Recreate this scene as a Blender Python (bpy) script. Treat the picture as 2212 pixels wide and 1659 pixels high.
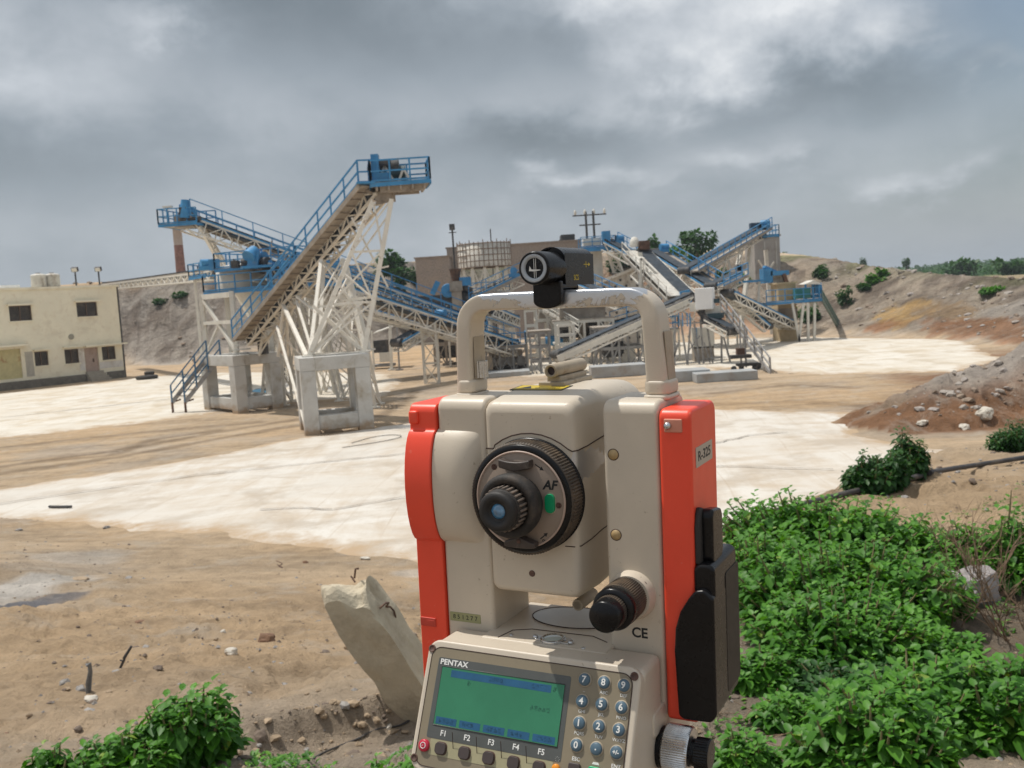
import bpy, bmesh, math, random
import numpy as np
from math import sin, cos, pi, radians, sqrt, atan2, tan, exp
from mathutils import Vector, Matrix, noise as mnoise
for o in list(bpy.data.objects): bpy.data.objects.remove(o)
random.seed(7)
scene = bpy.context.scene
COL = scene.collection
V = Vector
# ------------------------------------------------------------ camera
FPX = 2125.0                      # focal length in units where the picture is 2212 wide
PITCH, ROLL = radians(4.9), radians(3.7)
EYE = V((0, 0, 4.5))
cF = V((0, cos(PITCH), -sin(PITCH))); r0 = V((1, 0, 0)); u0 = r0.cross(cF)
cU = u0 * cos(ROLL) + r0 * sin(ROLL); cR = r0 * cos(ROLL) - u0 * sin(ROLL)
cam = bpy.data.cameras.new('camera'); camo = bpy.data.objects.new('camera', cam); COL.objects.link(camo)
camo.matrix_world = Matrix(((cR.x, cU.x, -cF.x, EYE.x), (cR.y, cU.y, -cF.y, EYE.y), (cR.z, cU.z, -cF.z, EYE.z), (0, 0, 0, 1)))
cam.sensor_width = 36; cam.lens = 36 * FPX / 2212; cam.clip_start = 0.05; cam.clip_end = 9000
cam.dof.use_dof = True; cam.dof.focus_distance = 0.60; cam.dof.aperture_fstop = 40
scene.camera = camo
# ------------------------------------------------------------ sun, sky, exposure
SUN_AZ, SUN_EL = radians(-64), radians(67)        # azimuth from +Y towards +X
sd = V((sin(SUN_AZ) * cos(SUN_EL), cos(SUN_AZ) * cos(SUN_EL), sin(SUN_EL)))
sun = bpy.data.lights.new('sun', 'SUN'); sun.energy = 3.3; sun.angle = radians(0.6); sun.color = (1.0, 0.955, 0.88)
suno = bpy.data.objects.new('sun', sun); COL.objects.link(suno)
suno.rotation_euler = sd.to_track_quat('Z', 'Y').to_euler()
scene.view_settings.view_transform = 'Standard'; scene.view_settings.look = 'None'
scene.view_settings.exposure = 0.10; scene.view_settings.gamma = 1.0
world = bpy.data.worlds.new('World'); scene.world = world; world.use_nodes = True
wn = world.node_tree; wn.nodes.clear()

class NB:
    """small node-building helper"""
    def __init__(s, nt): s.nt = nt
    def n(s, t, **k):
        nd = s.nt.nodes.new(t)
        for a, b in k.items(): setattr(nd, a, b)
        return nd
    def put(s, sock, v):
        if isinstance(v, bpy.types.NodeSocket): s.nt.links.new(v, sock)
        else: sock.default_value = v
    def m(s, op, a, b=0.0, c=0.0, clamp=False):
        nd = s.n('ShaderNodeMath', operation=op, use_clamp=clamp)
        s.put(nd.inputs[0], a); s.put(nd.inputs[1], b); s.put(nd.inputs[2], c)
        return nd.outputs[0]
    def mix(s, f, a, b, mode='MIX'):
        nd = s.n('ShaderNodeMix', data_type='RGBA', blend_type=mode); nd.clamp_factor = True
        s.put(nd.inputs[0], f)
        for i, v in ((6, a), (7, b)):
            if isinstance(v, (tuple, list)) and len(v) == 3: v = (*v, 1)
            s.put(nd.inputs[i], v)
        return nd.outputs[2]
    def noise(s, vec, scale, detail=4, rough=.55, dist=0.0, out=0):
        nd = s.n('ShaderNodeTexNoise'); nd.inputs['Scale'].default_value = scale
        nd.inputs['Detail'].default_value = detail; nd.inputs['Roughness'].default_value = rough
        nd.inputs['Distortion'].default_value = dist
        if vec is not None: s.nt.links.new(vec, nd.inputs['Vector'])
        return nd.outputs[out]
    def ramp(s, f, stops, interp='LINEAR'):
        nd = s.n('ShaderNodeValToRGB'); nd.color_ramp.interpolation = interp
        e = nd.color_ramp.elements
        while len(e) < len(stops): e.new(0.5)
        for i, (p, c) in enumerate(stops):
            e[i].position = p
            e[i].color = (c, c, c, 1) if not isinstance(c, tuple) else (*c, 1)
        s.put(nd.inputs[0], f)
        return nd.outputs[0]

b = NB(wn)
tc = b.n('ShaderNodeTexCoord').outputs['Generated']
sep = b.n('ShaderNodeSeparateXYZ'); wn.links.new(tc, sep.inputs[0])
X_, Y_, Z_ = sep.outputs
az = b.m('ARCTAN2', X_, Y_); el = b.m('ARCSINE', Z_)
# clouds: billows whose size shrinks towards the horizon, as a real cloud deck does
elw = b.m('POWER', b.m('MAXIMUM', el, 0.0005), 0.80)
cv = b.n('ShaderNodeCombineXYZ'); b.put(cv.inputs[0], az); b.put(cv.inputs[1], b.m('MULTIPLY', elw, 1.25)); b.put(cv.inputs[2], 0.37)
n1 = b.noise(cv.outputs[0], 3.4, 8, .50, .1)
n2 = b.noise(cv.outputs[0], 9.0, 9, .55, .15)
n3 = b.noise(cv.outputs[0], 5.0, 6, .55, .1)
azw = b.m('ADD', az, b.m('MULTIPLY', b.m('SUBTRACT', n3, .5), .26))
elw2 = b.m('ADD', el, b.m('MULTIPLY', b.m('SUBTRACT', n2, .5), .11))
def blob(px, py, rx, ry, p=1.0):
    a0 = (px - 1106) / FPX; e0 = (650 - 0.0647 * (px - 1106) - py) / FPX
    dx = b.m('DIVIDE', b.m('SUBTRACT', azw, a0), rx / FPX); dy = b.m('DIVIDE', b.m('SUBTRACT', elw2, e0), ry / FPX)
    r2 = b.m('ADD', b.m('MULTIPLY', dx, dx), b.m('MULTIPLY', dy, dy))
    return b.m('EXPONENT', b.m('MULTIPLY', r2, -p))
B = b.m('ADD', .415, b.m('MULTIPLY', b.m('SUBTRACT', n1, .5), .30))
B = b.m('ADD', B, b.m('MULTIPLY', b.m('SUBTRACT', n2, .5), .36))
for (px, py, rx, ry, am) in (
    (780, 60, 430, 120, -.26), (980, 150, 190, 60, -.10), (330, 20, 330, 60, -.08), (60, 400, 330, 110, -.13), (480, 330, 420, 90, -.05),
    (1240, 320, 250, 50, -.17), (1720, 245, 260, 50, -.20), (1300, 150, 120, 50, -.10), (150, 250, 260, 60, .04), (640, 500, 330, 60, .02),
    (1640, 60, 330, 120, .14), (430, 110, 190, 45, .10),
    (60, 130, 170, 70, .08),
    (30, 20, 160, 90, -.08), (1240, 300, 260, 60, -.04)):
    B = b.m('ADD', B, b.m('MULTIPLY', blob(px, py, rx, ry), am))
# cumulus heads: blobs eaten into by fine noise so that they keep a firm, lumpy outline
n4 = b.noise(cv.outputs[0], 26.0, 7, .6, .1)
Hd = None
for (px, py, rx, ry, am) in ((1700, 60, 215, 120, 1.0), (1420, 25, 200, 75, .85), (1560, 150, 200, 60, .8), (1850, 130, 110, 60, .8), (1300, 398, 190, 26, .8), (1180, 372, 70, 32, .7), (1960, 400, 130, 36, .75), (2190, 340, 100, 50, .7), (2190, 200, 60, 45, .6), (1650, 355, 90, 34, .6), (2030, 225, 90, 34, .6), (450, 105, 130, 34, .55), (1100, 45, 120, 50, .4), (90, 190, 200, 60, .35)):
    q_ = b.m('MULTIPLY', blob(px, py, rx, ry, .8), am); Hd = q_ if Hd is None else b.m('MAXIMUM', Hd, q_)
he = b.m('ADD', Hd, b.m('ADD', b.m('MULTIPLY', b.m('SUBTRACT', n2, .5), .75), b.m('MULTIPLY', b.m('SUBTRACT', n4, .5), .40)))
head = b.ramp(he, [(.20, 0.0), (.52, .45), (.95, 1.0)], 'LINEAR')
B = b.m('ADD', B, b.m('MULTIPLY', b.m('MULTIPLY', head, b.m('ADD', .25, b.m('MULTIPLY', Hd, .75))), b.m('ADD', .25, b.m('MULTIPLY', b.m('SUBTRACT', n4, .48), .7))))
zen = b.m('MULTIPLY', b.m('SMOOTH_MIN', b.m('MAXIMUM', b.m('SUBTRACT', el, .42), 0), 1.0, .1), .30)
B = b.m('ADD', B, zen)
ccol = b.ramp(B, [(0.0, (.13, .165, .19)), (.16, (.195, .228, .255)), (.32, (.305, .345, .385)), (.55, (.54, .575, .615)), (.85, (.80, .82, .84))])
sky = b.n('ShaderNodeTexSky'); sky.sky_type = 'NISHITA'; sky.sun_disc = False
sky.sun_elevation = SUN_EL; sky.sun_rotation = SUN_AZ; sky.dust_density = 2.0; sky.air_density = 1.2
bg1 = b.n('ShaderNodeBackground'); b.put(bg1.inputs[0], sky.outputs[0]); bg1.inputs[1].default_value = .085
bg2 = b.n('ShaderNodeBackground'); b.put(bg2.inputs[0], ccol); bg2.inputs[1].default_value = 1.0
clear = b.m('ADD', b.m('MULTIPLY', blob(2260, 110, 330, 230, .9), .85), b.m('MULTIPLY', blob(2100, 460, 420, 110, .9), .25))
clear = b.m('MULTIPLY', clear, b.m('SUBTRACT', 1.0, b.m('MULTIPLY', head, .9)))
haze = b.m('MULTIPLY', b.ramp(el, [(0.0, 1.0), (.11, 0.0)]), .45)
ms = b.n('ShaderNodeMixShader'); b.put(ms.inputs[0], b.m('ADD', clear, .08)); wn.links.new(bg2.outputs[0], ms.inputs[1]); wn.links.new(bg1.outputs[0], ms.inputs[2])
bg3 = b.n('ShaderNodeBackground'); bg3.inputs[0].default_value = (.385, .435, .49, 1)
ms2 = b.n('ShaderNodeMixShader'); b.put(ms2.inputs[0], haze); wn.links.new(ms.outputs[0], ms2.inputs[1]); wn.links.new(bg3.outputs[0], ms2.inputs[2])
wo = b.n('ShaderNodeOutputWorld'); wn.links.new(ms2.outputs[0], wo.inputs[0])

# ------------------------------------------------------------ where a sight line meets the world
def ray(px, py): return cF + cR * ((px - 1106) / FPX) - cU * ((py - 829.5) / FPX)
def W(px, py, Y):
    d = ray(px, py); return EYE + d * (Y / d.y)
def G(px, py, z=0.0):
    d = ray(px, py); return EYE + d * ((z - EYE.z) / d.z)
def onplane(px, py, p0, n):
    d = ray(px, py); return EYE + d * ((p0 - EYE).dot(n) / d.dot(n))

# ------------------------------------------------------------ object helpers
def link(o, parent=None):
    COL.objects.link(o)
    if parent is not None: o.parent = parent
    return o
def tag(o, label=None, cat=None, group=None, kind=None):
    if label: o['label'] = label
    if cat: o['category'] = cat
    if group: o['group'] = group
    if kind: o['kind'] = kind
    return o
def empty(name, loc, label, cat, group=None, rot=None):
    o = bpy.data.objects.new(name, None); o.empty_display_size = .1; o.location = loc
    if rot is not None: o.rotation_euler = rot
    link(o); tag(o, label, cat, group); return o
class MB:
    """collects shapes, then becomes one mesh object"""
    def __init__(s): s.v = []; s.f = []; s.mi = []; s.sm = []
    def add(s, vs, fs, mi=0, smooth=False):
        k = len(s.v); s.v += [tuple(p) for p in vs]
        for f in fs: s.f.append(tuple(i + k for i in f)); s.mi.append(mi); s.sm.append(smooth)
    def box(s, c, size, mi=0, rot=None):
        hx, hy, hz = size[0] / 2, size[1] / 2, size[2] / 2; c = V(c)
        vs = [V((x, y, z)) for x in (-hx, hx) for y in (-hy, hy) for z in (-hz, hz)]
        if rot is not None: vs = [rot @ p for p in vs]
        s.add([c + p for p in vs], [(0, 1, 3, 2), (4, 6, 7, 5), (0, 4, 5, 1), (2, 3, 7, 6), (0, 2, 6, 4), (1, 5, 7, 3)], mi)
    def beam(s, p, q, w, h=None, up=None, mi=0):
        p = V(p); q = V(q); d = q - p; L = d.length
        if L < 1e-6: return
        h = w if h is None else h; d /= L
        up = V(up) if up is not None else V((0, 0, 1))
        if abs(d.dot(up)) > .97: up = V((1, 0, 0))
        sd_ = d.cross(up).normalized(); n = sd_.cross(d)
        vs = []
        for e in (p, q):
            for a_, b_ in ((-1, -1), (1, -1), (1, 1), (-1, 1)): vs.append(e + sd_ * (a_ * w / 2) + n * (b_ * h / 2))
        s.add(vs, [(0, 1, 2, 3), (7, 6, 5, 4), (0, 4, 5, 1), (1, 5, 6, 2), (2, 6, 7, 3), (3, 7, 4, 0)], mi)
    def tube(s, pts, r, seg=8, mi=0, cap=True):
        pts = [V(p) for p in pts]; n = len(pts); rr = r if isinstance(r, (list, tuple)) else [r] * n
        vs = []; ref = None
        for i, p in enumerate(pts):
            d = (pts[min(i + 1, n - 1)] - pts[max(i - 1, 0)]).normalized()
            if ref is None: ref = V((0, 0, 1)) if abs(d.z) < .9 else V((1, 0, 0))
            a_ = d.cross(ref).normalized(); b_ = a_.cross(d); ref = b_
            for k in range(seg):
                t = 2 * pi * k / seg; vs.append(p + a_ * (cos(t) * rr[i]) + b_ * (sin(t) * rr[i]))
        fs = [(i * seg + k, i * seg + (k + 1) % seg, (i + 1) * seg + (k + 1) % seg, (i + 1) * seg + k) for i in range(n - 1) for k in range(seg)]
        s.add(vs, fs, mi, True)
        if cap:
            s.add(vs[:seg], [tuple(range(seg))], mi); s.add(vs[-seg:], [tuple(range(seg))[::-1]], mi)
    def lathe(s, prof, M=None, seg=32, mi=0, smooth=True, knurl=None, cap=True):
        """prof: (radius, height) along +Z of M ; knurl=(i0,i1,count,depth)"""
        M = M or Matrix(); vs = []
        for i, (r, h) in enumerate(prof):
            for k in range(seg):
                t = 2 * pi * k / seg; rr = r
                if knurl and knurl[0] <= i <= knurl[1] and (k % 2): rr = r - knurl[2]
                vs.append(M @ V((rr * cos(t), rr * sin(t), h)))
        n = len(prof)
        fs = [(i * seg + k, i * seg + (k + 1) % seg, (i + 1) * seg + (k + 1) % seg, (i + 1) * seg + k) for i in range(n - 1) for k in range(seg)]
        s.add(vs, fs, mi, smooth and not knurl)
        if cap and prof[0][0] > 1e-6: s.add(vs[:seg], [tuple(range(seg))[::-1]], mi)
        if cap and prof[-1][0] > 1e-6: s.add(vs[-seg:], [tuple(range(seg))], mi)
    def prism(s, poly, M, d0, d1, mi=0, smooth=False):
        """polygon (x,y) extruded from d0 to d1 along +Z of M"""
        n = len(poly); A = [M @ V((x, y, d0)) for x, y in poly]; Bv = [M @ V((x, y, d1)) for x, y in poly]
        s.add(A + Bv, [tuple(range(n))[::-1], tuple(range(n, 2 * n))] + [(i, (i + 1) % n, n + (i + 1) % n, n + i) for i in range(n)], mi, smooth)
    def build(s, name, mats, parent=None, bevel=0, seg=2, merge=0, angle=35, autosm=True):
        me = bpy.data.meshes.new(name); me.from_pydata(s.v, [], s.f); me.validate(clean_customdata=False)
        if len(me.polygons) == len(s.f):
            me.polygons.foreach_set('material_index', s.mi); me.polygons.foreach_set('use_smooth', s.sm)
        for m_ in (mats if isinstance(mats, (list, tuple)) else [mats]): me.materials.append(m_)
        if True:
            bm = bmesh.new(); bm.from_mesh(me)
            if merge: bmesh.ops.remove_doubles(bm, verts=bm.verts, dist=merge)
            bmesh.ops.recalc_face_normals(bm, faces=bm.faces); bm.to_mesh(me); bm.free()
        me.update()
        o = bpy.data.objects.new(name, me); link(o, parent)
        if bevel:
            md = o.modifiers.new('bevel', 'BEVEL'); md.width = bevel; md.segments = seg; md.limit_method = 'ANGLE'; md.angle_limit = radians(angle)
            me.polygons.foreach_set('use_smooth', [True] * len(me.polygons))
            wnm = o.modifiers.new('wn', 'WEIGHTED_NORMAL'); wnm.keep_sharp = False
            md.harden_normals = False
        return o
def copy_tree(o, parent=None):
    c = o.copy(); link(c)
    if parent is not None: c.parent = parent
    for ch in list(o.children): copy_tree(ch, c)
    return c
def rrect(x0, x1, z0, z1, r, seg=5):
    pts = []
    for cx, cz, a0 in ((x1 - r, z1 - r, 0), (x0 + r, z1 - r, 90), (x0 + r, z0 + r, 180), (x1 - r, z0 + r, 270)):
        for k in range(seg + 1):
            t = radians(a0 + 90 * k / seg); pts.append((cx + r * cos(t), cz + r * sin(t)))
    return pts

# ------------------------------------------------------------ materials
MATS = {}
def mat(name, col, rough=.6, metal=0.0, var=.12, vscale=3.0, dirt=None, dscale=1.2, dlo=.5, dhi=.7, bump=0.0, bscale=40, spec=.5, coat=0.0, coords='Object', fine=None):
    m_ = bpy.data.materials.new(name); m_.use_nodes = True; nt = m_.node_tree; nt.nodes.clear(); k = NB(nt)
    out = k.n('ShaderNodeOutputMaterial'); p = k.n('ShaderNodeBsdfPrincipled'); nt.links.new(p.outputs[0], out.inputs[0])
    co = k.n('ShaderNodeTexCoord').outputs[coords] if coords != 'World' else k.n('ShaderNodeNewGeometry').outputs['Position']
    f = k.noise(co, vscale, 5, .6)
    lo = tuple(c * (1 - var) for c in col); hi = tuple(min(1, c * (1 + var)) for c in col)
    c = k.mix(k.ramp(f, [(.3, 0.0), (.7, 1.0)]), lo, hi)
    if fine:
        c = k.mix(k.ramp(k.noise(co, fine[0], 3, .6), [(fine[2], 0.0), (fine[3], 1.0)]), c, fine[1])
    if dirt:
        c = k.mix(k.ramp(k.noise(co, dscale, 7, .68, .3), [(dlo, 0.0), (dhi, 1.0)]), c, dirt)
    k.put(p.inputs['Base Color'], c)
    k.put(p.inputs['Roughness'], k.m('ADD', rough - .06, k.m('MULTIPLY', k.noise(co, vscale * 3, 3), .12)))
    p.inputs['Metallic'].default_value = metal; p.inputs['Specular IOR Level'].default_value = spec
    if coat: p.inputs['Coat Weight'].default_value = coat; p.inputs['Coat Roughness'].default_value = .12
    if bump:
        bn = k.n('ShaderNodeBump'); bn.inputs['Strength'].default_value = bump; bn.inputs['Distance'].default_value = 1.0 / bscale * .5
        k.put(bn.inputs['Height'], k.noise(co, bscale, 5, .6)); nt.links.new(bn.outputs[0], p.inputs['Normal'])
    MATS[name] = m_
    return m_
def text_mesh(parent, s, size, M, m_, name='lettering', ext=.00008, align='CENTER', bold=0.0, sx=1.0):
    cu = bpy.data.curves.new('t', 'FONT'); cu.body = s; cu.size = size; cu.extrude = ext; cu.align_x = align; cu.align_y = 'CENTER'; cu.resolution_u = 3
    cu.offset = bold
    to = bpy.data.objects.new('t', cu); COL.objects.link(to); bpy.context.view_layer.update()
    me = bpy.data.meshes.new_from_object(to.evaluated_get(bpy.context.evaluated_depsgraph_get())); COL.objects.unlink(to); bpy.data.objects.remove(to)
    me.transform(M @ Matrix.Diagonal((sx, 1, 1, 1)))
    me.materials.clear(); me.materials.append(m_); me.name = name
    o = bpy.data.objects.new(name, me); link(o, parent); return o
# ------------------------------------------------------------ the total station (built in its own millimetre frame)
YAW, TILT = radians(27), radians(1.3)
_x = V((cos(YAW), -sin(YAW), 0)); _y = V((sin(YAW), cos(YAW), 0)); _z = V((0, 0, 1))
_x, _z = _x * cos(TILT) - _z * sin(TILT), _z * cos(TILT) + _x * sin(TILT)
TSO = W(1165, 1060, .655)
TSM = Matrix(((_x.x, _y.x, _z.x, TSO.x), (_x.y, _y.y, _z.y, TSO.y), (_x.z, _y.z, _z.z, TSO.z), (0, 0, 0, 1)))
TSR = TSM.to_3x3()
mm = lambda x, y, z: V((x / 1000, y / 1000, z / 1000))
def Mfront(x=0, y=0, z=0):      # drawing plane facing the user (-Y); units mm -> m
    return Matrix(((.001, 0, 0, x / 1000), (0, 0, -.001, y / 1000), (0, .001, 0, z / 1000), (0, 0, 0, 1)))
def Mside(x=0, y=0, z=0):       # drawing plane facing +X
    return Matrix(((0, 0, .001, x / 1000), (.001, 0, 0, y / 1000), (0, .001, 0, z / 1000), (0, 0, 0, 1)))
def Mtop(x=0, y=0, z=0):
    return Matrix(((.001, 0, 0, x / 1000), (0, .001, 0, y / 1000), (0, 0, .001, z / 1000), (0, 0, 0, 1)))

BEIGE = mat('beige_enamel', (.585, .51, .41), .42, var=.045, vscale=30, bump=.12, bscale=900, fine=(300, (.42, .35, .26), .68, .74), dirt=(.33, .25, .16), dscale=60, dlo=.66, dhi=.80)
BEIGE_D = mat('beige_dusty', (.40, .335, .25), .6, var=.1, vscale=60, bump=.15, bscale=900, dirt=(.27, .20, .13), dscale=90, dlo=.55, dhi=.75)
RED = mat('fluorescent_red_plastic', (.86, .075, .035), .38, var=.05, vscale=25, bump=.06, bscale=1200, fine=(130, (.85, .16, .10), .68, .74))
BLK = mat('black_plastic', (.008, .008, .009), .28, var=.2, vscale=40, spec=.25)
RUBBER = mat('black_rubber', (.026, .023, .021), .72, var=.25, vscale=60, bump=.25, bscale=900, dirt=(.10, .075, .055), dscale=70, dlo=.5, dhi=.8)
KNURL = mat('dusty_knurled_grip', (.05, .038, .028), .6, var=.3, vscale=80, dirt=(.17, .12, .075), dscale=60, dlo=.45, dhi=.75)
RIBD = mat('dusty_rib', (.19, .15, .12), .7, var=.3, vscale=80)
PLATE = mat('eyepiece_plate_taupe', (.275, .215, .17), .55, var=.05, vscale=40, bump=.15, bscale=1000, dirt=(.14, .09, .06), dscale=60, dlo=.6, dhi=.85)
CHROME = mat('worn_metal', (.62, .63, .64), .28, 1.0, var=.15, vscale=80, dirt=(.25, .22, .2), dscale=80, dlo=.5, dhi=.8)
INK = mat('black_ink', (.02, .02, .02), .6, var=.05)
INKW = mat('white_ink', (.75, .75, .72), .6, var=.05)
YINK = mat('yellow_ink', (.62, .46, .06), .6, var=.05)
SEAM = mat('dark_seam', (.045, .022, .015), .8, var=.2)
HOLE = mat('screw_hole_brown', (.11, .06, .045), .7, var=.3, vscale=300)
PLUG = mat('ochre_plug', (.44, .31, .15), .55, var=.1, vscale=200)
OLIVE = mat('keypad_olive', (.24, .20, .135), .5, var=.05, vscale=60, bump=.08, bscale=1500)
OLIVE_L = mat('keypad_light_olive', (.36, .33, .20), .5, var=.05, vscale=60)
BEZEL = mat('display_bezel_grey', (.085, .09, .085), .45, var=.08, vscale=60)
LCDG = mat('display_green', (.038, .20, .105), .22, var=.10, vscale=25, spec=.5)
LCDB = mat('display_blue_bar', (.022, .10, .20), .22, var=.15, vscale=90)
LCDF = mat('display_faint_pixels', (.015, .085, .10), .25, var=.2, vscale=200)
KEYB = mat('key_slate_blue', (.075, .13, .175), .4, var=.1, vscale=200)
KEYD = mat('key_dark_brown', (.06, .045, .042), .5, var=.1, vscale=200)
KEYR = mat('key_red', (.48, .02, .05), .35, var=.05)
KEYG = mat('key_green', (.0, .36, .15), .35, var=.05)
KEYO = mat('key_orange', (.75, .27, .02), .35, var=.05)
AFG = mat('af_button_green', (.0, .30, .12), .4, var=.06, vscale=200)
GLASSB = mat('coated_lens', (.08, .24, .42), .04, .0, var=.6, vscale=160, spec=1.0, coat=1.0)
SILV = mat('silver_sticker', (.45, .41, .36), .4, .2, var=.05)
GRNL = mat('pale_green_sticker', (.30, .30, .15), .5, var=.05)
YELL = mat('yellow_sticker', (.55, .40, .02), .5, var=.05)
# the grip: enamel worn through to bare metal along the bar and down the front edges
def worn_mat():
    m_ = bpy.data.materials.new('worn_grip_enamel'); m_.use_nodes = True; nt = m_.node_tree; nt.nodes.clear(); k = NB(nt)
    out = k.n('ShaderNodeOutputMaterial'); p = k.n('ShaderNodeBsdfPrincipled'); nt.links.new(p.outputs[0], out.inputs[0])
    co = k.n('ShaderNodeTexCoord').outputs['Object']; s3 = k.n('ShaderNodeSeparateXYZ'); nt.links.new(co, s3.inputs[0])
    x, y, z = s3.outputs
    n_ = k.noise(co, 55, 7, .7, .6); nf = k.noise(co, 330, 5, .7)
    # worn band: the top of the bar and its front right stretch, then the bend above the right leg
    top = k.m('MULTIPLY', k.ramp(z, [(0, 0.0), (1, 1.0)]), 0)
    t1 = k.n('ShaderNodeMapRange'); k.put(t1.inputs[0], z); t1.inputs[1].default_value = .1285; t1.inputs[2].default_value = .1335; t1.inputs[3].default_value = 0; t1.inputs[4].default_value = .30
    t2 = k.n('ShaderNodeMapRange'); k.put(t2.inputs[0], x); t2.inputs[1].default_value = -.028; t2.inputs[2].default_value = .012; t2.inputs[3].default_value = -.22; t2.inputs[4].default_value = .05
    t2b = k.n('ShaderNodeMapRange'); k.put(t2b.inputs[0], x); t2b.inputs[1].default_value = .078; t2b.inputs[2].default_value = .092; t2b.inputs[3].default_value = 0; t2b.inputs[4].default_value = -.30
    t3 = k.n('ShaderNodeMapRange'); k.put(t3.inputs[0], z); t3.inputs[1].default_value = .116; t3.inputs[2].default_value = .124; t3.inputs[3].default_value = -.5; t3.inputs[4].default_value = .0
    w = k.m('ADD', k.m('ADD', n_, t1.outputs[0]), k.m('ADD', k.m('ADD', t2.outputs[0], t2b.outputs[0]), t3.outputs[0]))
    mask = k.ramp(w, [(.50, 0.0), (.515, 1.0)]); rim = k.ramp(w, [(.485, 0.0), (.50, 1.0)])
    spots = k.ramp(nf, [(.70, 0.0), (.73, 1.0)])
    c = k.mix(k.m('MULTIPLY', spots, .7), (.585, .51, .41), (.20, .12, .07))
    c = k.mix(rim, c, (.33, .27, .20)); c = k.mix(mask, c, (.62, .63, .65))
    k.put(p.inputs['Base Color'], c); k.put(p.inputs['Metallic'], k.m('MULTIPLY', mask, .9))
    k.put(p.inputs['Roughness'], k.m('SUBTRACT', .45, k.m('MULTIPLY', mask, .15)))
    bn = k.n('ShaderNodeBump'); bn.inputs['Strength'].default_value = .25; bn.inputs['Distance'].default_value = .0006
    k.put(bn.inputs['Height'], k.m('SUBTRACT', k.noise(co, 900, 3, .6), mask)); nt.links.new(bn.outputs[0], p.inputs['Normal'])
    return m_
WORN = worn_mat()

TS = empty('total_station', TSO, 'beige and fluorescent red surveying total station with black eyepiece and green display, filling the foreground', 'total station')
TS.rotation_euler = TSR.to_euler()

# side columns: slices along X of a (y,z) profile, both leaning on the same base
def col_profile(zt, yf=-45, yb=8, zb=-122, r=8, bulge=False):
    pts = []
    for k in range(7):      # rounded back top
        t = radians(0 + 90 * k / 6); pts.append((yb - 8 + 8 * cos(t), zt - 8 + 8 * sin(t)))
    for k in range(8):      # rounded front top
        t = radians(90 + 90 * k / 7); pts.append((yf + r + r * cos(t), zt - r + r * sin(t)))
    if bulge:
        pts += [(yf, 49)]
        for k in range(13):
            t = pi * k / 12; pts.append((yf - 10.5 * sin(t) ** 1.15, 10 + 37 * cos(t)))
        pts += [(yf, -28)]
    pts += [(yf, zb), (yb, zb)]
    return pts
Mx = lambda: Matrix(((0, 0, .001, 0), (.001, 0, 0, 0), (0, .001, 0, 0), (0, 0, 0, 1)))
m_ = MB(); m_.prism(col_profile(68), Mx(), -50, -14.5); m_.build('column', BEIGE, TS, bevel=.0028, seg=3)
# trunnion bulge fading toward the telescope
bu = MB(); prof = []
Mb = Matrix.Translation(mm(-38, -45, 10)) @ Matrix.Diagonal((.001, .001, .001, 1))
vs = []; fs = []; NU, NV = 22, 22
for i in range(NU + 1):
    for j in range(NV + 1):
        u = -1 + 2 * i / NU; v = -1 + 2 * j / NV
        x = -50 + 34 * (i / NU); z = 10 + 37.5 * v
        e = max(0, 1 - abs(v) ** 2.3) ** .6
        fx = 1.0 if x < -38 else max(0, 1 - ((x + 38) / 20.0) ** 2.2) ** .75
        fz = min(1, fx + .0)
        y = -44.0 - 11.2 * e * fx
        vs.append(mm(x, y, z))
for i in range(NU):
    for j in range(NV):
        a_ = i * (NV + 1) + j; fs.append((a_, a_ + 1, a_ + NV + 2, a_ + NV + 1))
bu.add(vs, fs, 0, True); bu.build('trunnion_boss', BEIGE, TS)
m_ = MB(); m_.prism(col_profile(64, yf=-46.5, r=6, bulge=True, zb=-124), Mx(), -70.5, -50.4); rl_ = m_.build('side_cover', RED, TS, bevel=.0022, seg=3)
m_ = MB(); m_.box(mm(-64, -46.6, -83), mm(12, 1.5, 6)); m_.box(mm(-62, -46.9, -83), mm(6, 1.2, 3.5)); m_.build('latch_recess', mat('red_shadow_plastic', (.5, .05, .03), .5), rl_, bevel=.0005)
m_ = MB(); m_.box(mm(-66.6, -46.8, 55), mm(7, 4, 9)); m_.build('corner_boss', RED, rl_, bevel=.0015)
m_ = MB(); m_.prism(col_profile(67.5, zb=-124), Mx(), 65, 100); rc = m_.build('column', BEIGE, TS, bevel=.003, seg=3)
m_ = MB(); m_.prism(col_profile(63, yf=-46.5, r=6, zb=-124), Mx(), 100.5, 120); rr_ = m_.build('side_cover', RED, TS, bevel=.0025, seg=3)
m_ = MB(); m_.box(mm(109.5, -44.6, 53.5), mm(11, 5.5, 8)); m_.build('screw_recess', mat('pale_dusty_red', (.62, .25, .17), .6), rr_, bevel=.0008)
m_ = MB(); m_.lathe([(0, 3), (1.2, 2.8), (2.2, 1.6), (2.4, 0)], Mfront(106.5, -47.0, 53.5), 16); m_.build('screw', CHROME, rr_)
for z in (35, -14): # plugs
    m_ = MB(); m_.lathe([(3.1, 0), (3.1, .25), (0, .25)], Mfront(71.5, -45.0, z), 24); m_.lathe([(3.6, 0), (3.6, .12), (0, .12)], Mfront(71.5, -45.0, z), 24, mi=1)
    m_.build('plug', [PLUG, SEAM], rc)
# model sticker on the red side
m_ = MB(); m_.prism(rrect(-17.5, 17.5, -6, 6, .8), Mside(120.02, -21, 33.5), 0, .25); st = m_.build('model_sticker', SILV, rr_)
text_mesh(st, 'R-325', .0082, Matrix.Translation(mm(120.29, -21, 33.4)) @ Mside().normalized(), INK, bold=.00012, sx=1.38)
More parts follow.
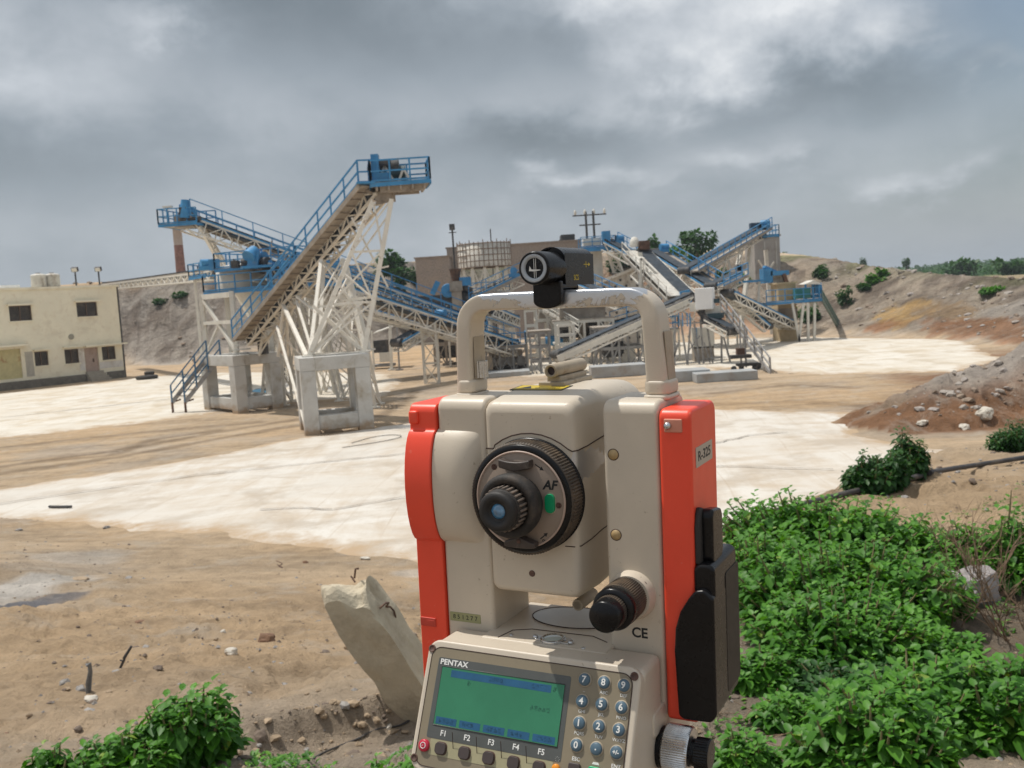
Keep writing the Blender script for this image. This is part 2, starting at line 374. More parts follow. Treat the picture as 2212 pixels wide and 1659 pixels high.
# serial number sticker
m_ = MB(); m_.prism(rrect(-11.5, 11.5, -3, 3, .5), Mfront(-36.2, -45.05, -77.5), 0, .22); st = m_.build('serial_sticker', GRNL, TS)
text_mesh(st, '8 5 1 2 7 7', .0042, Matrix.Translation(mm(-36.2, -45.3, -77.6)) @ Mfront().normalized(), INK)
text_mesh(rc, 'CE', .0086, Matrix.Translation(mm(84.5, -45.06, -73.5)) @ Mfront().normalized(), INK, bold=.00022, sx=.98)

# handle
def Mn(M): return M
Hc = []
def hpath():
    xl, xr, zt, R_ = -36.8, 91.2, 128.4, 15.0
    pts = [(xl - 1.5, 66, 12.6, 0), (xl - 1.4, 80, 12.2, 0), (xl - .9, 100, 11.6, 0)]
    for k in range(9):
        t = radians(180 - 90 * k / 8); pts.append((xl + R_ + R_ * cos(t), zt - R_ + R_ * sin(t), 12.0, k / 8))
    for x in (0, 20, 40, 55): pts.append((x, zt, 12.6, 1))
    for k in range(9):
        t = radians(90 - 90 * k / 8); pts.append((xr - R_ + R_ * cos(t), zt - R_ + R_ * sin(t), 12.4, 1 - k / 8))
    pts += [(xr + 1.0, 100, 12.8, 0), (xr + 2.4, 80, 14, 0), (xr + 2.8, 66, 14.6, 0)]
    return pts
hp = hpath(); vs = []; fs = []; NS = 32
def superell(t, w, d, p=.42):
    c, s_ = cos(t), sin(t); return (math.copysign(abs(c) ** p, c) * w / 2, math.copysign(abs(s_) ** p, s_) * d / 2)
for i, (x, z, th, bar) in enumerate(hp):
    x0, z0 = hp[max(i - 1, 0)][:2]; x1, z1 = hp[min(i + 1, len(hp) - 1)][:2]
    t = V((x1 - x0, 0, z1 - z0)).normalized(); nrm = V((-t.z, 0, t.x))
    for k in range(NS):
        a_, b_ = superell(2 * pi * k / NS, th * .92, 22 - 3 * bar, .28)
        p_ = V((x, -18, z)) + nrm * a_ + V((0, 1, 0)) * b_
        vs.append(mm(*p_))
n = len(hp)
fs = [(i * NS + k, i * NS + (k + 1) % NS, (i + 1) * NS + (k + 1) % NS, (i + 1) * NS + k) for i in range(n - 1) for k in range(NS)]
m_ = MB(); m_.add(vs, fs, 0, True); H = m_.build('handle', WORN, TS)
sb = H.modifiers.new('s', 'SUBSURF'); sb.levels = 1; sb.render_levels = 1
for x, w in ((-37.5, 15.5), (94, 17.5)):
    m_ = MB(); m_.prism(rrect(-w / 2, w / 2, -12.5, 12.5, 5), Mtop(x, -18, 66), 0, 3.2); m_.build('foot_collar', BEIGE, H, bevel=.0012)
    m_ = MB(); m_.prism(rrect(-w / 2 + .8, w / 2 - .8, -11.8, 11.8, 5), Mtop(x, -18, 69), 0, 9); m_.build('foot_sleeve', BEIGE, H, bevel=.002)
# recess plates on the inner left and outer right faces
m_ = MB(); m_.prism(rrect(-7.5, 7.5, -14, 14, 1.2), Mside(-31.9, -17, 92), 0, .5); m_.build('recess_plate', BEIGE_D, H, bevel=.0003)
m_ = MB(); m_.lathe([(5, -5.5), (5, 5.5)], Matrix.Translation(mm(-31.2, -17, 84)) @ Matrix.Diagonal((.001, .001, .001, 1)), 40, knurl=(0, 1, .45)); m_.build('lock_screw', CHROME, H)
m_ = MB(); m_.prism(rrect(-7.0, 7.0, -15, 15, 1.2), Matrix.Translation(mm(98.95, -17, 92)) @ Matrix.Rotation(radians(-3.5), 4, 'Y') @ Mside(0, 0, 0), 0, .8); m_.build('recess_plate', BEIGE_D, H, bevel=.0003)

# telescope
tp = MB()
def tele_sections():
    # (y, xl, xr, ztop, zbot, corner r)
    return [(-45.5, -11, 42, 59.0, -52.5, 4), (-45.1, -13.5, 45, 61.6, -54.5, 5), (-43.6, -14.6, 46.4, 64.2, -56, 5.5), (-41, -15, 47.2, 66.0, -57, 6), (-28, -15.2, 48.3, 68.2, -57.5, 7), (-12, -16, 49.5, 69.8, -58, 8),
            (12, -18, 52.5, 71, -58, 15), (36, -19, 54.5, 71, -57, 17), (60, -19, 55, 69.5, -54, 19), (72, -16, 52, 66, -50, 22), (76, -10, 46, 60, -45, 24)]
secs = tele_sections(); vs = []; NSg = None
for (y, xl, xr, zt, zb, r) in secs:
    ring = rrect(xl, xr, zb, zt, r, 7); NSg = len(ring); vs += [mm(x, y, z) for x, z in ring]
ns = len(secs); fs = [(i * NSg + k, i * NSg + (k + 1) % NSg, (i + 1) * NSg + (k + 1) % NSg, (i + 1) * NSg + k) for i in range(ns - 1) for k in range(NSg)]
fs += [tuple(range(NSg)), tuple(range((ns - 1) * NSg, ns * NSg))]
tp.add(vs, fs, 0, True); TELM = BEIGE.copy(); nt_ = TELM.node_tree; kk_ = NB(nt_); pb_ = [n_ for n_ in nt_.nodes if n_.type == 'BSDF_PRINCIPLED'][0]; oc_ = kk_.n('ShaderNodeTexCoord').outputs['Object']
s3_ = kk_.n('ShaderNodeSeparateXYZ'); nt_.links.new(oc_, s3_.inputs[0])
def near_(sock, c, w): return kk_.m('SUBTRACT', 1.0, kk_.m('DIVIDE', kk_.m('ABSOLUTE', kk_.m('SUBTRACT', sock, c)), w), clamp=True)
wm_ = kk_.m('MULTIPLY', near_(s3_.outputs[0], .0465, .006), near_(s3_.outputs[2], .026, .017)); wm_ = kk_.ramp(kk_.m('ADD', wm_, kk_.m('MULTIPLY', kk_.m('SUBTRACT', kk_.noise(oc_, 140, 5, .65), .5), .7)), [(.34, 0.0), (.36, 1.0)])
old_ = pb_.inputs['Base Color'].links[0].from_socket; kk_.put(pb_.inputs['Base Color'], kk_.mix(wm_, old_, (.55, .56, .58))); kk_.put(pb_.inputs['Metallic'], kk_.m('MULTIPLY', wm_, .85))
tele = tp.build('telescope', TELM, TS)
for f_ in list(tele.data.polygons)[-2:]: f_.use_smooth = False
# parting lines
CX, CZ = 16.5, 8.0
ang = lambda d: radians(d)
def on_tele(pts2):     # along the front face then back along the right side
    return [mm(*p_) for p_ in pts2]
up_ = [(-14.5, -45.6, 36), (-9, -45.6, 36)] + [(CX + 40 * cos(ang(t)), -45.6, CZ + 38.5 * sin(ang(t))) for t in (128, 118, 108, 98, 88, 78, 68, 58, 50)] + [(45, -45.3, 36), (47.6, -42, 36.2), (48.4, -28, 37), (49.6, -12, 39), (52.5, 12, 42)]
dn_ = [(44, -45.4, -23.5), (47.4, -42, -23.5), (48.4, -28, -22.5), (49.6, -12, -20), (52.5, 12, -17)]
for q_, r_ in ((up_, .00042), ([(38, -45.5, -23.5)] + dn_, .00034), ([(-14, -45.8, -18), (-6, -45.8, -19.5)], .00045)):
    m_ = MB(); m_.tube(on_tele(q_), r_, 5); m_.build('parting_line', SEAM, tele)

# focus ring + plate
m_ = MB(); m_.lathe([(35.0, 0), (35.4, 1), (35.4, 13.5), (34.2, 15.0), (31.5, 15.6), (30.6, 15.6), (30.6, 12)], Mfront(CX, -45.5, CZ), 220, knurl=(1, 2, .55)); m_.build('focus_ring', [KNURL], tele)
m_ = MB(); m_.lathe([(35.8, -.5), (35.9, 1.6), (35.2, 2.0)], Mfront(CX, -45.5, CZ), 90); m_.lathe([(34.0, 13.8), (33.6, 15.4), (31.2, 16.0), (30.2, 15.8)], Mfront(CX, -45.5, CZ), 90); m_.build('ring_trim', [BLK], tele)
m_ = MB(); m_.lathe([(30.4, 10), (30.4, 15.6), (29.6, 16.3), (0, 16.3)], Mfront(CX, -45.5, CZ), 90); plate = m_.build('eyepiece_plate', PLATE, tele)
yp = -45.5 - 16.35
m_ = MB(); m_.lathe([(30.2, 0), (30.0, .6), (29.3, .75), (28.9, .0)], Mfront(CX, yp + .1, CZ), 90, cap=False); m_.build('plate_rim', mat('plate_rim_pink', (.42, .31, .25), .4), plate)
# AF button and lettering (position on the plate: right of the eyepiece)
def P2(dx, dz, dy=0): return mm(CX + dx, yp - dy, CZ + dz)
m_ = MB(); m_.prism([(x, z) for x, z in rrect(-3.7, 3.7, -6.6, 6.6, 3.6, 8)], Mfront(CX + 20.3, yp, CZ - 1.0), 0, .3, mi=1); m_.prism(rrect(-3.1, 3.1, -5.8, 5.8, 3.0, 8), Mfront(CX + 20.3, yp, CZ - 1.0), .2, 2.0)
m_.build('autofocus_button', [AFG, BEIGE_D], plate, bevel=.0007, seg=3)
text_mesh(plate, 'AF', .0078, Matrix.Translation(P2(20.6, 9.8, .06)) @ Mfront().normalized() @ Matrix(((1, .25, 0, 0), (0, 1, 0, 0), (0, 0, 1, 0), (0, 0, 0, 1))), INK, bold=.00025, sx=1.0)
def arrow(x0, z0, x1, z1, w=.35):
    m_ = MB(); d = V((x1 - x0, 0, z1 - z0)).normalized(); nn = V((-d.z, 0, d.x)); e = V((x1, 0, z1))
    A = V((x0, 0, z0)); q = [A + nn * w, A - nn * w, e - d * 2.4 - nn * w, e - d * 2.4 - nn * 1.3, e, e - d * 2.4 + nn * 1.3, e - d * 2.4 + nn * w]
    m_.prism([(p_.x, p_.z) for p_ in q], Mfront(CX, yp, CZ), 0, .12); return m_
for a_ in ((11.0, 22.3, 16.5, 18.8), (12.5, -23.5, 17.5, -19.5), (-9.5, 22.2, -13.5, 19.5)): arrow(*a_).build('arrow_mark', INK, plate)
text_mesh(plate, '8', .0042, Matrix.Translation(P2(15.2, -24.8, .05)) @ Mfront().normalized() @ Matrix.Rotation(radians(60), 4, 'Z'), INK)
m_ = MB(); m_.lathe([(1.3, 0), (1.3, .12), (.8, .12), (.8, 0)], Mfront(CX - 11.5, yp, CZ + 24.3), 20, cap=False); m_.build('ring_mark', INK, plate)
for dx, dz in ((25.6, -2.0), (-17, 19.6), (-15, -20.8)):
    m_ = MB(); m_.lathe([(1.9, 0), (1.9, .4), (1.4, .4), (1.2, .1), (0, .1)], Mfront(CX + dx, yp, CZ + dz), 20); m_.box(P2(dx, dz, .35), mm(2.2, .5, .5)); m_.box(P2(dx, dz, .35), mm(.5, .5, 2.2))
    m_.build('plate_screw', HOLE, plate)
# the two finger grips of the plate
def grip(cz, sgn):
    m_ = MB(); pts = []
    for k in range(13):
        u = -1 + 2 * k / 12; pts.append((u * 10, (2.6 if sgn > 0 else 3.2) * (1 - abs(u) ** 1.6) * (-1 if sgn > 0 else 1) + (2.5 if sgn > 0 else -2.2)))
    base = [(10, -2.8 if sgn < 0 else 3.4), (-10, -2.8 if sgn < 0 else 3.4)]
    pl_ = pts + (base if sgn < 0 else base)
    m_.prism(pl_, Mfront(CX - 1.0 + (1.5 if sgn < 0 else 0), yp, CZ + cz), 0, 6.0); return m_.build('finger_grip', mat('grip_brown_black', (.05, .036, .03), .5, var=.3, vscale=90, dirt=(.12, .10, .09), dscale=120), plate, bevel=.0008)
def grip2(cz, up):
    m_ = MB(); N = 14; lo = []; hi = []
    for k in range(N + 1):
        u = -1 + 2 * k / N
        if up: hi.append((u * 10.5, 3.2 - 1.6 * (1 - u * u))); lo.append((u * 10.5, -2.2 - 2.2 * (1 - abs(u)) ** 1.0))
        else: hi.append((u * 10.5, -.5 + 3.6 * (1 - abs(u)) ** 1.1)); lo.append((u * 10.5, -3.6 - .6 * (1 - u * u)))
    m_.prism(lo + hi[::-1], Mfront(CX + (-.5 if up else 1.0), yp, CZ + cz), 0, 6.5)
    return m_.build('finger_grip', MATS['grip_brown_black'], plate, bevel=.0009)
mat('grip_brown_black', (.055, .042, .036), .45, var=.3, vscale=90, dirt=(.15, .12, .10), dscale=120, dlo=.5, dhi=.8)
grip2(22.6, True); g_ = grip2(-24.6, False)
m_ = MB(); m_.lathe([(1.4, 0), (1.4, .4), (0, .4)], Mfront(CX + 1, yp - 6.5, CZ - 24.2), 16); m_.build('grip_screw', HOLE, g_)
# eyepiece
EX = CX - 1.5; EZ = CZ - 1.5
m_ = MB(); m_.lathe([(16.6, 0), (17.2, 2), (19.0, 6), (19.7, 10), (19.6, 13), (18.8, 15.2), (16.8, 16.2), (14.2, 15.4), (13.4, 13.5)], Mfront(EX, yp, EZ), 72); ey = m_.build('eyepiece', RUBBER, tele)
m_ = MB(); m_.lathe([(12.6, 8), (12.6, 24.0), (11.8, 25)], Mfront(EX, yp, EZ), 72)
for k in range(26):
    t = 2 * pi * k / 26; M_ = Mfront(EX, yp, EZ) @ Matrix.Rotation(t, 4, 'Z'); m_.prism([(12.4, -.75), (13.5, -.6), (13.5, .6), (12.4, .75)], M_, 14.0, 23.0, mi=1)
m_.build('diopter_ring', [RUBBER, RIBD], ey, bevel=.0002, seg=1)
m_ = MB(); m_.lathe([(12.0, 22.8), (12.2, 24), (12.0, 28.0), (11.2, 29.4), (8.8, 29.7), (6.8, 29.2), (6.2, 27.6), (5.6, 27.2), (5.0, 27.5), (4.6, 26.6), (4.1, 26.0)], Mfront(EX, yp, EZ), 64); m_.build('eyecup', mat('eyecup_black', (.02, .018, .017), .6, var=.3, vscale=90, bump=.2, bscale=800), ey)
m_ = MB(); m_.lathe([(4.6, 26.4), (3.5, 27.3), (2.1, 27.9), (0, 28.1)], Mfront(EX, yp, EZ), 40); m_.build('lens', GLASSB, ey)
# hole in the telescope front
m_ = MB(); m_.lathe([(2.1, 0), (2.1, .15), (1.4, .15), (1.2, .05), (0, .05)], Mfront(14.3, -45.55, -43), 24); m_.build('screw_hole', HOLE, tele)
for x in (-5, 33):
    m_ = MB(); m_.lathe([(2.1, 0), (2.1, .3), (0, .3)], Matrix.Translation(mm(x, -31, 65.4)) @ Matrix.Rotation(radians(22), 4, 'X') @ Mtop(), 24); m_.build('screw_hole', HOLE, tele)
# warning sticker on the telescope top
sl = math.atan2(1.2, 24)
Ml = Matrix.Translation(mm(6.5, -4, 70.25)) @ Matrix.Rotation(sl, 4, 'X') @ Mtop()
m_ = MB(); m_.prism(rrect(-19, 19, -9.5, 9.5, .6), Ml, -.4, .25); m_.prism(rrect(-17.6, 17.6, -8.1, 8.1, .5), Ml, .2, .40, mi=1)
for j in range(4): m_.prism(rrect(-3 + (j % 2), 15.5 - 2 * (j % 3), 3.0 - 3 * j, 4.2 - 3 * j, .1, 1), Ml, .35, .50)
m_.prism([(-14, -5), (-5, -5), (-9.5, 4.5)], Ml, .35, .50)
m_.build('warning_sticker', [INK, YELL], tele)
# collimator sight
m_ = MB(); m_.prism(rrect(-9.5, 9.5, 2, 52, 1.0), Mtop(11, 0, 70), 0, 3.6); m_.prism(rrect(-5, 5, 4, 50, 1.0), Mtop(12, 0, 73), 0, 4); sg = m_.build('sight', BEIGE_D, tele, bevel=.0008)
m_ = MB(); m_.lathe([(2.7, 6), (2.9, 0), (4.0, -.6), (4.6, 0), (4.6, 52), (4.2, 53), (0, 53)], Mfront(12, 0, 81.0) @ Matrix.Diagonal((1, 1, -1, 1)), 32); m_.build('sight_tube', BEIGE_D, sg)
m_ = MB(); m_.lathe([(2.8, .3), (0, .3)], Mfront(12, 2, 81.0), 24); m_.build('sight_window', mat('sight_glass', (.05, .04, .05), .15), sg)
# base deck, circular level
m_ = MB(); m_.box(mm(25, -22, -101.2), mm(86, 74, 36)); dk = m_.build('base_deck', BEIGE, TS, bevel=.0015)
GD = mat('deck_brushed_grey', (.44, .41, .36), .35, .25, var=.1, vscale=40)
ell = [(26 + 30 * cos(t), 5 + 20 * sin(t)) for t in [2 * pi * k / 48 for k in range(48)]]
m_ = MB(); m_.prism(ell, Mtop(0, -12, -83.2), 0, .5); m_.build('deck_plate', GD, dk, bevel=.0002)
m_ = MB(); m_.tube([mm(x, y - 12, -82.7) for x, y in ell + ell[:1]], .00035, 5, cap=False); m_.tube([mm(-6, -57, -83.1), mm(-3, -42, -83.1), mm(8, -36, -83.1), mm(50, -35, -83.1), mm(62, -42, -83.1)], .00035, 5); m_.build('deck_seam', SEAM, dk)
m_ = MB(); m_.lathe([(8.0, 0), (8.0, 1.6), (7.0, 2.2), (6.2, 1.6)], Mtop(29, -50, -83.2), 40); m_.prism([(-11, -3), (-11, 3), (11, 5), (12, -4)], Mtop(29, -50, -83.2), 0, 1.0); lv = m_.build('circular_level', CHROME, dk, bevel=.0002)
m_ = MB(); m_.lathe([(6.2, 1.5), (4, 2.1), (0, 2.3)], Mtop(29, -50, -83.2), 32); m_.build('level_glass', mat('level_glass', (.42, .46, .42), .1, spec=.8), lv)
for x, y in ((17, -50), (42, -52)):
    m_ = MB(); m_.lathe([(1.7, 0), (1.7, 1.2), (.8, 1.4), (0, .8)], Mtop(x, y, -82.4), 16); m_.build('deck_screw', CHROME, dk)
for x, y in ((0, -50), (52, -56), (-2, 0), (54, 2)):
    m_ = MB(); m_.lathe([(1.3, 0), (1.3, .5), (.6, .6), (0, .3)], Mtop(x, y, -83.2), 14); m_.build('deck_screw', CHROME, dk)
# small clamp peg under the telescope
m_ = MB(); m_.lathe([(3.2, 0), (3.9, .4), (3.9, 26), (3.6, 27)], Mfront(33, 8, -70), 24); m_.lathe([(2.6, 27.05), (0, 27.05)], Mfront(33, 8, -70), 24); m_.build('clamp_peg', BEIGE_D, TS)

# vertical tangent knob
KX, KZ = 79.5, -50.0
m_ = MB(); m_.lathe([(15.5, -2), (14.6, 4), (13.2, 7)], Mfront(KX + 1, -44.5, KZ), 56); kb = m_.build('tangent_knob', BEIGE, TS)
m_ = MB(); m_.lathe([(1.5, 0), (1.5, .3), (0, .3)], Mfront(KX + 10.5, -49.3, KZ + 8.8), 16); m_.build('boss_hole', HOLE, kb)
m_ = MB(); m_.lathe([(11.5, 5), (12.6, 6), (12.9, 22), (12.4, 23.5), (10, 24)], Mfront(KX, -44.5, KZ), 120, knurl=(1, 2, .5)); m_.build('knurled_grip', KNURL, kb)
m_ = MB(); m_.lathe([(11.8, 22.5), (12.6, 24), (12.6, 30), (11.8, 31.5), (10, 32)], Mfront(KX, -44.5, KZ), 56); m_.build('collar', BLK, kb)
m_ = MB(); m_.lathe([(9.4, 31), (9.6, 33), (9.6, 37)], Mfront(KX, -44.5, KZ), 90, knurl=(0, 2, .35)); m_.build('inner_grip', KNURL, kb)
m_ = MB(); m_.lathe([(9.4, 36.5), (9.3, 44), (8.3, 45.5), (0, 45.7)], Mfront(KX, -44.5, KZ), 56); m_.build('knob_cap', BLK, kb)

# keyboard unit: housing with tilted face
E_ = V((0, -.42, -.907)); E_.normalize(); NRM = V((0, -E_.z * -1, 0))
PX = V((1, 0, 0)); PU = -E_; PN = PX.cross(PU)
P0 = mm(-44, -80, -81)
def Mp(u=0, v=0, d=0):
    o = P0 + PX * (u / 1000) + E_ * (v / 1000) + PN * (d / 1000)
    return Matrix(((PX.x * .001, PU.x * .001, PN.x * .001, o.x), (PX.y * .001, PU.y * .001, PN.y * .001, o.y), (PX.z * .001, PU.z * .001, PN.z * .001, o.z), (0, 0, 0, 1)))
m_ = MB(); m_.prism([(-46, -84), (-46, -160), (-88, -165), (-100, -150), (-77, -85), (-72, -83.6)], Mx(), -41, 98); kbd = m_.build('keyboard', BEIGE, TS, bevel=.004, seg=3)
m_ = MB(); m_.prism(rrect(1.5, 141.8, -77, .8, 8), Mp(), -13, 0); m_.build('keyboard_case', BEIGE, kbd, bevel=.0018, seg=3)
m_ = MB(); m_.prism(rrect(5.2, 137.4, -73.5, -3.6, 6.5), Mp(), -.5, .28); m_.tube([Mp() @ V((x, z, .3)) for x, z in rrect(5.2, 137.4, -73.5, -3.6, 6.5) + rrect(5.2, 137.4, -73.5, -3.6, 6.5)[:1]], .00028, 5, mi=1, cap=False)
fp = m_.build('keypad_face', [OLIVE, SEAM], kbd)
for u, v in ((4.6, 5.2), (138.0, 4.4), (4.8, 70)):
    m_ = MB(); m_.lathe([(2.4, 0), (2.4, .5), (1.7, .5), (1.5, .1), (0, .1)], Mp(u, v, .2), 20); m_.build('case_screw', HOLE, kbd)
m_ = MB(); m_.prism(rrect(10.8, 100, -57, -9.6, 1.2), Mp(), .2, .42); bz = m_.build('display_bezel', BEZEL, kbd)
m_ = MB(); m_.prism(rrect(14, 96.8, -49.2, -14.6, .6), Mp(), .3, .62); m_.tube([Mp() @ V((x, z, .62)) for x, z in ((14, -49.2), (14, -14.6), (96.8, -14.6), (96.8, -49.2), (14, -49.2))], .0003, 4, mi=1)
sc = m_.build('screen', [LCDG, BEZEL], bz)
m_ = MB(); m_.prism(rrect(21, 88.5, -20.4, -16.2, .2, 1), Mp(), .55, .68)
for k in range(5): m_.prism(rrect(15.6 + 16.3 * k, 29.8 + 16.3 * k, -48.4, -44.2, .2, 1), Mp(), .55, .68)
m_.build('menu_bar', LCDB, sc)
random.seed(5); m_ = MB()
def pixtext(u0, v0, n, hgt=2.4):
    for k in range(n):
        for a_ in range(4):
            for b_ in range(6):
                if random.random() < .45: m_.box(Mp(u0 + k * 2.6 + a_ * .5, v0 + b_ * .42, .70) @ V((0, 0, 0)), mm(.42, .05, .36), rot=Mp().to_3x3().normalized())
pixtext(47, 16.9, 4); pixtext(76, 16.9, 4); pixtext(90, 16.9, 1); pixtext(33.5, 21.2, 1); pixtext(77, 29, 5)
for k in range(5): pixtext(18 + 16.3 * k, 45, 4 - (k % 2))
m_.build('screen_writing', LCDF, sc)
text_mesh(bz, 'PENTAX', .0046, Mp(21.8, 12.2, .45).normalized(), INKW, bold=.00012, sx=1.12)
# function strip
m_ = MB(); m_.prism(rrect(14.0, 95.5, -66.5, -57.3, .8), Mp(), .2, .45)
for k in range(1, 5): m_.box(Mp(14 + 16.3 * k, 60.5, .5) @ V((0, 0, 0)), mm(.35, .2, 20), mi=1, rot=Matrix.Rotation(0, 3, 'X'))
fs_ = m_.build('function_strip', [OLIVE_L, SEAM], kbd)
for k in range(5):
    u = 22.2 + 16.3 * k
    text_mesh(bz, 'F%d' % (k + 1), .0046, Mp(u, 53.4, .45).normalized(), INKW, bold=.00008)
    m_ = MB(); m_.prism(rrect(-3.6, 3.6, -3.3, 3.3, 2.2, 5), Mp(u, 61.9, 0), .3, 2.2); m_.prism(rrect(-4.1, 4.1, -3.8, 3.8, 2.6, 5), Mp(u, 61.9, 0), .3, .7, mi=1)
    m_.build('function_key', [KEYD, HOLE], kbd, bevel=.0006)
LT = {'8': 'ABC', '9': 'DEF', '4': 'GHI', '5': 'JKL', '6': 'MNO', '1': 'PQRS', '2': 'TUV', '3': 'WXYZ', '7': '_'}
for r_i, row in enumerate(('789', '456', '123', '0.±')):
    for c_i, ch in enumerate(row):
        u = 108.6 + 12.0 * c_i; v = 10.2 + 12.0 * r_i
        m_ = MB(); m_.lathe([(4.1, .2), (4.1, .7), (3.6, .8)], Mp(u, v, 0), 28, mi=1); m_.lathe([(3.5, .4), (3.45, 1.7), (2.9, 2.15), (0, 2.3)], Mp(u, v, 0), 28)
        kk = m_.build('number_key', [KEYB, BEIGE_D], kbd)
        text_mesh(kk, {'±': '+/-', '.': '.'}.get(ch, ch), .0052 if ch != '±' else .0032, Mp(u, v - (.9 if ch == '.' else 0), 2.32).normalized(), INKW, bold=.00012)
        if ch in LT: text_mesh(kbd, LT[ch], .0025, Mp(u + .3, v + 5.6, .3).normalized(), INKW)
m_ = MB(); m_.lathe([(3.6, .2), (3.6, 1.9), (2.9, 2.4), (0, 2.6)], Mp(10.6, 62.0, 0), 28); pk = m_.build('power_key', KEYR, kbd)
m_ = MB(); m_.lathe([(1.9, 2.4), (1.9, 2.72), (1.5, 2.72), (1.5, 2.4)], Mp(10.6, 62.0, 0), 24, cap=False); m_.box(Mp(10.6, 62.0, 2.65) @ V((0, 0, 0)), mm(.45, .3, 1.9), rot=Mp().to_3x3().normalized()); m_.build('power_mark', INKW, pk)
m_ = MB(); m_.lathe([(2.3, .2), (2.3, 1.5), (1.6, 2.0), (0, 2.1)], Mp(97.8, 60.3, 0), 24); m_.build('light_key', KEYO, kbd)
m_ = MB(); m_.lathe([(.75, .28), (.75, .4), (.5, .4), (.5, .28)], Mp(97.8, 55.4, 0), 16, cap=False)
for k in range(8):
    t = 2 * pi * k / 8; m_.box(Mp(97.8 + 1.25 * cos(t), 55.4 + 1.25 * sin(t), .35) @ V((0, 0, 0)), mm(.5, .1, .2), rot=Mp().to_3x3().normalized() @ Matrix.Rotation(-t, 3, 'Z'))
m_.build('lamp_mark', INKW, kbd)
for u, t_, mk in ((109, 'ESC', KEYD), (121, '', KEYG), (133, 'ENT', KEYD)):
    m_ = MB(); m_.prism(rrect(-3.6, 3.6, -3.6, 3.6, 1.4, 4), Mp(u, 59.2, 0), .3, 2.2); m_.build('command_key', mk, kbd, bevel=.0006)
    if t_: text_mesh(kbd, t_, .0030, Mp(u, 53.6, .3).normalized(), INKW, bold=.00005)
m_ = MB(); m_.prism([(-2.2, -.6), (2.2, -.6), (1.5, .7), (-1.5, .7)], Mp(121, 54, 0), .28, .4); m_.build('volume_mark', INKW, kbd)
m_ = MB(); m_.box(Mp(121, 59.2, 2.3) @ V((0, 0, 0)), mm(.5, .2, 2.4), rot=Mp().to_3x3().normalized()); m_.build('bar_mark', INKW, kbd)

# battery on the red side with its latch
SIDE_B = mat('battery_brown_black', (.030, .024, .017), .65, var=.2, vscale=60)
m_ = MB(); m_.prism(rrect(119.3, 131.8, -119, -27, 5, 5), Mfront(0, 4, 0), 0, 51); bt = m_.build('battery', BLK, TS, bevel=.0022, seg=3)
lob = [(132, -46), (132, -116), (128.5, -120.5), (112, -121), (109, -119), (107.5, -80), (108.5, -66), (111.5, -56), (117, -47), (121, -42), (126.5, -41)]
m_ = MB(); m_.prism(lob, Mfront(0, -20, 0), 0, 31); m_.build('battery_lobe', BLK, bt, bevel=.002, seg=3)
m_ = MB(); m_.prism(rrect(-24, 6, -112, -38, 3), Mside(131.7, 0, 0), 0, .6); m_.build('battery_side', SIDE_B, bt, bevel=.0003)
m_ = MB(); m_.prism([(-12, -14), (-12, 12), (-9, 15.5), (8, 13), (11, 9), (11, -13), (8, -17), (-8, -18)], Mside(121.5, -28, -12), 0, 8); lt = m_.build('battery_latch', BLK, bt, bevel=.0018, seg=3)
m_ = MB(); m_.prism([(-14, -16), (-14, 6), (-12, 14), (-9, 17), (0, 14), (0, -18)], Mside(119.8, -31, -12), 0, 3.5); m_.build('latch_plate', RUBBER, bt, bevel=.001)
# horizontal tangent knob low on the right
Mk = Matrix(((0, 0, .001, 0), (.001, 0, 0, -.052), (0, .001, 0, -.139), (0, 0, 0, 1)))
m_ = MB(); m_.lathe([(12.2, 84), (12.2, 102)], Mk, 40); hk = m_.build('horizontal_knob', BLK, TS)
m_ = MB(); m_.lathe([(13, 101.5), (14.4, 102.5), (14.4, 116), (13.2, 117.5), (9, 118)], Mk, 130, knurl=(1, 2, .5)); m_.build('knurled_ring', CHROME, hk)
m_ = MB(); m_.lathe([(7.8, 117), (7.8, 119.5), (9.2, 120), (9.2, 127.5), (8.4, 128.5), (0, 128.5)], Mk, 70, knurl=(2, 3, .35)); m_.build('knob_tip', BLK, hk)
m_ = MB(); m_.prism(rrect(-66, -38, -130, -114, 5), Mside(80, 0, 0), 0, 19); m_.build('knob_boss', BEIGE, TS, bevel=.002)
# base and tribrach, below the picture
m_ = MB(); m_.prism(rrect(-50, 100, -48, 10, 12), Mtop(0, 0, -158), 0, 40); m_.build('lower_body', BEIGE, TS, bevel=.003)
m_ = MB(); m_.lathe([(0, -200), (52, -200), (54, -196), (54, -190), (38, -186), (38, -164), (46, -160), (46, -150)], Mtop(25, -19, 0), 48)
m_.build('tribrach', BEIGE_D, TS)

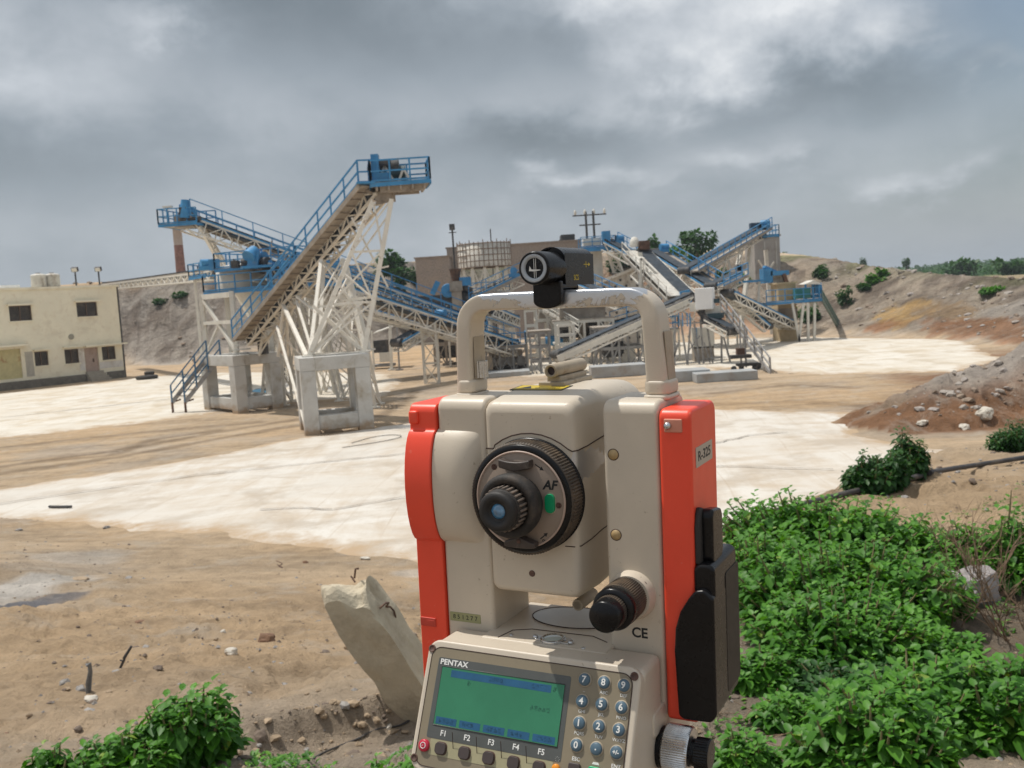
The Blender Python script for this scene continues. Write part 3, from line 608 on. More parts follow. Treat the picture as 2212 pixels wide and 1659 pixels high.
# the tubular compass clamped on the handle
TC = empty('tubular_compass', TSM @ mm(26, -20, 134), 'black tubular compass with pale ringed window and two sighting lines, clipped onto the carrying handle', 'compass')
TC.rotation_euler = TSR.to_euler()
def cshift(o):
    for v in o.data.vertices: v.co -= mm(26, -20, 134)
    return o
m_ = MB(); box = [(17.2, 138), (17.2, 157)] + [(26.5 + 9.8 * cos(radians(a_)), 153 + 8.2 * sin(radians(a_))) for a_ in range(165, 10, -15)] + [(36.2, 157), (36.2, 137)]
m_.prism(box, Mfront(0, 22, 0), 0, 47); cshift(m_.build('compass_body', BLK, TC, bevel=.0012, seg=3))
m_ = MB(); m_.lathe([(10.2, -6), (10.2, 19), (9.9, 20.4), (8.9, 21.0), (8.5, 20.2)], Mfront(26.6, -30, 148), 64, cap=False); cb = cshift(m_.build('barrel', BLK, TC))
m_ = MB(); m_.lathe([(8.6, 20.4), (8.2, 20.7), (6.3, 20.2), (6.1, 18.0)], Mfront(26.6, -30, 148), 64, cap=False); cshift(m_.build('window_ring', mat('pale_ring', (.40, .43, .46), .35), TC))
m_ = MB(); m_.lathe([(6.3, 18.8), (0, 18.8)], Mfront(26.6, -30, 148), 40); win = cshift(m_.build('window', mat('window_black', (.012, .010, .012), .12), TC))
m_ = MB()
for dx in (-.45, .75): m_.box(mm(26.6 + dx, -48.95, 148), mm(.32, .2, 11.6))
m_.prism([(-3.9, -1.6), (-3.4, 1.4), (-2.2, -.6), (3.6, -1.0), (3.7, -1.4), (-.5, -1.9)], Mfront(26.6, -48.9, 148), 0, .15)
cshift(m_.build('needle_lines', INKW, TC))
m_ = MB(); clampo = [(17.2, 140)] + [(26.7 + 9.5 * cos(radians(a_)), 127.5 + 4.5 * sin(radians(a_))) for a_ in range(180, 361, 20)] + [(36.2, 140)]
m_.prism(clampo, Mfront(0, -28.5, 0), 0, 5.0); m_.box(mm(26.7, -18, 136.4), mm(19, 24, 3.0)); m_.box(mm(26.7, -5.5, 131), mm(19, 3, 12)); cshift(m_.build('clamp', BLK, TC, bevel=.001, seg=3))
tx = text_mesh(TC, 'SCS', .0050, Matrix.Translation(mm(36.26, -8, 141.5)) @ Mside().normalized(), YINK); cshift(tx)
m_ = MB(); m_.prism([(-5, -.25), (3, -.25), (3, -1.3), (6, 0), (3, 1.3), (3, .25), (-5, .25)], Mside(36.2, 10, 150), 0, .12); m_.prism([(-.3, -2), (.3, -2), (.3, 2), (-.3, 2)], Mside(36.2, 9, 150), 0, .12); cshift(m_.build('direction_arrow', YINK, TC))
# tripod under it, out of frame
TRM = TSM @ mm(25, -19, -200)
TP = empty('tripod', TRM, 'wooden and metal surveying tripod carrying the total station', 'tripod')
WOOD = mat('tripod_wood', (.45, .28, .10), .5)
m_ = MB(); m_.lathe([(0, -.03), (.07, -.03), (.075, -.02), (.075, 0), (0, 0)], Matrix(), 40); m_.build('tripod_head', BEIGE_D, TP)
tripod_legs = TP
# ------------------------------------------------------------ terrain
def _hash(ix, iy, seed):
    n = (ix.astype(np.int64) * 374761393 + iy.astype(np.int64) * 668265263 + seed * 974634777) & 0xffffffff
    n = ((n ^ (n >> 13)) * 1274126177) & 0xffffffff
    return ((n ^ (n >> 16)) & 0xffff) / 65535.0
def vnoise(x, y, seed=0):
    ix = np.floor(x); iy = np.floor(y); fx = x - ix; fy = y - iy
    fx = fx * fx * fx * (fx * (fx * 6 - 15) + 10); fy = fy * fy * fy * (fy * (fy * 6 - 15) + 10)
    a_ = _hash(ix, iy, seed); b_ = _hash(ix + 1, iy, seed); c_ = _hash(ix, iy + 1, seed); d_ = _hash(ix + 1, iy + 1, seed)
    return (a_ * (1 - fx) + b_ * fx) * (1 - fy) + (c_ * (1 - fx) + d_ * fx) * fy
def fbm(x, y, scale, octv=5, seed=0, gain=.5, ridged=False):
    s = 0; amp = 1; tot = 0; x = x / scale; y = y / scale
    for k in range(octv):
        v = vnoise(x * 1.0, y * 1.0, seed + k * 17)
        if ridged: v = 1 - np.abs(2 * v - 1)
        s = s + v * amp; tot += amp; amp *= gain; x, y = x * 1.6 - y * 1.2 + 3.1, x * 1.2 + y * 1.6 + 7.7
    return s / tot
def sstep(a_, b_, x):
    t = np.clip((x - a_) / (b_ - a_), 0, 1); return t * t * (3 - 2 * t)
def polydist(x, y, pts):
    """distance to a polyline, signed (+ on its left), with interpolated extra columns"""
    pts = np.array(pts, float); best = np.full(x.shape, 1e9); sgn = np.ones(x.shape); ex = [np.zeros(x.shape) for _ in range(pts.shape[1] - 2)]
    for i in range(len(pts) - 1):
        a_, b_ = pts[i], pts[i + 1]; dx, dy = b_[0] - a_[0], b_[1] - a_[1]; L2 = dx * dx + dy * dy
        t = np.clip(((x - a_[0]) * dx + (y - a_[1]) * dy) / L2, 0, 1)
        d = np.hypot(x - a_[0] - t * dx, y - a_[1] - t * dy); k = d < best - 1e-9
        best = np.where(k, d, best); sgn = np.where(k, np.sign(dx * (y - a_[1]) - dy * (x - a_[0])), sgn)
        for j in range(len(ex)): ex[j] = np.where(k, a_[2 + j] * (1 - t) + b_[2 + j] * t, ex[j])
    return best, sgn, ex
FOOT = [(-160, 60, 7, 14), (-90, 100, 9, 14), (-60, 110, 9.7, 13), (-43, 109, 9.8, 12), (-30, 99, 9.4, 13), (-20, 106, 9.8, 13), (-8, 116, 10.2, 13), (6, 116, 9.6, 14), (14, 104, 7.9, 15), (24, 87, 5.9, 17), (27, 73, 4.0, 15), (28.5, 63, 3.7, 13), (27, 50, 3.2, 12), (27, 40, 3.1, 12), (31, 33, 3.1, 10), (42, 30, 3.1, 8), (70, 20, 3.2, 8)]
CREST = [(-1.2, -60, 2.9), (-1.0, -4, 2.9), (-.6, 2.5, 2.9), (.6, 6, 2.50), (2.8, 9, 2.46), (5.5, 13, 2.08), (8.2, 15, 1.86), (13, 19, 1.9), (22, 23, 2.3), (40, 25, 3.0), (90, 14, 3.2)]
MOUND = [(10.3, 28.6, .05), (12.2, 29.6, .70), (14.6, 30.9, 1.2), (18.4, 32.6, 1.85), (23, 35, 3.0), (30, 38, 4.0)]
def H(x, y, fine=True):
    x = np.asarray(x, float); y = np.asarray(y, float); r = np.hypot(x, y)
    # quarry edge all round the yard
    d, s, (zt, w) = polydist(x, y, FOOT)
    d = d * np.where(s > 0, 1, -1)
    rock = np.where(x > 12, .5 + (fbm(x, y, 9, 5, 3) - .5) * .55, fbm(x, y, 9, 5, 3)); rg = fbm(x, y, 5, 4, 21, ridged=True)
    t = np.clip((d + (rock - .5) * 5) / w, 0, 1)
    rise = np.where(t < .75, (t / .75) ** 1.15 * .93, .93 + .07 * (t - .75) / .25)
    top_n = (fbm(x, y, 14, 4, 5) - .5) * .7 * sstep(.9, 1, t)
    hq = zt * rise + (fbm(x, y, 2.2, 4, 23, ridged=True) - .55) * 1.0 * np.sin(np.clip(t, 0, 1) * pi) * np.clip(zt / 8, .4, 1.0) + (rg - .55) * np.where(x > 12, .9, 1.9) * np.sin(np.clip(t, 0, 1) * pi) * np.clip(zt / 8, .35, 1.2) + top_n
    hq = hq - np.clip(d - w - 10, 0, 400) * .0042 * np.where(x > 12, 1.0, .6)      # plateau tips down behind
    cap = np.interp(x - (y - 80) * .10, [22, 30, 36, 42, 60, 100], [14, 7.6, 4.8, 3.5, 2.9, 2.5]); hq = np.where(hq > cap - .5, cap - .5 + (hq - cap + .5) * .12, hq)
    h = np.where(d > -3, np.maximum(hq, 0), 0)
    h = h + np.where(t <= 0, (fbm(x, y, 3, 4, 9) - .5) * .07, 0)
    # front mound on the right
    dm, sm, (zm,) = polydist(x, y, MOUND)
    wm = np.where(sm > 0, 1.0 + zm * 2.0, 1.0 + 2.0 * zm + 1.3 * np.clip(zm - 1, 0, 3))
    q = np.clip(1 - (dm + (fbm(x, y, 2.2, 4, 31) - .5) * 1.6) / wm, 0, 1)
    hm = zm * (sstep(0, 1, q) * .6 + q * .4) * (1 + (fbm(x, y, 1.7, 4, 33, ridged=True) - .5) * .6) + np.where(q > .05, (fbm(x, y, .9, 4, 35, ridged=True) - .5) * .45 + .25 * sstep(.50, .54, fbm(x, y, 2.6, 4, 37)) - .1, 0) * np.clip(zm, 0, 1)
    h = np.maximum(h, hm * np.where(zm > .06, 1, 0) + .0)
    # left slope down to the yard
    footY = np.interp(x, [-30, -13, -1.7, 3], [26, 24, 16.8, 15.0]); prof = np.interp(y + (19.5 - footY) * sstep(6, 15, y) + (fbm(x, y, 3.0, 3, 41) - .5) * 1.2, [-40, 0, 2, 3.5, 5, 7.5, 10, 13, 16, 19.5], [3.0, 2.98, 2.92, 2.65, 2.30, 1.80, 1.30, .80, .30, 0])
    prof = prof * (1 - .0 * x)
    # right bank
    dc, sc_, (zc,) = polydist(x, y, CREST)
    out = np.where(sc_ > 0, dc, -dc) + (fbm(x, y, 1.6, 4, 51) - .5) * .5
    inside = zc + .45 * np.exp(-(r / 2.4) ** 2) * 0 + np.clip(-out, 0, 30) * .012
    bank = inside - np.clip(out, 0, 50) * .52
    near = np.maximum(prof, bank)
    amp = .5 + sstep(0, 1.0, near)
    rough = (fbm(x, y, 1.3, 6, 61) - .5) * .19 + (fbm(x, y, .5, 4, 67, ridged=True) - .5) * .075 - .05 * sstep(.62, .72, fbm(x, y, .8, 4, 63))
    near = np.where(near > .02, near + rough * amp * sstep(.0, .6, near), 0)
    # eroded trench in front of the broken post
    ax, ay, bx, by = -1.75, 4.72, -.42, 5.75
    L = np.hypot(bx - ax, by - ay); ux, uy = (bx - ax) / L, (by - ay) / L
    tt = ((x - ax) * ux + (y - ay) * uy) / L; wob = (fbm(x, y, .5, 4, 71) - .5) * .30
    dd = ((x - ax) * uy - (y - ay) * ux) + wob
    ends = sstep(-.15, .12, tt) * (1 - sstep(.95, 1.25, tt))
    near = near - .15 * sstep(-.05, .16, dd) * (1 - sstep(.25, 1.1, dd)) * ends
    near = near + .05 * np.exp(-((dd + .06) / .10) ** 2) * ends
    h = np.maximum(h, near)
    return h
def hit(px, py, ymax=1500):
    """where the sight line through a pixel meets the ground"""
    d = ray(px, py); ys = np.exp(np.linspace(math.log(.8), math.log(ymax), 1400)); P = np.array([[EYE.x + d.x / d.y * Y, Y, EYE.z + d.z / d.y * Y] for Y in ys])
    g = P[:, 2] - H(P[:, 0], P[:, 1]); k = np.argmax(g < 0)
    if g[k] >= 0: return V(P[-1])
    if k == 0: return V(P[0])
    t = g[k - 1] / (g[k - 1] - g[k]); return V(P[k - 1] * (1 - t) + P[k] * t)
def Hs(x, y): return float(H(np.array([x]), np.array([y]))[0])

def ground_mat():
    m_ = bpy.data.materials.new('earth'); m_.use_nodes = True; nt = m_.node_tree; nt.nodes.clear(); k = NB(nt)
    out = k.n('ShaderNodeOutputMaterial'); p = k.n('ShaderNodeBsdfPrincipled'); nt.links.new(p.outputs[0], out.inputs[0])
    co = k.n('ShaderNodeNewGeometry').outputs['Position']; at = k.n('ShaderNodeAttribute', attribute_name='soil').outputs['Color']
    mp = k.n('ShaderNodeMapping'); mp.inputs['Scale'].default_value = (.35, 1.3, 1); mp.inputs['Rotation'].default_value = (0, 0, radians(-14)); nt.links.new(co, mp.inputs[0]); st = mp.outputs[0]
    big = k.noise(st, .45, 8, .62, .4); mid = k.noise(co, 2.6, 8, .7, .2); fin = k.noise(co, 26, 6, .75); grain = k.noise(co, 130, 3, .7)
    f = k.m('ADD', k.m('MULTIPLY', big, .42), k.m('ADD', k.m('MULTIPLY', mid, .34), k.m('MULTIPLY', fin, .24)))
    c = k.mix(1.0, at, k.ramp(f, [(.36, .52), (.50, .98), (.62, 1.30)]), 'MULTIPLY')
    c = k.mix(k.m('MULTIPLY', k.ramp(k.noise(co, .9, 7, .7, .5), [(.52, 0.0), (.66, 1.0)]), .45), c, (.50, .44, .37))
    c = k.mix(k.m('MULTIPLY', k.ramp(k.noise(st, .7, 7, .7, .6), [(.58, 0.0), (.70, 1.0)]), .5), c, (.28, .20, .13))
    c = k.mix(k.ramp(fin, [(.61, 0.0), (.70, .6)]), c, (.19, .14, .10))
    c = k.mix(k.ramp(grain, [(.62, 0.0), (.72, .55)]), c, (.60, .53, .45))
    k.put(p.inputs['Base Color'], c); p.inputs['Roughness'].default_value = .95; p.inputs['Specular IOR Level'].default_value = .15
    bn = k.n('ShaderNodeBump'); bn.inputs['Strength'].default_value = 1.0; bn.inputs['Distance'].default_value = .075
    hgt = k.m('ADD', k.m('MULTIPLY', mid, 1.6), k.m('ADD', k.m('MULTIPLY', fin, .55), k.m('MULTIPLY', grain, .16)))
    k.put(bn.inputs['Height'], hgt); rk = k.n('ShaderNodeAttribute', attribute_name='rocky').outputs['Fac']
    b2 = k.n('ShaderNodeBump'); b2.inputs['Distance'].default_value = 1.3; k.put(b2.inputs['Strength'], k.m('MULTIPLY', rk, .9)); k.put(b2.inputs['Height'], k.noise(co, .9, 8, .68, .4)); nt.links.new(bn.outputs[0], b2.inputs['Normal']); nt.links.new(b2.outputs[0], p.inputs['Normal'])
    return m_
def build_ground():
    th = np.concatenate([np.radians(np.linspace(-180, -36, 58, endpoint=False)), np.radians(np.linspace(-36, 36, 560, endpoint=False)), np.radians(np.linspace(36, 180, 58, endpoint=False))])
    rs = [0.25]
    while rs[-1] < 4500:
        r = rs[-1]; rs.append(r * (1.05 if r < 1.8 else 1.0085 if r < 42 else 1.0125 if r < 135 else 1.06))
    rs = np.array(rs); nT, nR = len(th), len(rs)
    R_, T_ = np.meshgrid(rs, th, indexing='ij'); x = (R_ * np.sin(T_)).ravel(); y = (R_ * np.cos(T_)).ravel()
    z = H(x, y)
    # small crumbs on the near ground and rock faces on slopes
    rr = np.hypot(x, y)
    z = z + np.where((rr < 14) & (z > .25), (fbm(x, y, .16, 4, 81, .6) - .5) * .06 * (.4 + 1.2 * sstep(.4, .65, vnoise(x * .9, y * .9, 83))), 0)
    co = np.stack([x, y, z], 1)
    co = np.vstack([co, [[0, 0, Hs(0, 0)]]])
    i = np.arange(nR - 1)[:, None] * nT; j = np.arange(nT)[None, :]; j2 = (j + 1) % nT
    q = np.stack([i + j, i + nT + j, i + nT + j2, i + j2], -1).reshape(-1, 4)
    me = bpy.data.meshes.new('ground')
    c_ = len(co) - 1; tri = np.stack([np.full(nT, c_), np.arange(nT), (np.arange(nT) + 1) % nT], 1)
    me.vertices.add(len(co)); me.vertices.foreach_set('co', co.ravel())
    nl = q.size + tri.size; me.loops.add(nl); me.loops.foreach_set('vertex_index', np.concatenate([q.ravel(), tri.ravel()]).astype(np.int32))
    me.polygons.add(len(q) + len(tri)); starts = np.concatenate([np.arange(len(q)) * 4, q.size + np.arange(len(tri)) * 3]).astype(np.int32)
    me.polygons.foreach_set('loop_start', starts)
    me.polygons.foreach_set('use_smooth', np.ones(len(q) + len(tri), bool))
    me.update(calc_edges=True); me.validate()
    # soils, by place
    x, y, z = co[:, 0], co[:, 1], co[:, 2]; rr = np.hypot(x, y)
    tan_ = np.array([.485, .365, .245]); grey = np.array([.37, .33, .29]); orange = np.array([.50, .34, .195]); redb = np.array([.26, .125, .06]); gravel = np.array([.205, .20, .21]); white = np.array([.60, .56, .51]); sand = np.array([.50, .39, .27]); green = np.array([.09, .12, .035]); yel = np.array([.56, .36, .15])
    col = np.tile(tan_, (len(x), 1))
    def lay(c, wgt):
        nonlocal col
        wgt = np.clip(wgt, 0, 1)[:, None]; col = col * (1 - wgt) + c * wgt
    nz = fbm(x, y, 6, 5, 90); nz2 = fbm(x, y, 1.6, 5, 95)
    lay(orange, sstep(.50, .66, nz) * .45); lay(grey, sstep(.52, .7, fbm(x, y, 4, 5, 99)) * .4)
    lay(grey * 1.1, (1 - sstep(4, 9, rr)) * .22)
    d, s, (zt, w) = polydist(x, y, FOOT); d = d * np.where(s > 0, 1, -1); t = d / w
    lay(grey * 1.0, sstep(-.05, .1, t + (nz - .5) * .3) * np.where(x < 12, .9, .55))
    lay(np.array([.15, .115, .09]), sstep(.48, .62, fbm(x, y, 2.2, 5, 101)) * sstep(.02, .2, t) * (1 - sstep(.8, 1, t)) * .75)
    lay(orange, sstep(.78, .95, t + (nz - .5) * .15) * np.where(x < -15, .8, .15))
    lay(sand, sstep(.85, 1.05, t) * np.where(x > -12, .9, .2))
    lay(green * 1.6, sstep(.54, .68, fbm(x, y, 5, 5, 104)) * sstep(.5, .9, t) * np.where((x > -14), .55, .15) * (1 - sstep(1.0, 1.3, t)))
    lay(np.array([.30, .22, .13]), sstep(1.2, 2.5, t) * .8); lay(green * 1.3, sstep(130, 300, rr) * .85)
    lay(redb * 1.6, np.where((x > 6) & (x < 24), sstep(-.2, .1, t) * (1 - sstep(.5, .8, t)), 0) * .55)
    dm, sm, (zm,) = polydist(x, y, MOUND); onm = (1 - sstep(0.7, 1.3, dm / (1.2 + 2.4 * zm + 1.3 * np.clip(zm - 1, 0, 3)))) * (zm > .06)
    lay(np.array([.33, .235, .16]), onm * .9); lay(redb * .9, onm * sstep(.42, .52, fbm(x, y * 1.6, 2.4, 5, 107)) * .85); lay(grey * .95, onm * sstep(-2.2, -.4, sm * dm) * sstep(.5, 1.3, z) * .9)
    for tr in ([(-50, 1015), (250, 975), (460, 935), (650, 905)], [(-50, 1030), (250, 990), (470, 948), (640, 920)], [(0, 968), (300, 935), (560, 912)], [(820, 900), (870, 870), (900, 845)], [(60, 1000), (240, 985), (330, 950), (470, 930)], [(1545, 850), (1700, 832), (1850, 838)], [(1545, 872), (1750, 868), (1880, 880)]):
        dt, _, _ = polydist(x, y, [(G(*q_).x, G(*q_).y) for q_ in tr]); lay(np.array([.20, .145, .095]), (1 - sstep(.12, .55, dt + (nz2 - .5) * .5)) * .7)
    lay(np.array([.16, .125, .09]), (1 - sstep(.8, 1.5, np.hypot((x - 1.75) / 1.2, (y - 4.9) / 1.4))) * .75)  # dark brown soil beneath the bank bushes, with their shade painted into it
    lay(sand * 1.15, np.where(x > 22, sstep(1.0, 1.12, t) * (1 - sstep(1.7, 2.1, t)), 0) * .9)
    def spot(px, py, rx, ry, c, a_, nn=None, Y=None):
        p_ = hit(px, py); ry = max(.3, abs(hit(px, py - ry).y - hit(px, py + ry).y) / 2); rx = rx * p_.y / FPX
        e = ((x - p_.x) / rx) ** 2 + ((y - p_.y) / ry) ** 2; e = e + (nz2 - .5) * 1.8
        lay(c, (1 - sstep(.55, 1.0, e)) * a_)
    spot(60, 1262, 130, 42, white, .85); spot(75, 1308, 82, 26, gravel, 1.0); spot(150, 1285, 60, 14, gravel, .8); spot(180, 1205, 120, 16, white * .9, .35)
    spot(240, 1195, 60, 10, white * .85, .3); spot(1080, 1235, 200, 20, white, .5)
    spot(1960, 682, 70, 34, yel, .9); spot(2040, 672, 50, 36, orange * .75, .8); spot(2140, 690, 40, 22, orange * .8, .5); spot(1900, 705, 40, 12, redb * 1.5, .8)
    spot(2180, 720, 70, 40, redb * 1.3, .75); spot(2190, 660, 60, 30, grey * 1.1, .8); spot(1700, 860, 260, 22, orange, .55); spot(1950, 845, 120, 14, orange * .9, .4)
    spot(930, 760, 90, 22, orange, .85); spot(880, 790, 80, 10, orange, .5)
    ca = me.color_attributes.new('soil', 'FLOAT_COLOR', 'POINT'); ca.data.foreach_set('color', np.concatenate([np.clip(col, 0, 1), np.ones((len(col), 1))], 1).ravel().astype(np.float32))
    rk = sstep(.0, .15, t) * (1 - sstep(.95, 1.15, t)) + onm * .5; at = me.attributes.new('rocky', 'FLOAT', 'POINT'); at.data.foreach_set('value', np.clip(rk, 0, 1).astype(np.float32))
    me.materials.append(ground_mat()); o = bpy.data.objects.new('ground', me); link(o); tag(o, 'sandy quarry yard floor with earth banks and rocky slopes all round', 'ground', kind='structure')
build_ground()

# the poured white floors of the yard
from mathutils.geometry import delaunay_2d_cdt
def slab_mat(name, white, dirt, k0, k1):
    m_ = bpy.data.materials.new(name); m_.use_nodes = True; nt = m_.node_tree; nt.nodes.clear(); k = NB(nt)
    out = k.n('ShaderNodeOutputMaterial'); p = k.n('ShaderNodeBsdfPrincipled'); nt.links.new(p.outputs[0], out.inputs[0])
    co = k.n('ShaderNodeNewGeometry').outputs['Position']; e = k.n('ShaderNodeAttribute', attribute_name='edge').outputs['Fac']
    mp = k.n('ShaderNodeMapping'); mp.inputs['Scale'].default_value = (.42, .9, 1); mp.inputs['Rotation'].default_value = (0, 0, radians(-16)); nt.links.new(co, mp.inputs[0]); st = mp.outputs[0]
    mp2 = k.n('ShaderNodeMapping'); mp2.inputs['Scale'].default_value = (1.6, .25, 1); mp2.inputs['Rotation'].default_value = (0, 0, radians(40)); nt.links.new(co, mp2.inputs[0])
    n_ = k.m('ADD', k.m('MULTIPLY', k.noise(st, .75, 9, .68, .8), .6), k.m('MULTIPLY', k.noise(mp2.outputs[0], .5, 6, .6, 1.2), .4))
    c = k.mix(k.ramp(n_, [(k0, 0.0), (k1, 1.0)]), white, dirt)
    c = k.mix(k.m('MULTIPLY', k.ramp(k.noise(co, .16, 5, .6), [(.42, 0.0), (.62, 1.0)]), .5), c, tuple(.5 * a_ + .5 * b_ for a_, b_ in zip(white, dirt)))
    c = k.mix(k.m('MULTIPLY', k.ramp(k.noise(st, 2.2, 8, .75, .4), [(.58, 0.0), (.68, 1.0)]), .35), c, (.36, .29, .22))
    c = k.mix(k.m('MULTIPLY', k.ramp(k.noise(co, 9, 6, .7), [(.55, 0.0), (.68, 1.0)]), .30), c, (.42, .36, .29))
    c = k.mix(k.m('MULTIPLY', k.ramp(k.noise(co, .55, 7, .65, .3), [(.50, 0.0), (.63, 1.0)]), .60), c, tuple(.80 * q_ for q_ in dirt))
    c = k.mix(k.m('MULTIPLY', k.ramp(k.noise(co, .32, 6, .6, .2), [(.52, 0.0), (.66, 1.0)]), .6), c, tuple(.93 * q_ for q_ in white[::1]))
    ee = k.m('ADD', e, k.m('MULTIPLY', k.m('SUBTRACT', k.noise(co, 1.0, 9, .72, .3), .5), 3.4))
    wv = k.n('ShaderNodeTexWave'); wv.inputs['Scale'].default_value = .11; wv.inputs['Distortion'].default_value = 9.0; wv.inputs['Detail'].default_value = 4.0; wv.inputs['Detail Scale'].default_value = .6; nt.links.new(mp2.outputs[0], wv.inputs['Vector'])
    c = k.mix(k.m('MULTIPLY', k.m('MULTIPLY', k.ramp(wv.outputs['Fac'], [(.45, 0.0), (.5, 1.0), (.55, 0.0)]), k.ramp(k.noise(co, .25, 4), [(.42, 0.0), (.6, 1.0)])), .55), c, (.42, .33, .24))
    c = k.mix(k.ramp(k.noise(co, 22, 4, .7), [(.66, 0.0), (.74, .5)]), c, (.30, .27, .24))
    c = k.mix(k.ramp(ee, [(0.0, 1.0), (.75, 0.0)]), c, (.43, .315, .205))
    k.put(p.inputs['Base Color'], c); p.inputs['Roughness'].default_value = .85; p.inputs['Specular IOR Level'].default_value = .2
    bn = k.n('ShaderNodeBump'); bn.inputs['Strength'].default_value = .3; bn.inputs['Distance'].default_value = .03; k.put(bn.inputs['Height'], k.noise(co, 7, 6, .7)); nt.links.new(bn.outputs[0], p.inputs['Normal'])
    return m_
JOINT = mat('slab_joint', (.24, .21, .18), .9, var=.3, vscale=2)
def slab(name, label, pxs, m_, joints=(), jag=.75, z=.045, step=.6):
    P = [G(*q) for q in pxs]; B_ = []
    for a_, b_ in zip(P, P[1:] + P[:1]):
        n = max(1, int((b_ - a_).length / .35))
        for k in range(n):
            q = a_.lerp(b_, k / n); d = (b_ - a_).normalized(); nn = V((-d.y, d.x, 0))
            w = (float(fbm(np.array([q.x]), np.array([q.y]), 1.5, 6, 120, .62)[0]) - .5) * 2 * jag
            B_.append(V((q.x + nn.x * w, q.y + nn.y * w)))
    bx = np.array([q.x for q in B_]); by = np.array([q.y for q in B_])
    gx, gy = np.meshgrid(np.arange(bx.min(), bx.max(), step), np.arange(by.min(), by.max(), step)); gx = gx.ravel(); gy = gy.ravel()
    ins = np.zeros(gx.shape, bool); n = len(bx)
    for i in range(n):
        j = (i + 1) % n; c_ = ((by[i] > gy) != (by[j] > gy)); xx = (bx[j] - bx[i]) * (gy - by[i]) / (by[j] - by[i] + 1e-12) + bx[i]; ins ^= c_ & (gx < xx)
    gx, gy = gx[ins], gy[ins]
    d = np.min(np.hypot(gx[:, None] - bx[None], gy[:, None] - by[None]), axis=1); k_ = d > .25; gx, gy, d = gx[k_], gy[k_], d[k_]
    vs = B_ + [V((float(a_), float(b_))) for a_, b_ in zip(gx, gy)]
    r = delaunay_2d_cdt(vs, [(i, (i + 1) % n) for i in range(n)], [], 1, 1e-5)
    v2, _, f2 = r[0], r[1], r[2]
    X2 = np.array([q.x for q in v2]); Y2 = np.array([q.y for q in v2]); dist = np.array([np.min(np.hypot(bx - a_, by - b_)) for a_, b_ in zip(X2, Y2)])
    zz = np.where(dist > .02, z + (fbm(X2, Y2, 5, 3, 130) - .5) * .03, .0)
    m2 = MB(); m2.add([(a_, b_, c_) for a_, b_, c_ in zip(X2, Y2, zz)], [tuple(f) for f in f2], 0, True)
    nv = len(X2)
    for jl in joints:
        pj = [G(*q) for q in jl]
        for a_, b_ in zip(pj, pj[1:]):
            dv = (b_ - a_).normalized(); nn = V((-dv.y, dv.x, 0)); ln = int((b_ - a_).length / .4) + 1; vv = []
            for k in range(ln + 1):
                q = a_.lerp(b_, k / ln); w = (.014 + .02 * random.random()) * (q.y / 24); o_ = nn * random.uniform(-.06, .06)
                for s_ in (-1, 1): e_ = q + nn * (w * s_) + o_; vv.append((e_.x, e_.y, z + .035))
            m2.add(vv, [(2 * k, 2 * k + 1, 2 * k + 3, 2 * k + 2) for k in range(ln)], 1)
    o = m2.build(name, [m_, JOINT]); at = o.data.attributes.new('edge', 'FLOAT', 'POINT'); vals = np.full(len(o.data.vertices), 3.0); vals[:nv] = np.clip(dist, 0, 3); at.data.foreach_set('value', vals.astype(np.float32))
    for p_ in o.data.polygons:
        if p_.normal.z < 0: p_.flip()
    tag(o, label, 'paved floor', kind='structure'); return o
SW1 = slab_mat('white_floor_near', (.64, .605, .55), (.50, .415, .32), .44, .62)
SW2 = slab_mat('white_floor_far', (.68, .64, .57), (.54, .44, .31), .46, .63)
slab('concrete_floor', 'broad white stone dust floor crossing the middle of the yard', [(-420, 1075), (0, 1057), (200, 1030), (430, 990), (640, 945), (885, 915), (1200, 895), (1545, 882), (1850, 893), (1872, 915), (1835, 938), (1900, 950), (2060, 974), (2330, 1030), (2000, 1120), (1560, 1175), (1100, 1240), (895, 1212), (780, 1192), (640, 1170), (500, 1162), (300, 1142), (100, 1128), (0, 1120), (-420, 1118)], SW1,
     joints=[[(-300, 1130), (0, 1093), (430, 1030), (870, 985)], [(560, 1108), (640, 1104), (720, 1106), (886, 1078)], [(1545, 962), (1620, 945), (1700, 938)], [(1545, 1012), (1800, 1020)], [(870, 985), (1300, 940)]])
slab('concrete_floor', 'white floor in front of the cream two storey building', [(-260, 870), (0, 851), (270, 822), (300, 816), (440, 806), (640, 803), (830, 805), (880, 826), (830, 858), (640, 870), (450, 893), (300, 915), (150, 932), (0, 948), (-260, 965)], SW2,
     joints=[[(0, 905), (420, 858)]])
slab('concrete_floor', 'bright white floor at the far right beyond the crusher stair', [(1440, 742), (1600, 731), (1760, 728), (2105, 735), (2118, 760), (2178, 776), (2065, 803), (1900, 808), (1700, 808), (1640, 797), (1430, 795)], SW2)
slab('concrete_floor', 'pale dusty floor under the screening plant', [(1000, 800), (1290, 772), (1450, 770), (1560, 800), (1480, 812), (1300, 812), (1050, 815)], SW2)
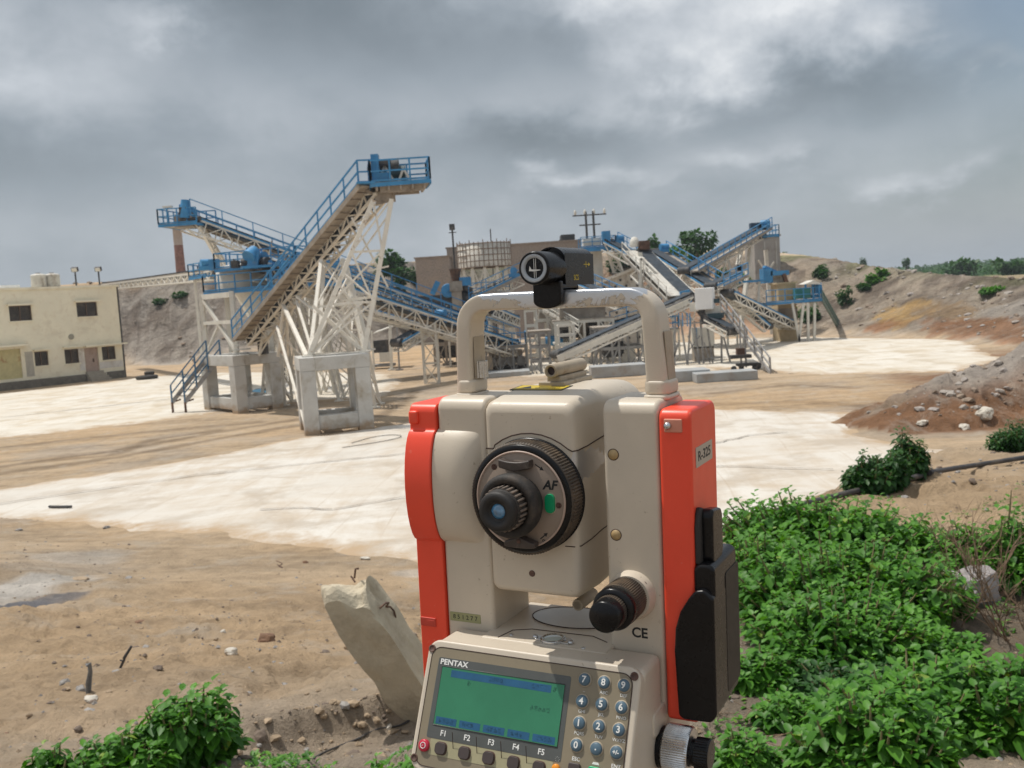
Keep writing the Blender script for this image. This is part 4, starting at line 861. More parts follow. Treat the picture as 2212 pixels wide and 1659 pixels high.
# ------------------------------------------------------------ materials of the plant
WHT = mat('dusty_white_paint', (.66, .63, .56), .65, var=.12, vscale=1.5, coords='World', dirt=(.42, .36, .28), dscale=1.6, dlo=.60, dhi=.78, fine=(5, (.36, .24, .15), .64, .74))
CRM = mat('cream_steel_paint', (.74, .70, .62), .6, var=.12, vscale=1.5, coords='World', dirt=(.45, .37, .27), dscale=1.5, dlo=.55, dhi=.74, fine=(5, (.36, .23, .14), .64, .73))
BLU = mat('blue_paint', (.045, .235, .47), .5, var=.22, vscale=2, coords='World', dirt=(.20, .25, .28), dscale=3, dlo=.58, dhi=.78)
DST = mat('dusty_steel_plate', (.33, .285, .235), .8, var=.2, vscale=2, coords='World', dirt=(.20, .155, .115), dscale=2.5, dlo=.5, dhi=.75)
GRY = mat('grey_steel', (.28, .275, .27), .6, var=.25, vscale=3, coords='World', dirt=(.12, .10, .09), dscale=2, dlo=.5, dhi=.75)
BELT = mat('conveyor_belt_rubber', (.028, .04, .055), .8, var=.4, vscale=4, coords='World', dirt=(.10, .10, .10), dscale=3, dlo=.5, dhi=.8)
DARK = mat('dark_machinery', (.05, .05, .052), .7, var=.4, vscale=5, coords='World', dirt=(.2, .17, .14), dscale=3, dlo=.5, dhi=.8)
RUST = mat('rusty_steel', (.10, .055, .038), .85, var=.4, vscale=5, coords='World', dirt=(.22, .12, .07), dscale=4)
CONC = mat('weathered_concrete', (.52, .51, .48), .85, var=.10, vscale=1.2, coords='World', dirt=(.33, .28, .21), dscale=1.1, dlo=.50, dhi=.72, bump=.25, bscale=9)
BRK = mat('brown_brick', (.275, .235, .205), .9, var=.3, vscale=6, coords='World', dirt=(.33, .27, .22), dscale=.9, dlo=.45, dhi=.75, bump=.5, bscale=6)
TILEW = mat('weathered_white_panel', (.60, .57, .51), .8, var=.12, vscale=2, coords='World', dirt=(.25, .19, .14), dscale=1.6, dlo=.48, dhi=.72)
nt_ = CONC.node_tree; kk_ = NB(nt_); pb_ = [n_ for n_ in nt_.nodes if n_.type == 'BSDF_PRINCIPLED'][0]; oc_ = kk_.n('ShaderNodeNewGeometry').outputs['Position']; s3_ = kk_.n('ShaderNodeSeparateXYZ'); nt_.links.new(oc_, s3_.inputs[0])
old_ = pb_.inputs['Base Color'].links[0].from_socket; zz_ = kk_.m('ADD', s3_.outputs[2], kk_.m('MULTIPLY', kk_.m('SUBTRACT', kk_.noise(oc_, 2.2, 6, .65), .5), 1.1))
kk_.put(pb_.inputs['Base Color'], kk_.mix(kk_.ramp(zz_, [(.12, .85), (.42, 0.0)]), old_, (.34, .23, .13)))   # mud splashed up the foot of the concrete
def horiz(d): return V((d.x, d.y, 0)).normalized()
def railing(mb, pts, h=.9, step=1.1, r=.028, rails=(.5, 1.0), mi=0):
    for a_, b_ in zip(pts, pts[1:]):
        a_ = V(a_); b_ = V(b_); n = max(1, round((b_ - a_).length / step))
        for k in range(n + 1):
            p_ = a_.lerp(b_, k / n); mb.beam(p_, p_ + V((0, 0, h)), r * 2.2, mi=mi)
        for f_ in rails: mb.beam(a_ + V((0, 0, h * f_)), b_ + V((0, 0, h * f_)), r * 2, mi=mi)
        mb.beam(a_ + V((0, 0, .05)), b_ + V((0, 0, .05)), .02, .07, mi=mi)
def lattice(mb, p, q, sd_, nv, w, h, t=.07, step=None, mi=0, faces=(0, 1, 2, 3)):
    """four chords with zig-zag lacing"""
    p = V(p); q = V(q); L = (q - p).length; step = step or max(w, h) * 1.0; n = max(2, round(L / step))
    C_ = [(-.5, -.5), (.5, -.5), (.5, .5), (-.5, .5)]
    P_ = lambda e, c: e + sd_ * (c[0] * w) + nv * (c[1] * h)
    for c in C_: mb.beam(P_(p, c), P_(q, c), t, mi=mi)
    for fi in faces:
        c0, c1 = C_[fi], C_[(fi + 1) % 4]
        for k in range(n):
            a_, b_ = p.lerp(q, k / n), p.lerp(q, (k + 1) / n)
            if k % 2: mb.beam(P_(a_, c0), P_(b_, c1), t * .6, mi=mi)
            else: mb.beam(P_(a_, c1), P_(b_, c0), t * .6, mi=mi)
            mb.beam(P_(a_, c0), P_(a_, c1), t * .6, mi=mi)
def legpair(parent, top, feet, t=.16, lace=True, m_=None, name='support_leg'):
    """two raking legs of one trestle with bracing between; feet = two points"""
    top = [V(a_) for a_ in top]; feet = [V(a_) for a_ in feet]
    for a_, b_ in zip(top, feet):
        mb = MB(); mb.beam(a_, b_, t); mb.box((b_.x, b_.y, b_.z + .03), (.4, .4, .06)); mb.build(name, m_ or CRM, parent)
    if lace:
        mb = MB(); n = max(2, int((top[0] - feet[0]).length / 1.6))
        for k in range(n):
            a0, a1 = top[0].lerp(feet[0], k / n), top[0].lerp(feet[0], (k + 1) / n); b0, b1 = top[1].lerp(feet[1], k / n), top[1].lerp(feet[1], (k + 1) / n)
            mb.beam(a0, b1, t * .42); mb.beam(a1, b0, t * .42); mb.beam(a1, b1, t * .5)
        mb.build('bracing', m_ or CRM, parent)
def conveyor(label, p, q, w=1.0, h=.55, frame=None, rail_side=1, walk=.7, group='belt conveyors of the crushing plant', side_plate=None, motor=True, rails=True, both=False, name='belt_conveyor', under=False, lac=True, dstep=None, belt_mat=None):
    p = V(p); q = V(q); frame = frame or BLU; d = (q - p).normalized(); s = d.cross(V((0, 0, 1))).normalized(); nv = s.cross(d)
    o = empty(name, V((p.x, p.y, min(p.z, q.z))), label, 'conveyor', group); base = V(o.location)
    P_ = lambda v: v - base
    p_, q_ = P_(p), P_(q)
    mb = MB(); lattice(mb, p_ - nv * h * .5, q_ - nv * h * .5, s, nv, w, h, .09, dstep, faces=(0, 1, 2, 3) if under else (1, 3, 0)); mb.build('truss_frame', CRM if lac else frame, o)
    for e in (-1, 1):
        mb = MB(); mb.beam(p_ + s * (e * w / 2) + nv * .06, q_ + s * (e * w / 2) + nv * .06, .07, .16, up=nv); mb.build('stringer', frame, o)
    mb = MB(); mb.beam(p_ + nv * .22, q_ + nv * .22, w * .78, .04, up=nv); mb.beam(p_ - nv * .12, q_ - nv * .12, w * .72, .03, up=nv); mb.build('belt', belt_mat or BELT, o)
    L = (q - p).length; n = max(2, int(L / 1.3)); r0_ = None
    for k in range(n + 1):
        c = p_.lerp(q_, k / n)
        if r0_ is None:
            mb = MB(); mb.tube([s * -w * .46, s * w * .46], .075 if under else .055, 8); r0_ = mb.build('roller', DARK, o); rr0 = r0_
        else: rr0 = r0_.copy(); link(rr0, o)
        rr0.location = c + nv * (-.2 if under else .14)
    if side_plate:
        mb = MB(); mb.beam(p_ - s * (w / 2 + .06) * rail_side * -1 - nv * .12, q_ - s * (w / 2 + .06) * rail_side * -1 - nv * .12, .03, .34, up=nv); mb.build('side_plate', side_plate, o)
    sides = (1, -1) if both else (rail_side,)
    for sg_ in sides:
        if walk:
            off = s * sg_ * (w / 2 + walk / 2 + .05); mb = MB(); mb.beam(p_ + off - nv * .05, q_ + off - nv * .05, walk, .05, up=nv)
            n = int(L / .45)
            for k in range(n + 1):
                c = p_.lerp(q_, k / n) + off - nv * .10; mb.beam(c - s * walk / 2, c + s * walk / 2, .05, .06, up=nv)
            mb.beam(p_ + off + s * sg_ * walk / 2 - nv * .08, q_ + off + s * sg_ * walk / 2 - nv * .08, .05, .2, up=nv)
            mb.build('walkway', DST, o)
        if rails:
            off = s * sg_ * (w / 2 + walk + .05); mb = MB(); railing(mb, [p_ + off, q_ + off], .85, 1.15, .026); mb.build('railing', frame if frame is not CRM else BLU, o)
    # pulleys
    for e in (p_, q_):
        mb = MB(); mb.tube([e - s * w * .45 + nv * .05, e + s * w * .45 + nv * .05], .26, 14); mb.build('pulley', DARK, o)
    if motor:
        mb = MB(); c = q_ - d * .3 + s * rail_side * w * .7 + nv * .5; mb.tube([c - s * .35, c + s * .35], .24, 14); mb.box(c - V((0, 0, .3)), (.7, .6, .25)); mb.beam(c + s * .1 - d * .1, q_ + s * .1 - d * .1, .12); mb.build('drive_motor', BLU, o)
    return o, base, s, nv, d
def deck(parent, base, corners, rail_edges=(0, 1, 2, 3), h=.9, t=.12, m_=None, rm=None, step=1.1):
    c = [V(a_) - base for a_ in corners]; mb = MB()
    n = V((0, 0, t)); mb.add([a_ - n for a_ in c] + c, [(3, 2, 1, 0), (4, 5, 6, 7)] + [(i, (i + 1) % 4, 4 + (i + 1) % 4, 4 + i) for i in range(4)]); mb.build('deck', m_ or DST, parent)
    mb = MB()
    for i in range(4): mb.beam(c[i] - V((0, 0, .1)), c[(i + 1) % 4] - V((0, 0, .07)), .06, .15)
    mb.build('deck_edge', rm or BLU, parent)
    if rail_edges:
        mb = MB()
        for i in rail_edges: railing(mb, [c[i], c[(i + 1) % 4]], h, step)
        mb.build('railing', rm or BLU, parent)
def boxq(c, size, rz=0):
    return c, size, Matrix.Rotation(rz, 3, 'Z')

# ------------------------------------------------------------ concrete pedestals
def pedestal(label, C0, CL, CR, ztop, col=.55, beam_t=.5, low=(.15, .7), name='concrete_pedestal'):
    o = empty(name, C0, label, 'concrete frame', 'concrete pedestals under the tall conveyor'); u = (CL - C0); v = (CR - C0); C3 = CL + CR - C0
    U1, V1 = u.normalized(), v.normalized(); cor = [V((0, 0, 0)), u, u + v, v]; ins = [(1, 1), (-1, 1), (-1, -1), (1, -1)]
    cen = [c + U1 * (i[0] * col / 2) + V1 * (i[1] * col / 2) for c, i in zip(cor, ins)]
    Rz = Matrix.Rotation(atan2(V1.y, V1.x), 3, 'Z')
    for c in cen: mb = MB(); mb.box(c + V((0, 0, (ztop - beam_t) / 2 - .15)), (col, col, ztop - beam_t + .3), rot=Rz); mb.build('column', CONC, o, bevel=.02, seg=1)
    mb = MB()
    for i in range(4):
        a_, b_ = cen[i], cen[(i + 1) % 4]; dd = (b_ - a_).normalized()
        mb.beam(a_ + V((0, 0, ztop - beam_t / 2)) - dd * (col / 2 if i % 2 == 0 else -col / 2), b_ + V((0, 0, ztop - beam_t / 2)) + dd * (col / 2 if i % 2 == 0 else -col / 2), col + .02, beam_t)
    mb.build('top_beam', CONC, o, bevel=.02, seg=1)
    for i in range(4):
        a_, b_ = cen[i], cen[(i + 1) % 4]; dd = (b_ - a_).normalized()
        mb = MB(); mb.beam(a_ + dd * (col / 2 - .02) + V((0, 0, sum(low) / 2)), b_ - dd * (col / 2 - .02) + V((0, 0, sum(low) / 2)), col * .7, low[1] - low[0]); mb.build('tie_beam', CONC, o, bevel=.02, seg=1)
    return o, cor
PB0 = G(660, 942.6); PBR = G(809.6, 927.7); vv_ = (PBR - PB0).normalized(); PBL = PB0 + V((-vv_.y, vv_.x, 0)) * 2.5
ZP2 = 2.86
ped2, _ = pedestal('concrete frame nearest the camera, stained brown at the foot, under the tall white trestle', PB0, PBL, PBR, ZP2, .55)
P10, P1L, P1R = G(514, 894.5), G(442, 886.5), G(613, 881)
ZP1 = 2.73
ped1, _ = pedestal('concrete frame behind the blue rail stair, carrying the white silo legs', P10, P1L, P1R, ZP1, .58)
# ------------------------------------------------------------ the tall conveyor
Ap, Aq = W(545, 728, 46.3), W(822, 398, 38.0)
oA, bA, sA, nA, dA = conveyor('tall steep conveyor climbing right to a blue railed head platform, grey treads seen from below', Ap, Aq, w=.72, h=.42, rail_side=1, walk=.58, under=True, motor=False)
Q = Aq
hs = horiz(dA)
pc = [Q - hs * 1.4 + sA * 1.55, Q + hs * .5 + sA * 1.55, Q + hs * .5 - sA * 1.2, Q - hs * 1.4 - sA * 1.2]
# the platform runs level to the right
PR = W(930, 389, 37.2); a0 = W(800, 391, 37.2); bk = V((-.16, 1, 0)).normalized() * 1.6
zc = (PR.z + a0.z) / 2; PR.z = zc; a0.z = zc
deck(oA, bA, [a0, PR, PR + bk, a0 + bk], (0, 1, 2, 3), .80, .14, step=.85)
mb = MB(); mb.beam(a0 - bA + V((.3, .3, -.25)), PR - bA + V((-.3, .3, -.25)), .14, .26); mb.beam(a0 + bk - bA + V((.3, -.3, -.25)), PR + bk - bA + V((-.3, -.3, -.25)), .14, .26)
for k in range(5): c = a0.lerp(PR, .1 + k * .2) - bA + V((0, 0, -.22)); mb.beam(c, c + bk, .08, .18)
mb.build('platform_beams', DST, oA)
mb = MB(); e0 = Aq + sA * 1.0 - bA; e1 = a0 - bA + V((.15, .2, .0)); railing(mb, [e0, e1], .85, .6, .028); mb.beam(e0 - sA * -.1, e1, .5, .06); mb.build('top_railing', BLU, oA)
mb = MB(); c = W(828, 369, 38.2) - bA; mb.tube([c + V((-.55, 0, .1)), c + V((.6, 0, .1))], .30, 16); mb.build('head_pulley', DARK, oA)
mb = MB(); c = W(852, 374, 38.2) - bA; mb.tube([c + V((-.35, 0, 0)), c + V((.42, 0, 0))], .27, 16); mb.box(c + V((.0, 0, -.25)), (.9, .5, .1)); mb.build('gearbox', mat('dark_teal_motor', (.02, .055, .07), .5), oA)
mb = MB(); c = W(832, 376, 37.9) - bA; mb.beam(c + V((-.3, 0, -.25)), c + V((0, 0, .28)), .08); mb.beam(c + V((.3, 0, -.25)), c + V((0, 0, .28)), .08); c = W(872, 376, 37.9) - bA; mb.beam(c + V((-.2, 0, -.25)), c + V((0, 0, .2)), .08); mb.beam(c + V((.25, 0, -.25)), c + V((0, 0, .2)), .08); mb.build('bearing_stands', WHT, oA)
mb = MB(); c = W(812, 372, 37.6) - bA; mb.box(c + V((0, 0, .1)), (.28, .35, 1.1)); mb.box(c + V((.2, 0, -.2)), (.55, .4, .3)); mb.build('belt_guard', BLU, oA)
mb = MB(); c = W(828, 351, 37.7) - bA; mb.tube([c + V((-.28, 0, 0)), c + V((.28, 0, 0))], .13, 12); mb.build('drive_motor', DARK, oA)
mb = MB()
for (x0, y0, x1, y1) in ((790, 412, 850, 436), (800, 402, 905, 404), (812, 440, 850, 432)): mb.beam(W(x0, y0, 37.8) - bA, W(x1, y1, 37.8) - bA, .10)
mb.box(W(832, 425, 38.1) - bA, (.7, .8, .35)); mb.build('head_chute', DST, oA)
# raking trestle on the near pedestal
def onped(px, Y): return V((W(px, 770, Y).x, Y, ZP2))
F1, F2 = onped(666, 36.7), onped(787, 37.3); F3, F4 = onped(690, 38.7), onped(800, 39.0)
legpair(oA, [W(806, 432, 37.4) - bA, W(846, 430, 37.4) - bA], [F1 - bA, F2 - bA], .165)
legpair(oA, [W(694, 562, 40.0) - bA, W(739, 560, 39.6) - bA], [F1 + V((0, .35, 0)) - bA, F2 + V((0, .35, 0)) - bA], .14)
legpair(oA, [W(700, 562, 41.2) - bA, W(745, 562, 40.8) - bA], [F3 - bA, F4 - bA], .13)
mb = MB()
for (x0, y0, Y0, x1, y1, Y1, w_) in ((675, 660, 37.2, 790, 764, 37.3, .12), (785, 650, 37.2, 666, 766, 36.9, .09), (612, 660, 43, 662, 770, 36.8, .15), (612, 660, 43, 600, 770, 44, .09), (598, 705, 43, 659, 918, 36.9, .10), (640, 640, 42, 790, 760, 39, .08), (640, 650, 42, 676, 766, 38.5, .10), (755, 590, 39, 672, 764, 37, .07),
    (760, 470, 37.9, 838, 620, 37.5, .06), (835, 470, 37.4, 770, 560, 37.5, .06), (795, 585, 37.4, 840, 575, 37.4, .06), (740, 650, 37.4, 815, 640, 37.4, .10), (668, 768, 36.9, 787, 768, 37.3, .10), (720, 600, 38, 800, 700, 37.6, .07), (700, 700, 38, 770, 640, 37.6, .06), (742, 590, 38, 800, 640, 37.5, .06), (712, 660, 38.2, 775, 700, 38.4, .06)):
    mb.beam(W(x0, y0, Y0) - bA, W(x1, y1, Y1) - bA, w_)
mb.build('cross_braces', CRM, oA)
mb = MB()
for (x0, y0, Y0, x1, y1, Y1, w_) in ((572, 700, 46, 560, 768, 46.2, .10), (585, 700, 45.5, 612, 768, 45.5, .10), (560, 768, 46.2, 600, 700, 46, .06), (620, 670, 44, 622, 768, 45.5, .10), (636, 655, 44, 600, 768, 45.5, .08), (600, 720, 45, 650, 768, 45, .06)):
    mb.beam(W(x0, y0, Y0) - bA, W(x1, y1, Y1) - bA, w_)
mb.build('lower_braces', CRM, oA)
# short stair from the pedestal top up to the walkway and a dark cabinet
mb = MB()
for k in range(6): c = W(519 + k * 4.0, 764 - k * 9.5, 46.6) - bA; mb.box(c, (.75, .3, .05))
mb.build('steps', CONC, oA)
mb = MB(); mb.box(W(568, 748, 46.6) - bA, (.38, .5, .75)); mb.build('tail_guard', DARK, oA)
# blue stair from the ground to the pedestal top
def stair(label, foot, top, wv, name='steel_stair', mstr=None, mrail=None, tread=None, step=.26, h=.85, group=None, posts=1.0):
    foot = V(foot); top = V(top); o = empty(name, foot, label, 'stair', group); a_, b_ = V((0, 0, 0)), top - foot; wv = V(wv)
    for e in (-.5, .5): mb = MB(); mb.beam(a_ + wv * e, b_ + wv * e, .06, .2); mb.build('stringer', mstr or GRY, o)
    mb = MB(); n = int(abs(b_.z) / step)
    for k in range(1, n): c = a_.lerp(b_, k / n); mb.beam(c - wv * .48, c + wv * .48, .24, .03, up=V((0, 0, 1)) if abs(wv.normalized().z) < .9 else None)
    mb.build('treads', tread or DST, o)
    for e in (-.5, .5): mb = MB(); railing(mb, [a_ + wv * e, b_ + wv * e], h, posts, .03); mb.build('railing', mrail or BLU, o)
    return o
ft = G(388, 893); ft.z = .55; tpst = W(462, 772, 48.2)
stair('steep stair with blue handrails leaning up to the pedestal left of the tall conveyor', ft, tpst, V((.75, -.35, 0)), mrail=mat('faded_blue_paint', (.05, .14, .25), .6, var=.2, vscale=3, coords='World'))
so = [o for o in bpy.data.objects if o.name.startswith('steel_stair')][-1]
mb = MB()
for e in (-.5, .5): c = V((.75, -.35, 0)) * e; mb.beam(c, c + V((0, 0, -.56)), .09); mb.beam(c + V((.35, .25, .1)), c, .07)
mb.build('feet', RUST, so)

# ------------------------------------------------------------ the white silo on the second pedestal
SC = W(532, 600, 48.6); so_ = empty('silo', V((SC.x, SC.y, ZP1)), 'white round silo ringed by two blue railed decks, standing on steel legs', 'silo'); sb_ = V(so_.location)
zU = 6.95; zL = 5.85; RT = 1.45
mb = MB(); mb.lathe([(RT, zL + .0 - ZP1), (RT, zU + .1 - ZP1), (RT - .1, zU + .15 - ZP1), (0, zU + .3 - ZP1)], Matrix.Translation(V((-.55, 2.0, 0))), 40); mb.build('shell', WHT, so_)
mb = MB(); mb.lathe([(RT, zL - ZP1), (.55, zL - 1.5 - ZP1), (.5, zL - 1.9 - ZP1)], Matrix.Translation(V((.45, 1.2, 0))), 32); mb.build('hopper_cone', WHT, so_)
for nm, z_, pts in (('lower', zL, [(440, 630, 49.2), (692, 627, 46.3)]), ('upper', zU, [(464, 580, 49.2), (640, 574, 47.2)])):
    a_, b_ = W(*pts[0]), W(*pts[1]); a_.z = b_.z = z_; u_ = (b_ - a_).normalized(); n_ = V((-u_.y, u_.x, 0)) * 3.6
    deck(so_, sb_, [a_, b_, b_ + n_, a_ + n_], (0, 3, 1), .78 if z_ == zL else .75, .14, step=1.0)
for (x, y, Y) in ((447, 768, 49.3), (512, 768, 46.9), (590, 766, 48.4), (500, 764, 50.6)):
    b_ = W(x, y, Y); b_.z = ZP1; mb = MB(); mb.beam(b_ - sb_, V((b_.x, b_.y, zL - .1)) - sb_, .2); mb.build('silo_leg', WHT, so_)
mb = MB()
L0, L1 = W(447, 768, 49.3), W(512, 768, 46.9); L0.z = L1.z = ZP1
up = lambda v, z: V((v.x, v.y, z)) - sb_
mb.beam(up(L0, zL - .25), up(L1, ZP1 + .1), .14); mb.beam(up(L0, ZP1 + .1), up(L0.lerp(L1, .55), 4.35), .11); mb.beam(up(L0, 4.3), up(L1, 4.3), .17); mb.beam(up(L0, zL - .25), up(L1, zL - .25), .14, .25); mb.build('leg_brace', WHT, so_)
mb = MB(); c = W(545, 558, 47.8) - sb_; mb.tube([c + V((-.1, -.35, .05)), c + V((.12, .1, .35))], [.34, .30], 14); mb.box(c + V((.1, 0, -.1)), (.5, .6, .8), rot=Matrix.Rotation(.2, 3, 'Y')); mb.box(c + V((.25, 0, -.42)), (1.5, .8, .12)); mb.build('drive_guard', BLU, so_)
mb = MB(); c = W(522, 568, 47.8) - sb_; mb.tube([c, c + V((.5, 0, 0))], .2, 12); mb.box(c + V((-.3, 0, -.05)), (.35, .4, .35)); mb.beam(c + V((.1, 0, -.3)), c + V((-.4, 0, .2)), .06); mb.build('drive_motor', DARK, so_)
mb = MB(); c = W(463, 572, 49.4) - sb_; mb.box(c, (.45, .4, .55)); mb.build('junction_box', BLU, so_)
stair('short blue railed stair joining the silo deck to the tall conveyor', W(596, 628, 46.2), W(640, 585, 45.2), V((.3, .6, 0)), mstr=BLU, tread=BLU)

# ------------------------------------------------------------ long blue conveyors
oB, bB, sB, nB, dB = conveyor('topmost long blue conveyor, falling right from the small platform at far left', W(1040, 700, 67), W(404, 470, 56), w=1.0, h=.75, rail_side=1, walk=.6, both=False, dstep=1.0)
mb = MB(); off = -sB * .75
railing(mb, [W(1040, 700, 67) + off - bB, W(404, 470, 56) + off - bB], .95, 1.8, .022); mb.build('railing', BLU, oB)
a_, b_ = W(342, 484, 55.4), W(425, 480, 55.4); a_.z = b_.z = (a_.z + b_.z) / 2
deck(oB, bB, [a_, b_, b_ + V((.4, 2.4, 0)), a_ + V((.4, 2.4, 0))], (0, 3, 2), .82, .14, step=.6)
mb = MB(); c = W(404, 450, 55.8) - bB; mb.tube([c + V((-.1, -.2, -.55)), c + V((0, -.2, .45))], [.34, .22], 12); mb.box(c + V((.08, 0, -.6)), (.5, .5, .4)); mb.build('drive_guard', BLU, oB)
mb = MB(); c = W(398, 462, 55.6) - bB; mb.box(c, (.4, .5, .7)); mb.tube([c + V((.1, 0, -.35)), c + V((.9, 0, -.3))], .14, 10); mb.build('drive_motor', DARK, oB)
mb = MB(); mb.box(W(362, 447, 55.6) - bB, (.5, .3, .1)); mb.beam(W(362, 449, 55.6) - bB, W(360, 470, 55.6) - bB, .05); mb.build('flood_lamp', WHT, oB)
mb = MB(); mb.box(W(402, 478, 56) - bB, (1.0, 1.0, .7)); mb.build('head_chute', DST, oB)
legpair(oB, [W(430, 488, 56.0) - bB, W(437, 488, 57.3) - bB], [G(618, 826) - bB, G(640, 822) - bB], .17)
mb = MB(); mb.tube([W(587, 520, 57) - bB, W(585, 547, 57) - bB, W(600, 558, 57) - bB], .05, 6); mb.build('cable_drop', DST, oB)
oC, bC, sC, nC, dC = conveyor('second long blue conveyor below the topmost one, starting at the silo drive', W(1105, 742, 62), W(566, 570, 48), w=1.0, h=.8, rail_side=1, walk=.6, dstep=1.0)
mb = MB(); railing(mb, [W(1105, 742, 62) - sC * .75 - bC, W(566, 570, 48) - sC * .75 - bC], .95, 1.6, .022); mb.build('railing', BLU, oC)
for (tx, ty, tY, f) in ((760, 636, 51.5, 5), (925, 698, 56.5, 0), (1010, 722, 59, 0)):
    t0, t1 = W(tx - 13, ty, tY), W(tx + 13, ty, tY); 
    mb = MB(); bt_ = V(((t0.x + t1.x) / 2, tY, 0)); tp_ = V(((t0.x + t1.x) / 2, tY, (t0.z + t1.z) / 2)); lattice(mb, bt_ - bC, tp_ - bC, V((1, 0, 0)), V((0, 1, 0)), .8, .8, .10, 1.0)
    mb.build('lattice_leg', WHT, oC)
# lattice trestles behind the near pedestal
TRS = [(612, 632, 812, 640, 665, 50), (690, 640, 838, 730, 800, 49), (745, 628, 862, 780, 810, 44.5), (650, 600, 816, 690, 722, 53), (590, 680, 826, 560, 612, 48.5)]
for i, (ax_, ay_, by_, x0, x1, Y) in enumerate(TRS):
    lab = ['cream steel trestle between the silo and the tall conveyor, leftmost of the hidden ones', 'cream steel trestle seen above the near concrete frame', 'cream steel trestle whose feet show through the near concrete frame', 'cream steel trestle reaching the topmost long conveyor', 'small cream trestle beside the silo pedestal'][i]
    b0, b1 = G(x0, by_), G(x1, by_); Yg = (b0.y + b1.y) / 2; b0 = V((W(x0, by_, Y).x, Y, 0)); b1 = V((W(x1, by_, Y).x, Y, 0)); tpp = W(ax_, ay_, Y)
    o = empty('steel_trestle', (b0 + b1) / 2, lab, 'trestle', 'steel trestles behind the near pedestal'); bb = V(o.location)
    for dy in (0, 1.6):
        o_ = V((0, dy, 0)); legpair(o, [tpp + V((-.25, dy * .7, 0)) - bb, tpp + V((.25, dy * .7, 0)) - bb], [b0 + o_ - bb, b1 + o_ - bb], .13, m_=WHT if i % 2 else CRM)
    mb = MB()
    for k in range(5): 
        f0 = b0.lerp(tpp, k / 5); f1 = b1.lerp(tpp, k / 5); f2 = b0.lerp(tpp, (k + 1) / 5); mb.beam(f0 - bb, f2 + V((0, 1.5 - .1 * k, 0)) - bb, .06); mb.beam(f1 + V((0, 1.5, 0)) - bb, b1.lerp(tpp, (k + 1) / 5) - bb, .06)
    mb.build('side_bracing', CRM, o)
# third low conveyor and bits right of the near pedestal
conveyor('short low blue conveyor under the two long ones, right of the near pedestal', W(858, 742, 60), W(945, 690, 64), w=.8, h=.5, walk=0, rails=False)
conveyor('thin blue conveyor crossing behind the near trestle', W(1085, 752, 66), W(800, 672, 60), w=.8, h=.4, walk=.4)
conveyor('faint long conveyor running from behind the cream building up to the silo', W(232, 615, 100), W(478, 585, 60), w=1.1, h=.5, frame=DST, walk=0, rails=False, lac=True, group='belt conveyors of the crushing plant')
fo = empty('walkway_platform', W(440, 600, 62), 'small blue railed platform at the upper end of the faint long conveyor', 'platform'); fb = V(fo.location)
a_, b_ = W(408, 600, 63), W(470, 590, 60); a_.z = b_.z = (a_.z + b_.z) / 2; deck(fo, fb, [a_, b_, b_ + V((0, 2, 0)), a_ + V((0, 2, 0))], (0, 1, 2, 3), .8, .12, step=.8)
for q_ in (a_, b_): mb = MB(); mb.beam(q_ - fb + V((.2, .5, 0)), V((q_.x + .2, q_.y + .5, 0)) - fb, .14); mb.build('platform_leg', WHT, fo)
o = empty('steel_shed', G(832, 797), 'small white roofed generator shed right of the near trestle', 'shed'); bb = V(o.location); Ys = bb.y
mb = MB(); r0_, r1_ = W(806, 722, Ys), W(850, 706, Ys); mb.add([r0_ - bb, r1_ - bb, r1_ + V((0, 2.5, .1)) - bb, r0_ + V((0, 2.5, .1)) - bb] + [v + V((0, 0, .08)) for v in (r0_ - bb, r1_ - bb, r1_ + V((0, 2.5, .1)) - bb, r0_ + V((0, 2.5, .1)) - bb)], [(3, 2, 1, 0), (4, 5, 6, 7), (0, 1, 5, 4), (1, 2, 6, 5), (2, 3, 7, 6), (3, 0, 4, 7)]); mb.build('roof', WHT, o)
for x in (808, 846): mb = MB(); b_ = W(x, 790, Ys); mb.beam(V((b_.x, b_.y, 0)) - bb, V((b_.x, b_.y, W(x, 714, Ys).z)) - bb, .12); mb.build('post', WHT, o)
mb = MB(); mb.box(W(822, 748, Ys + 1) - bb, (1.1, 1.2, .9)); mb.build('engine', DARK, o); mb = MB(); mb.box(W(832, 771, Ys + .6) - bb, (.75, .8, .7)); mb.build('fuel_tank', WHT, o)
mb = MB(); mb.box(V((0, .8, .25)) + V((-.2, 0, 0)), (1.7, 1.2, .18)); mb.build('skid', GRY, o)
for px, pt in ((846, 619), (863, 700)):
    b_ = G(px, 800); t_ = W(px - 6, pt, b_.y); o = empty('steel_post', b_, 'tall white steel post right of the near trestle' if px == 846 else 'thin grey post beside the generator shed', 'post'); mb = MB(); mb.beam((0, 0, 0), t_ - b_, .2 if px == 846 else .12); mb.box((0, 0, .05), (.5, .5, .1)); mb.build('shaft', WHT if px == 846 else GRY, o)

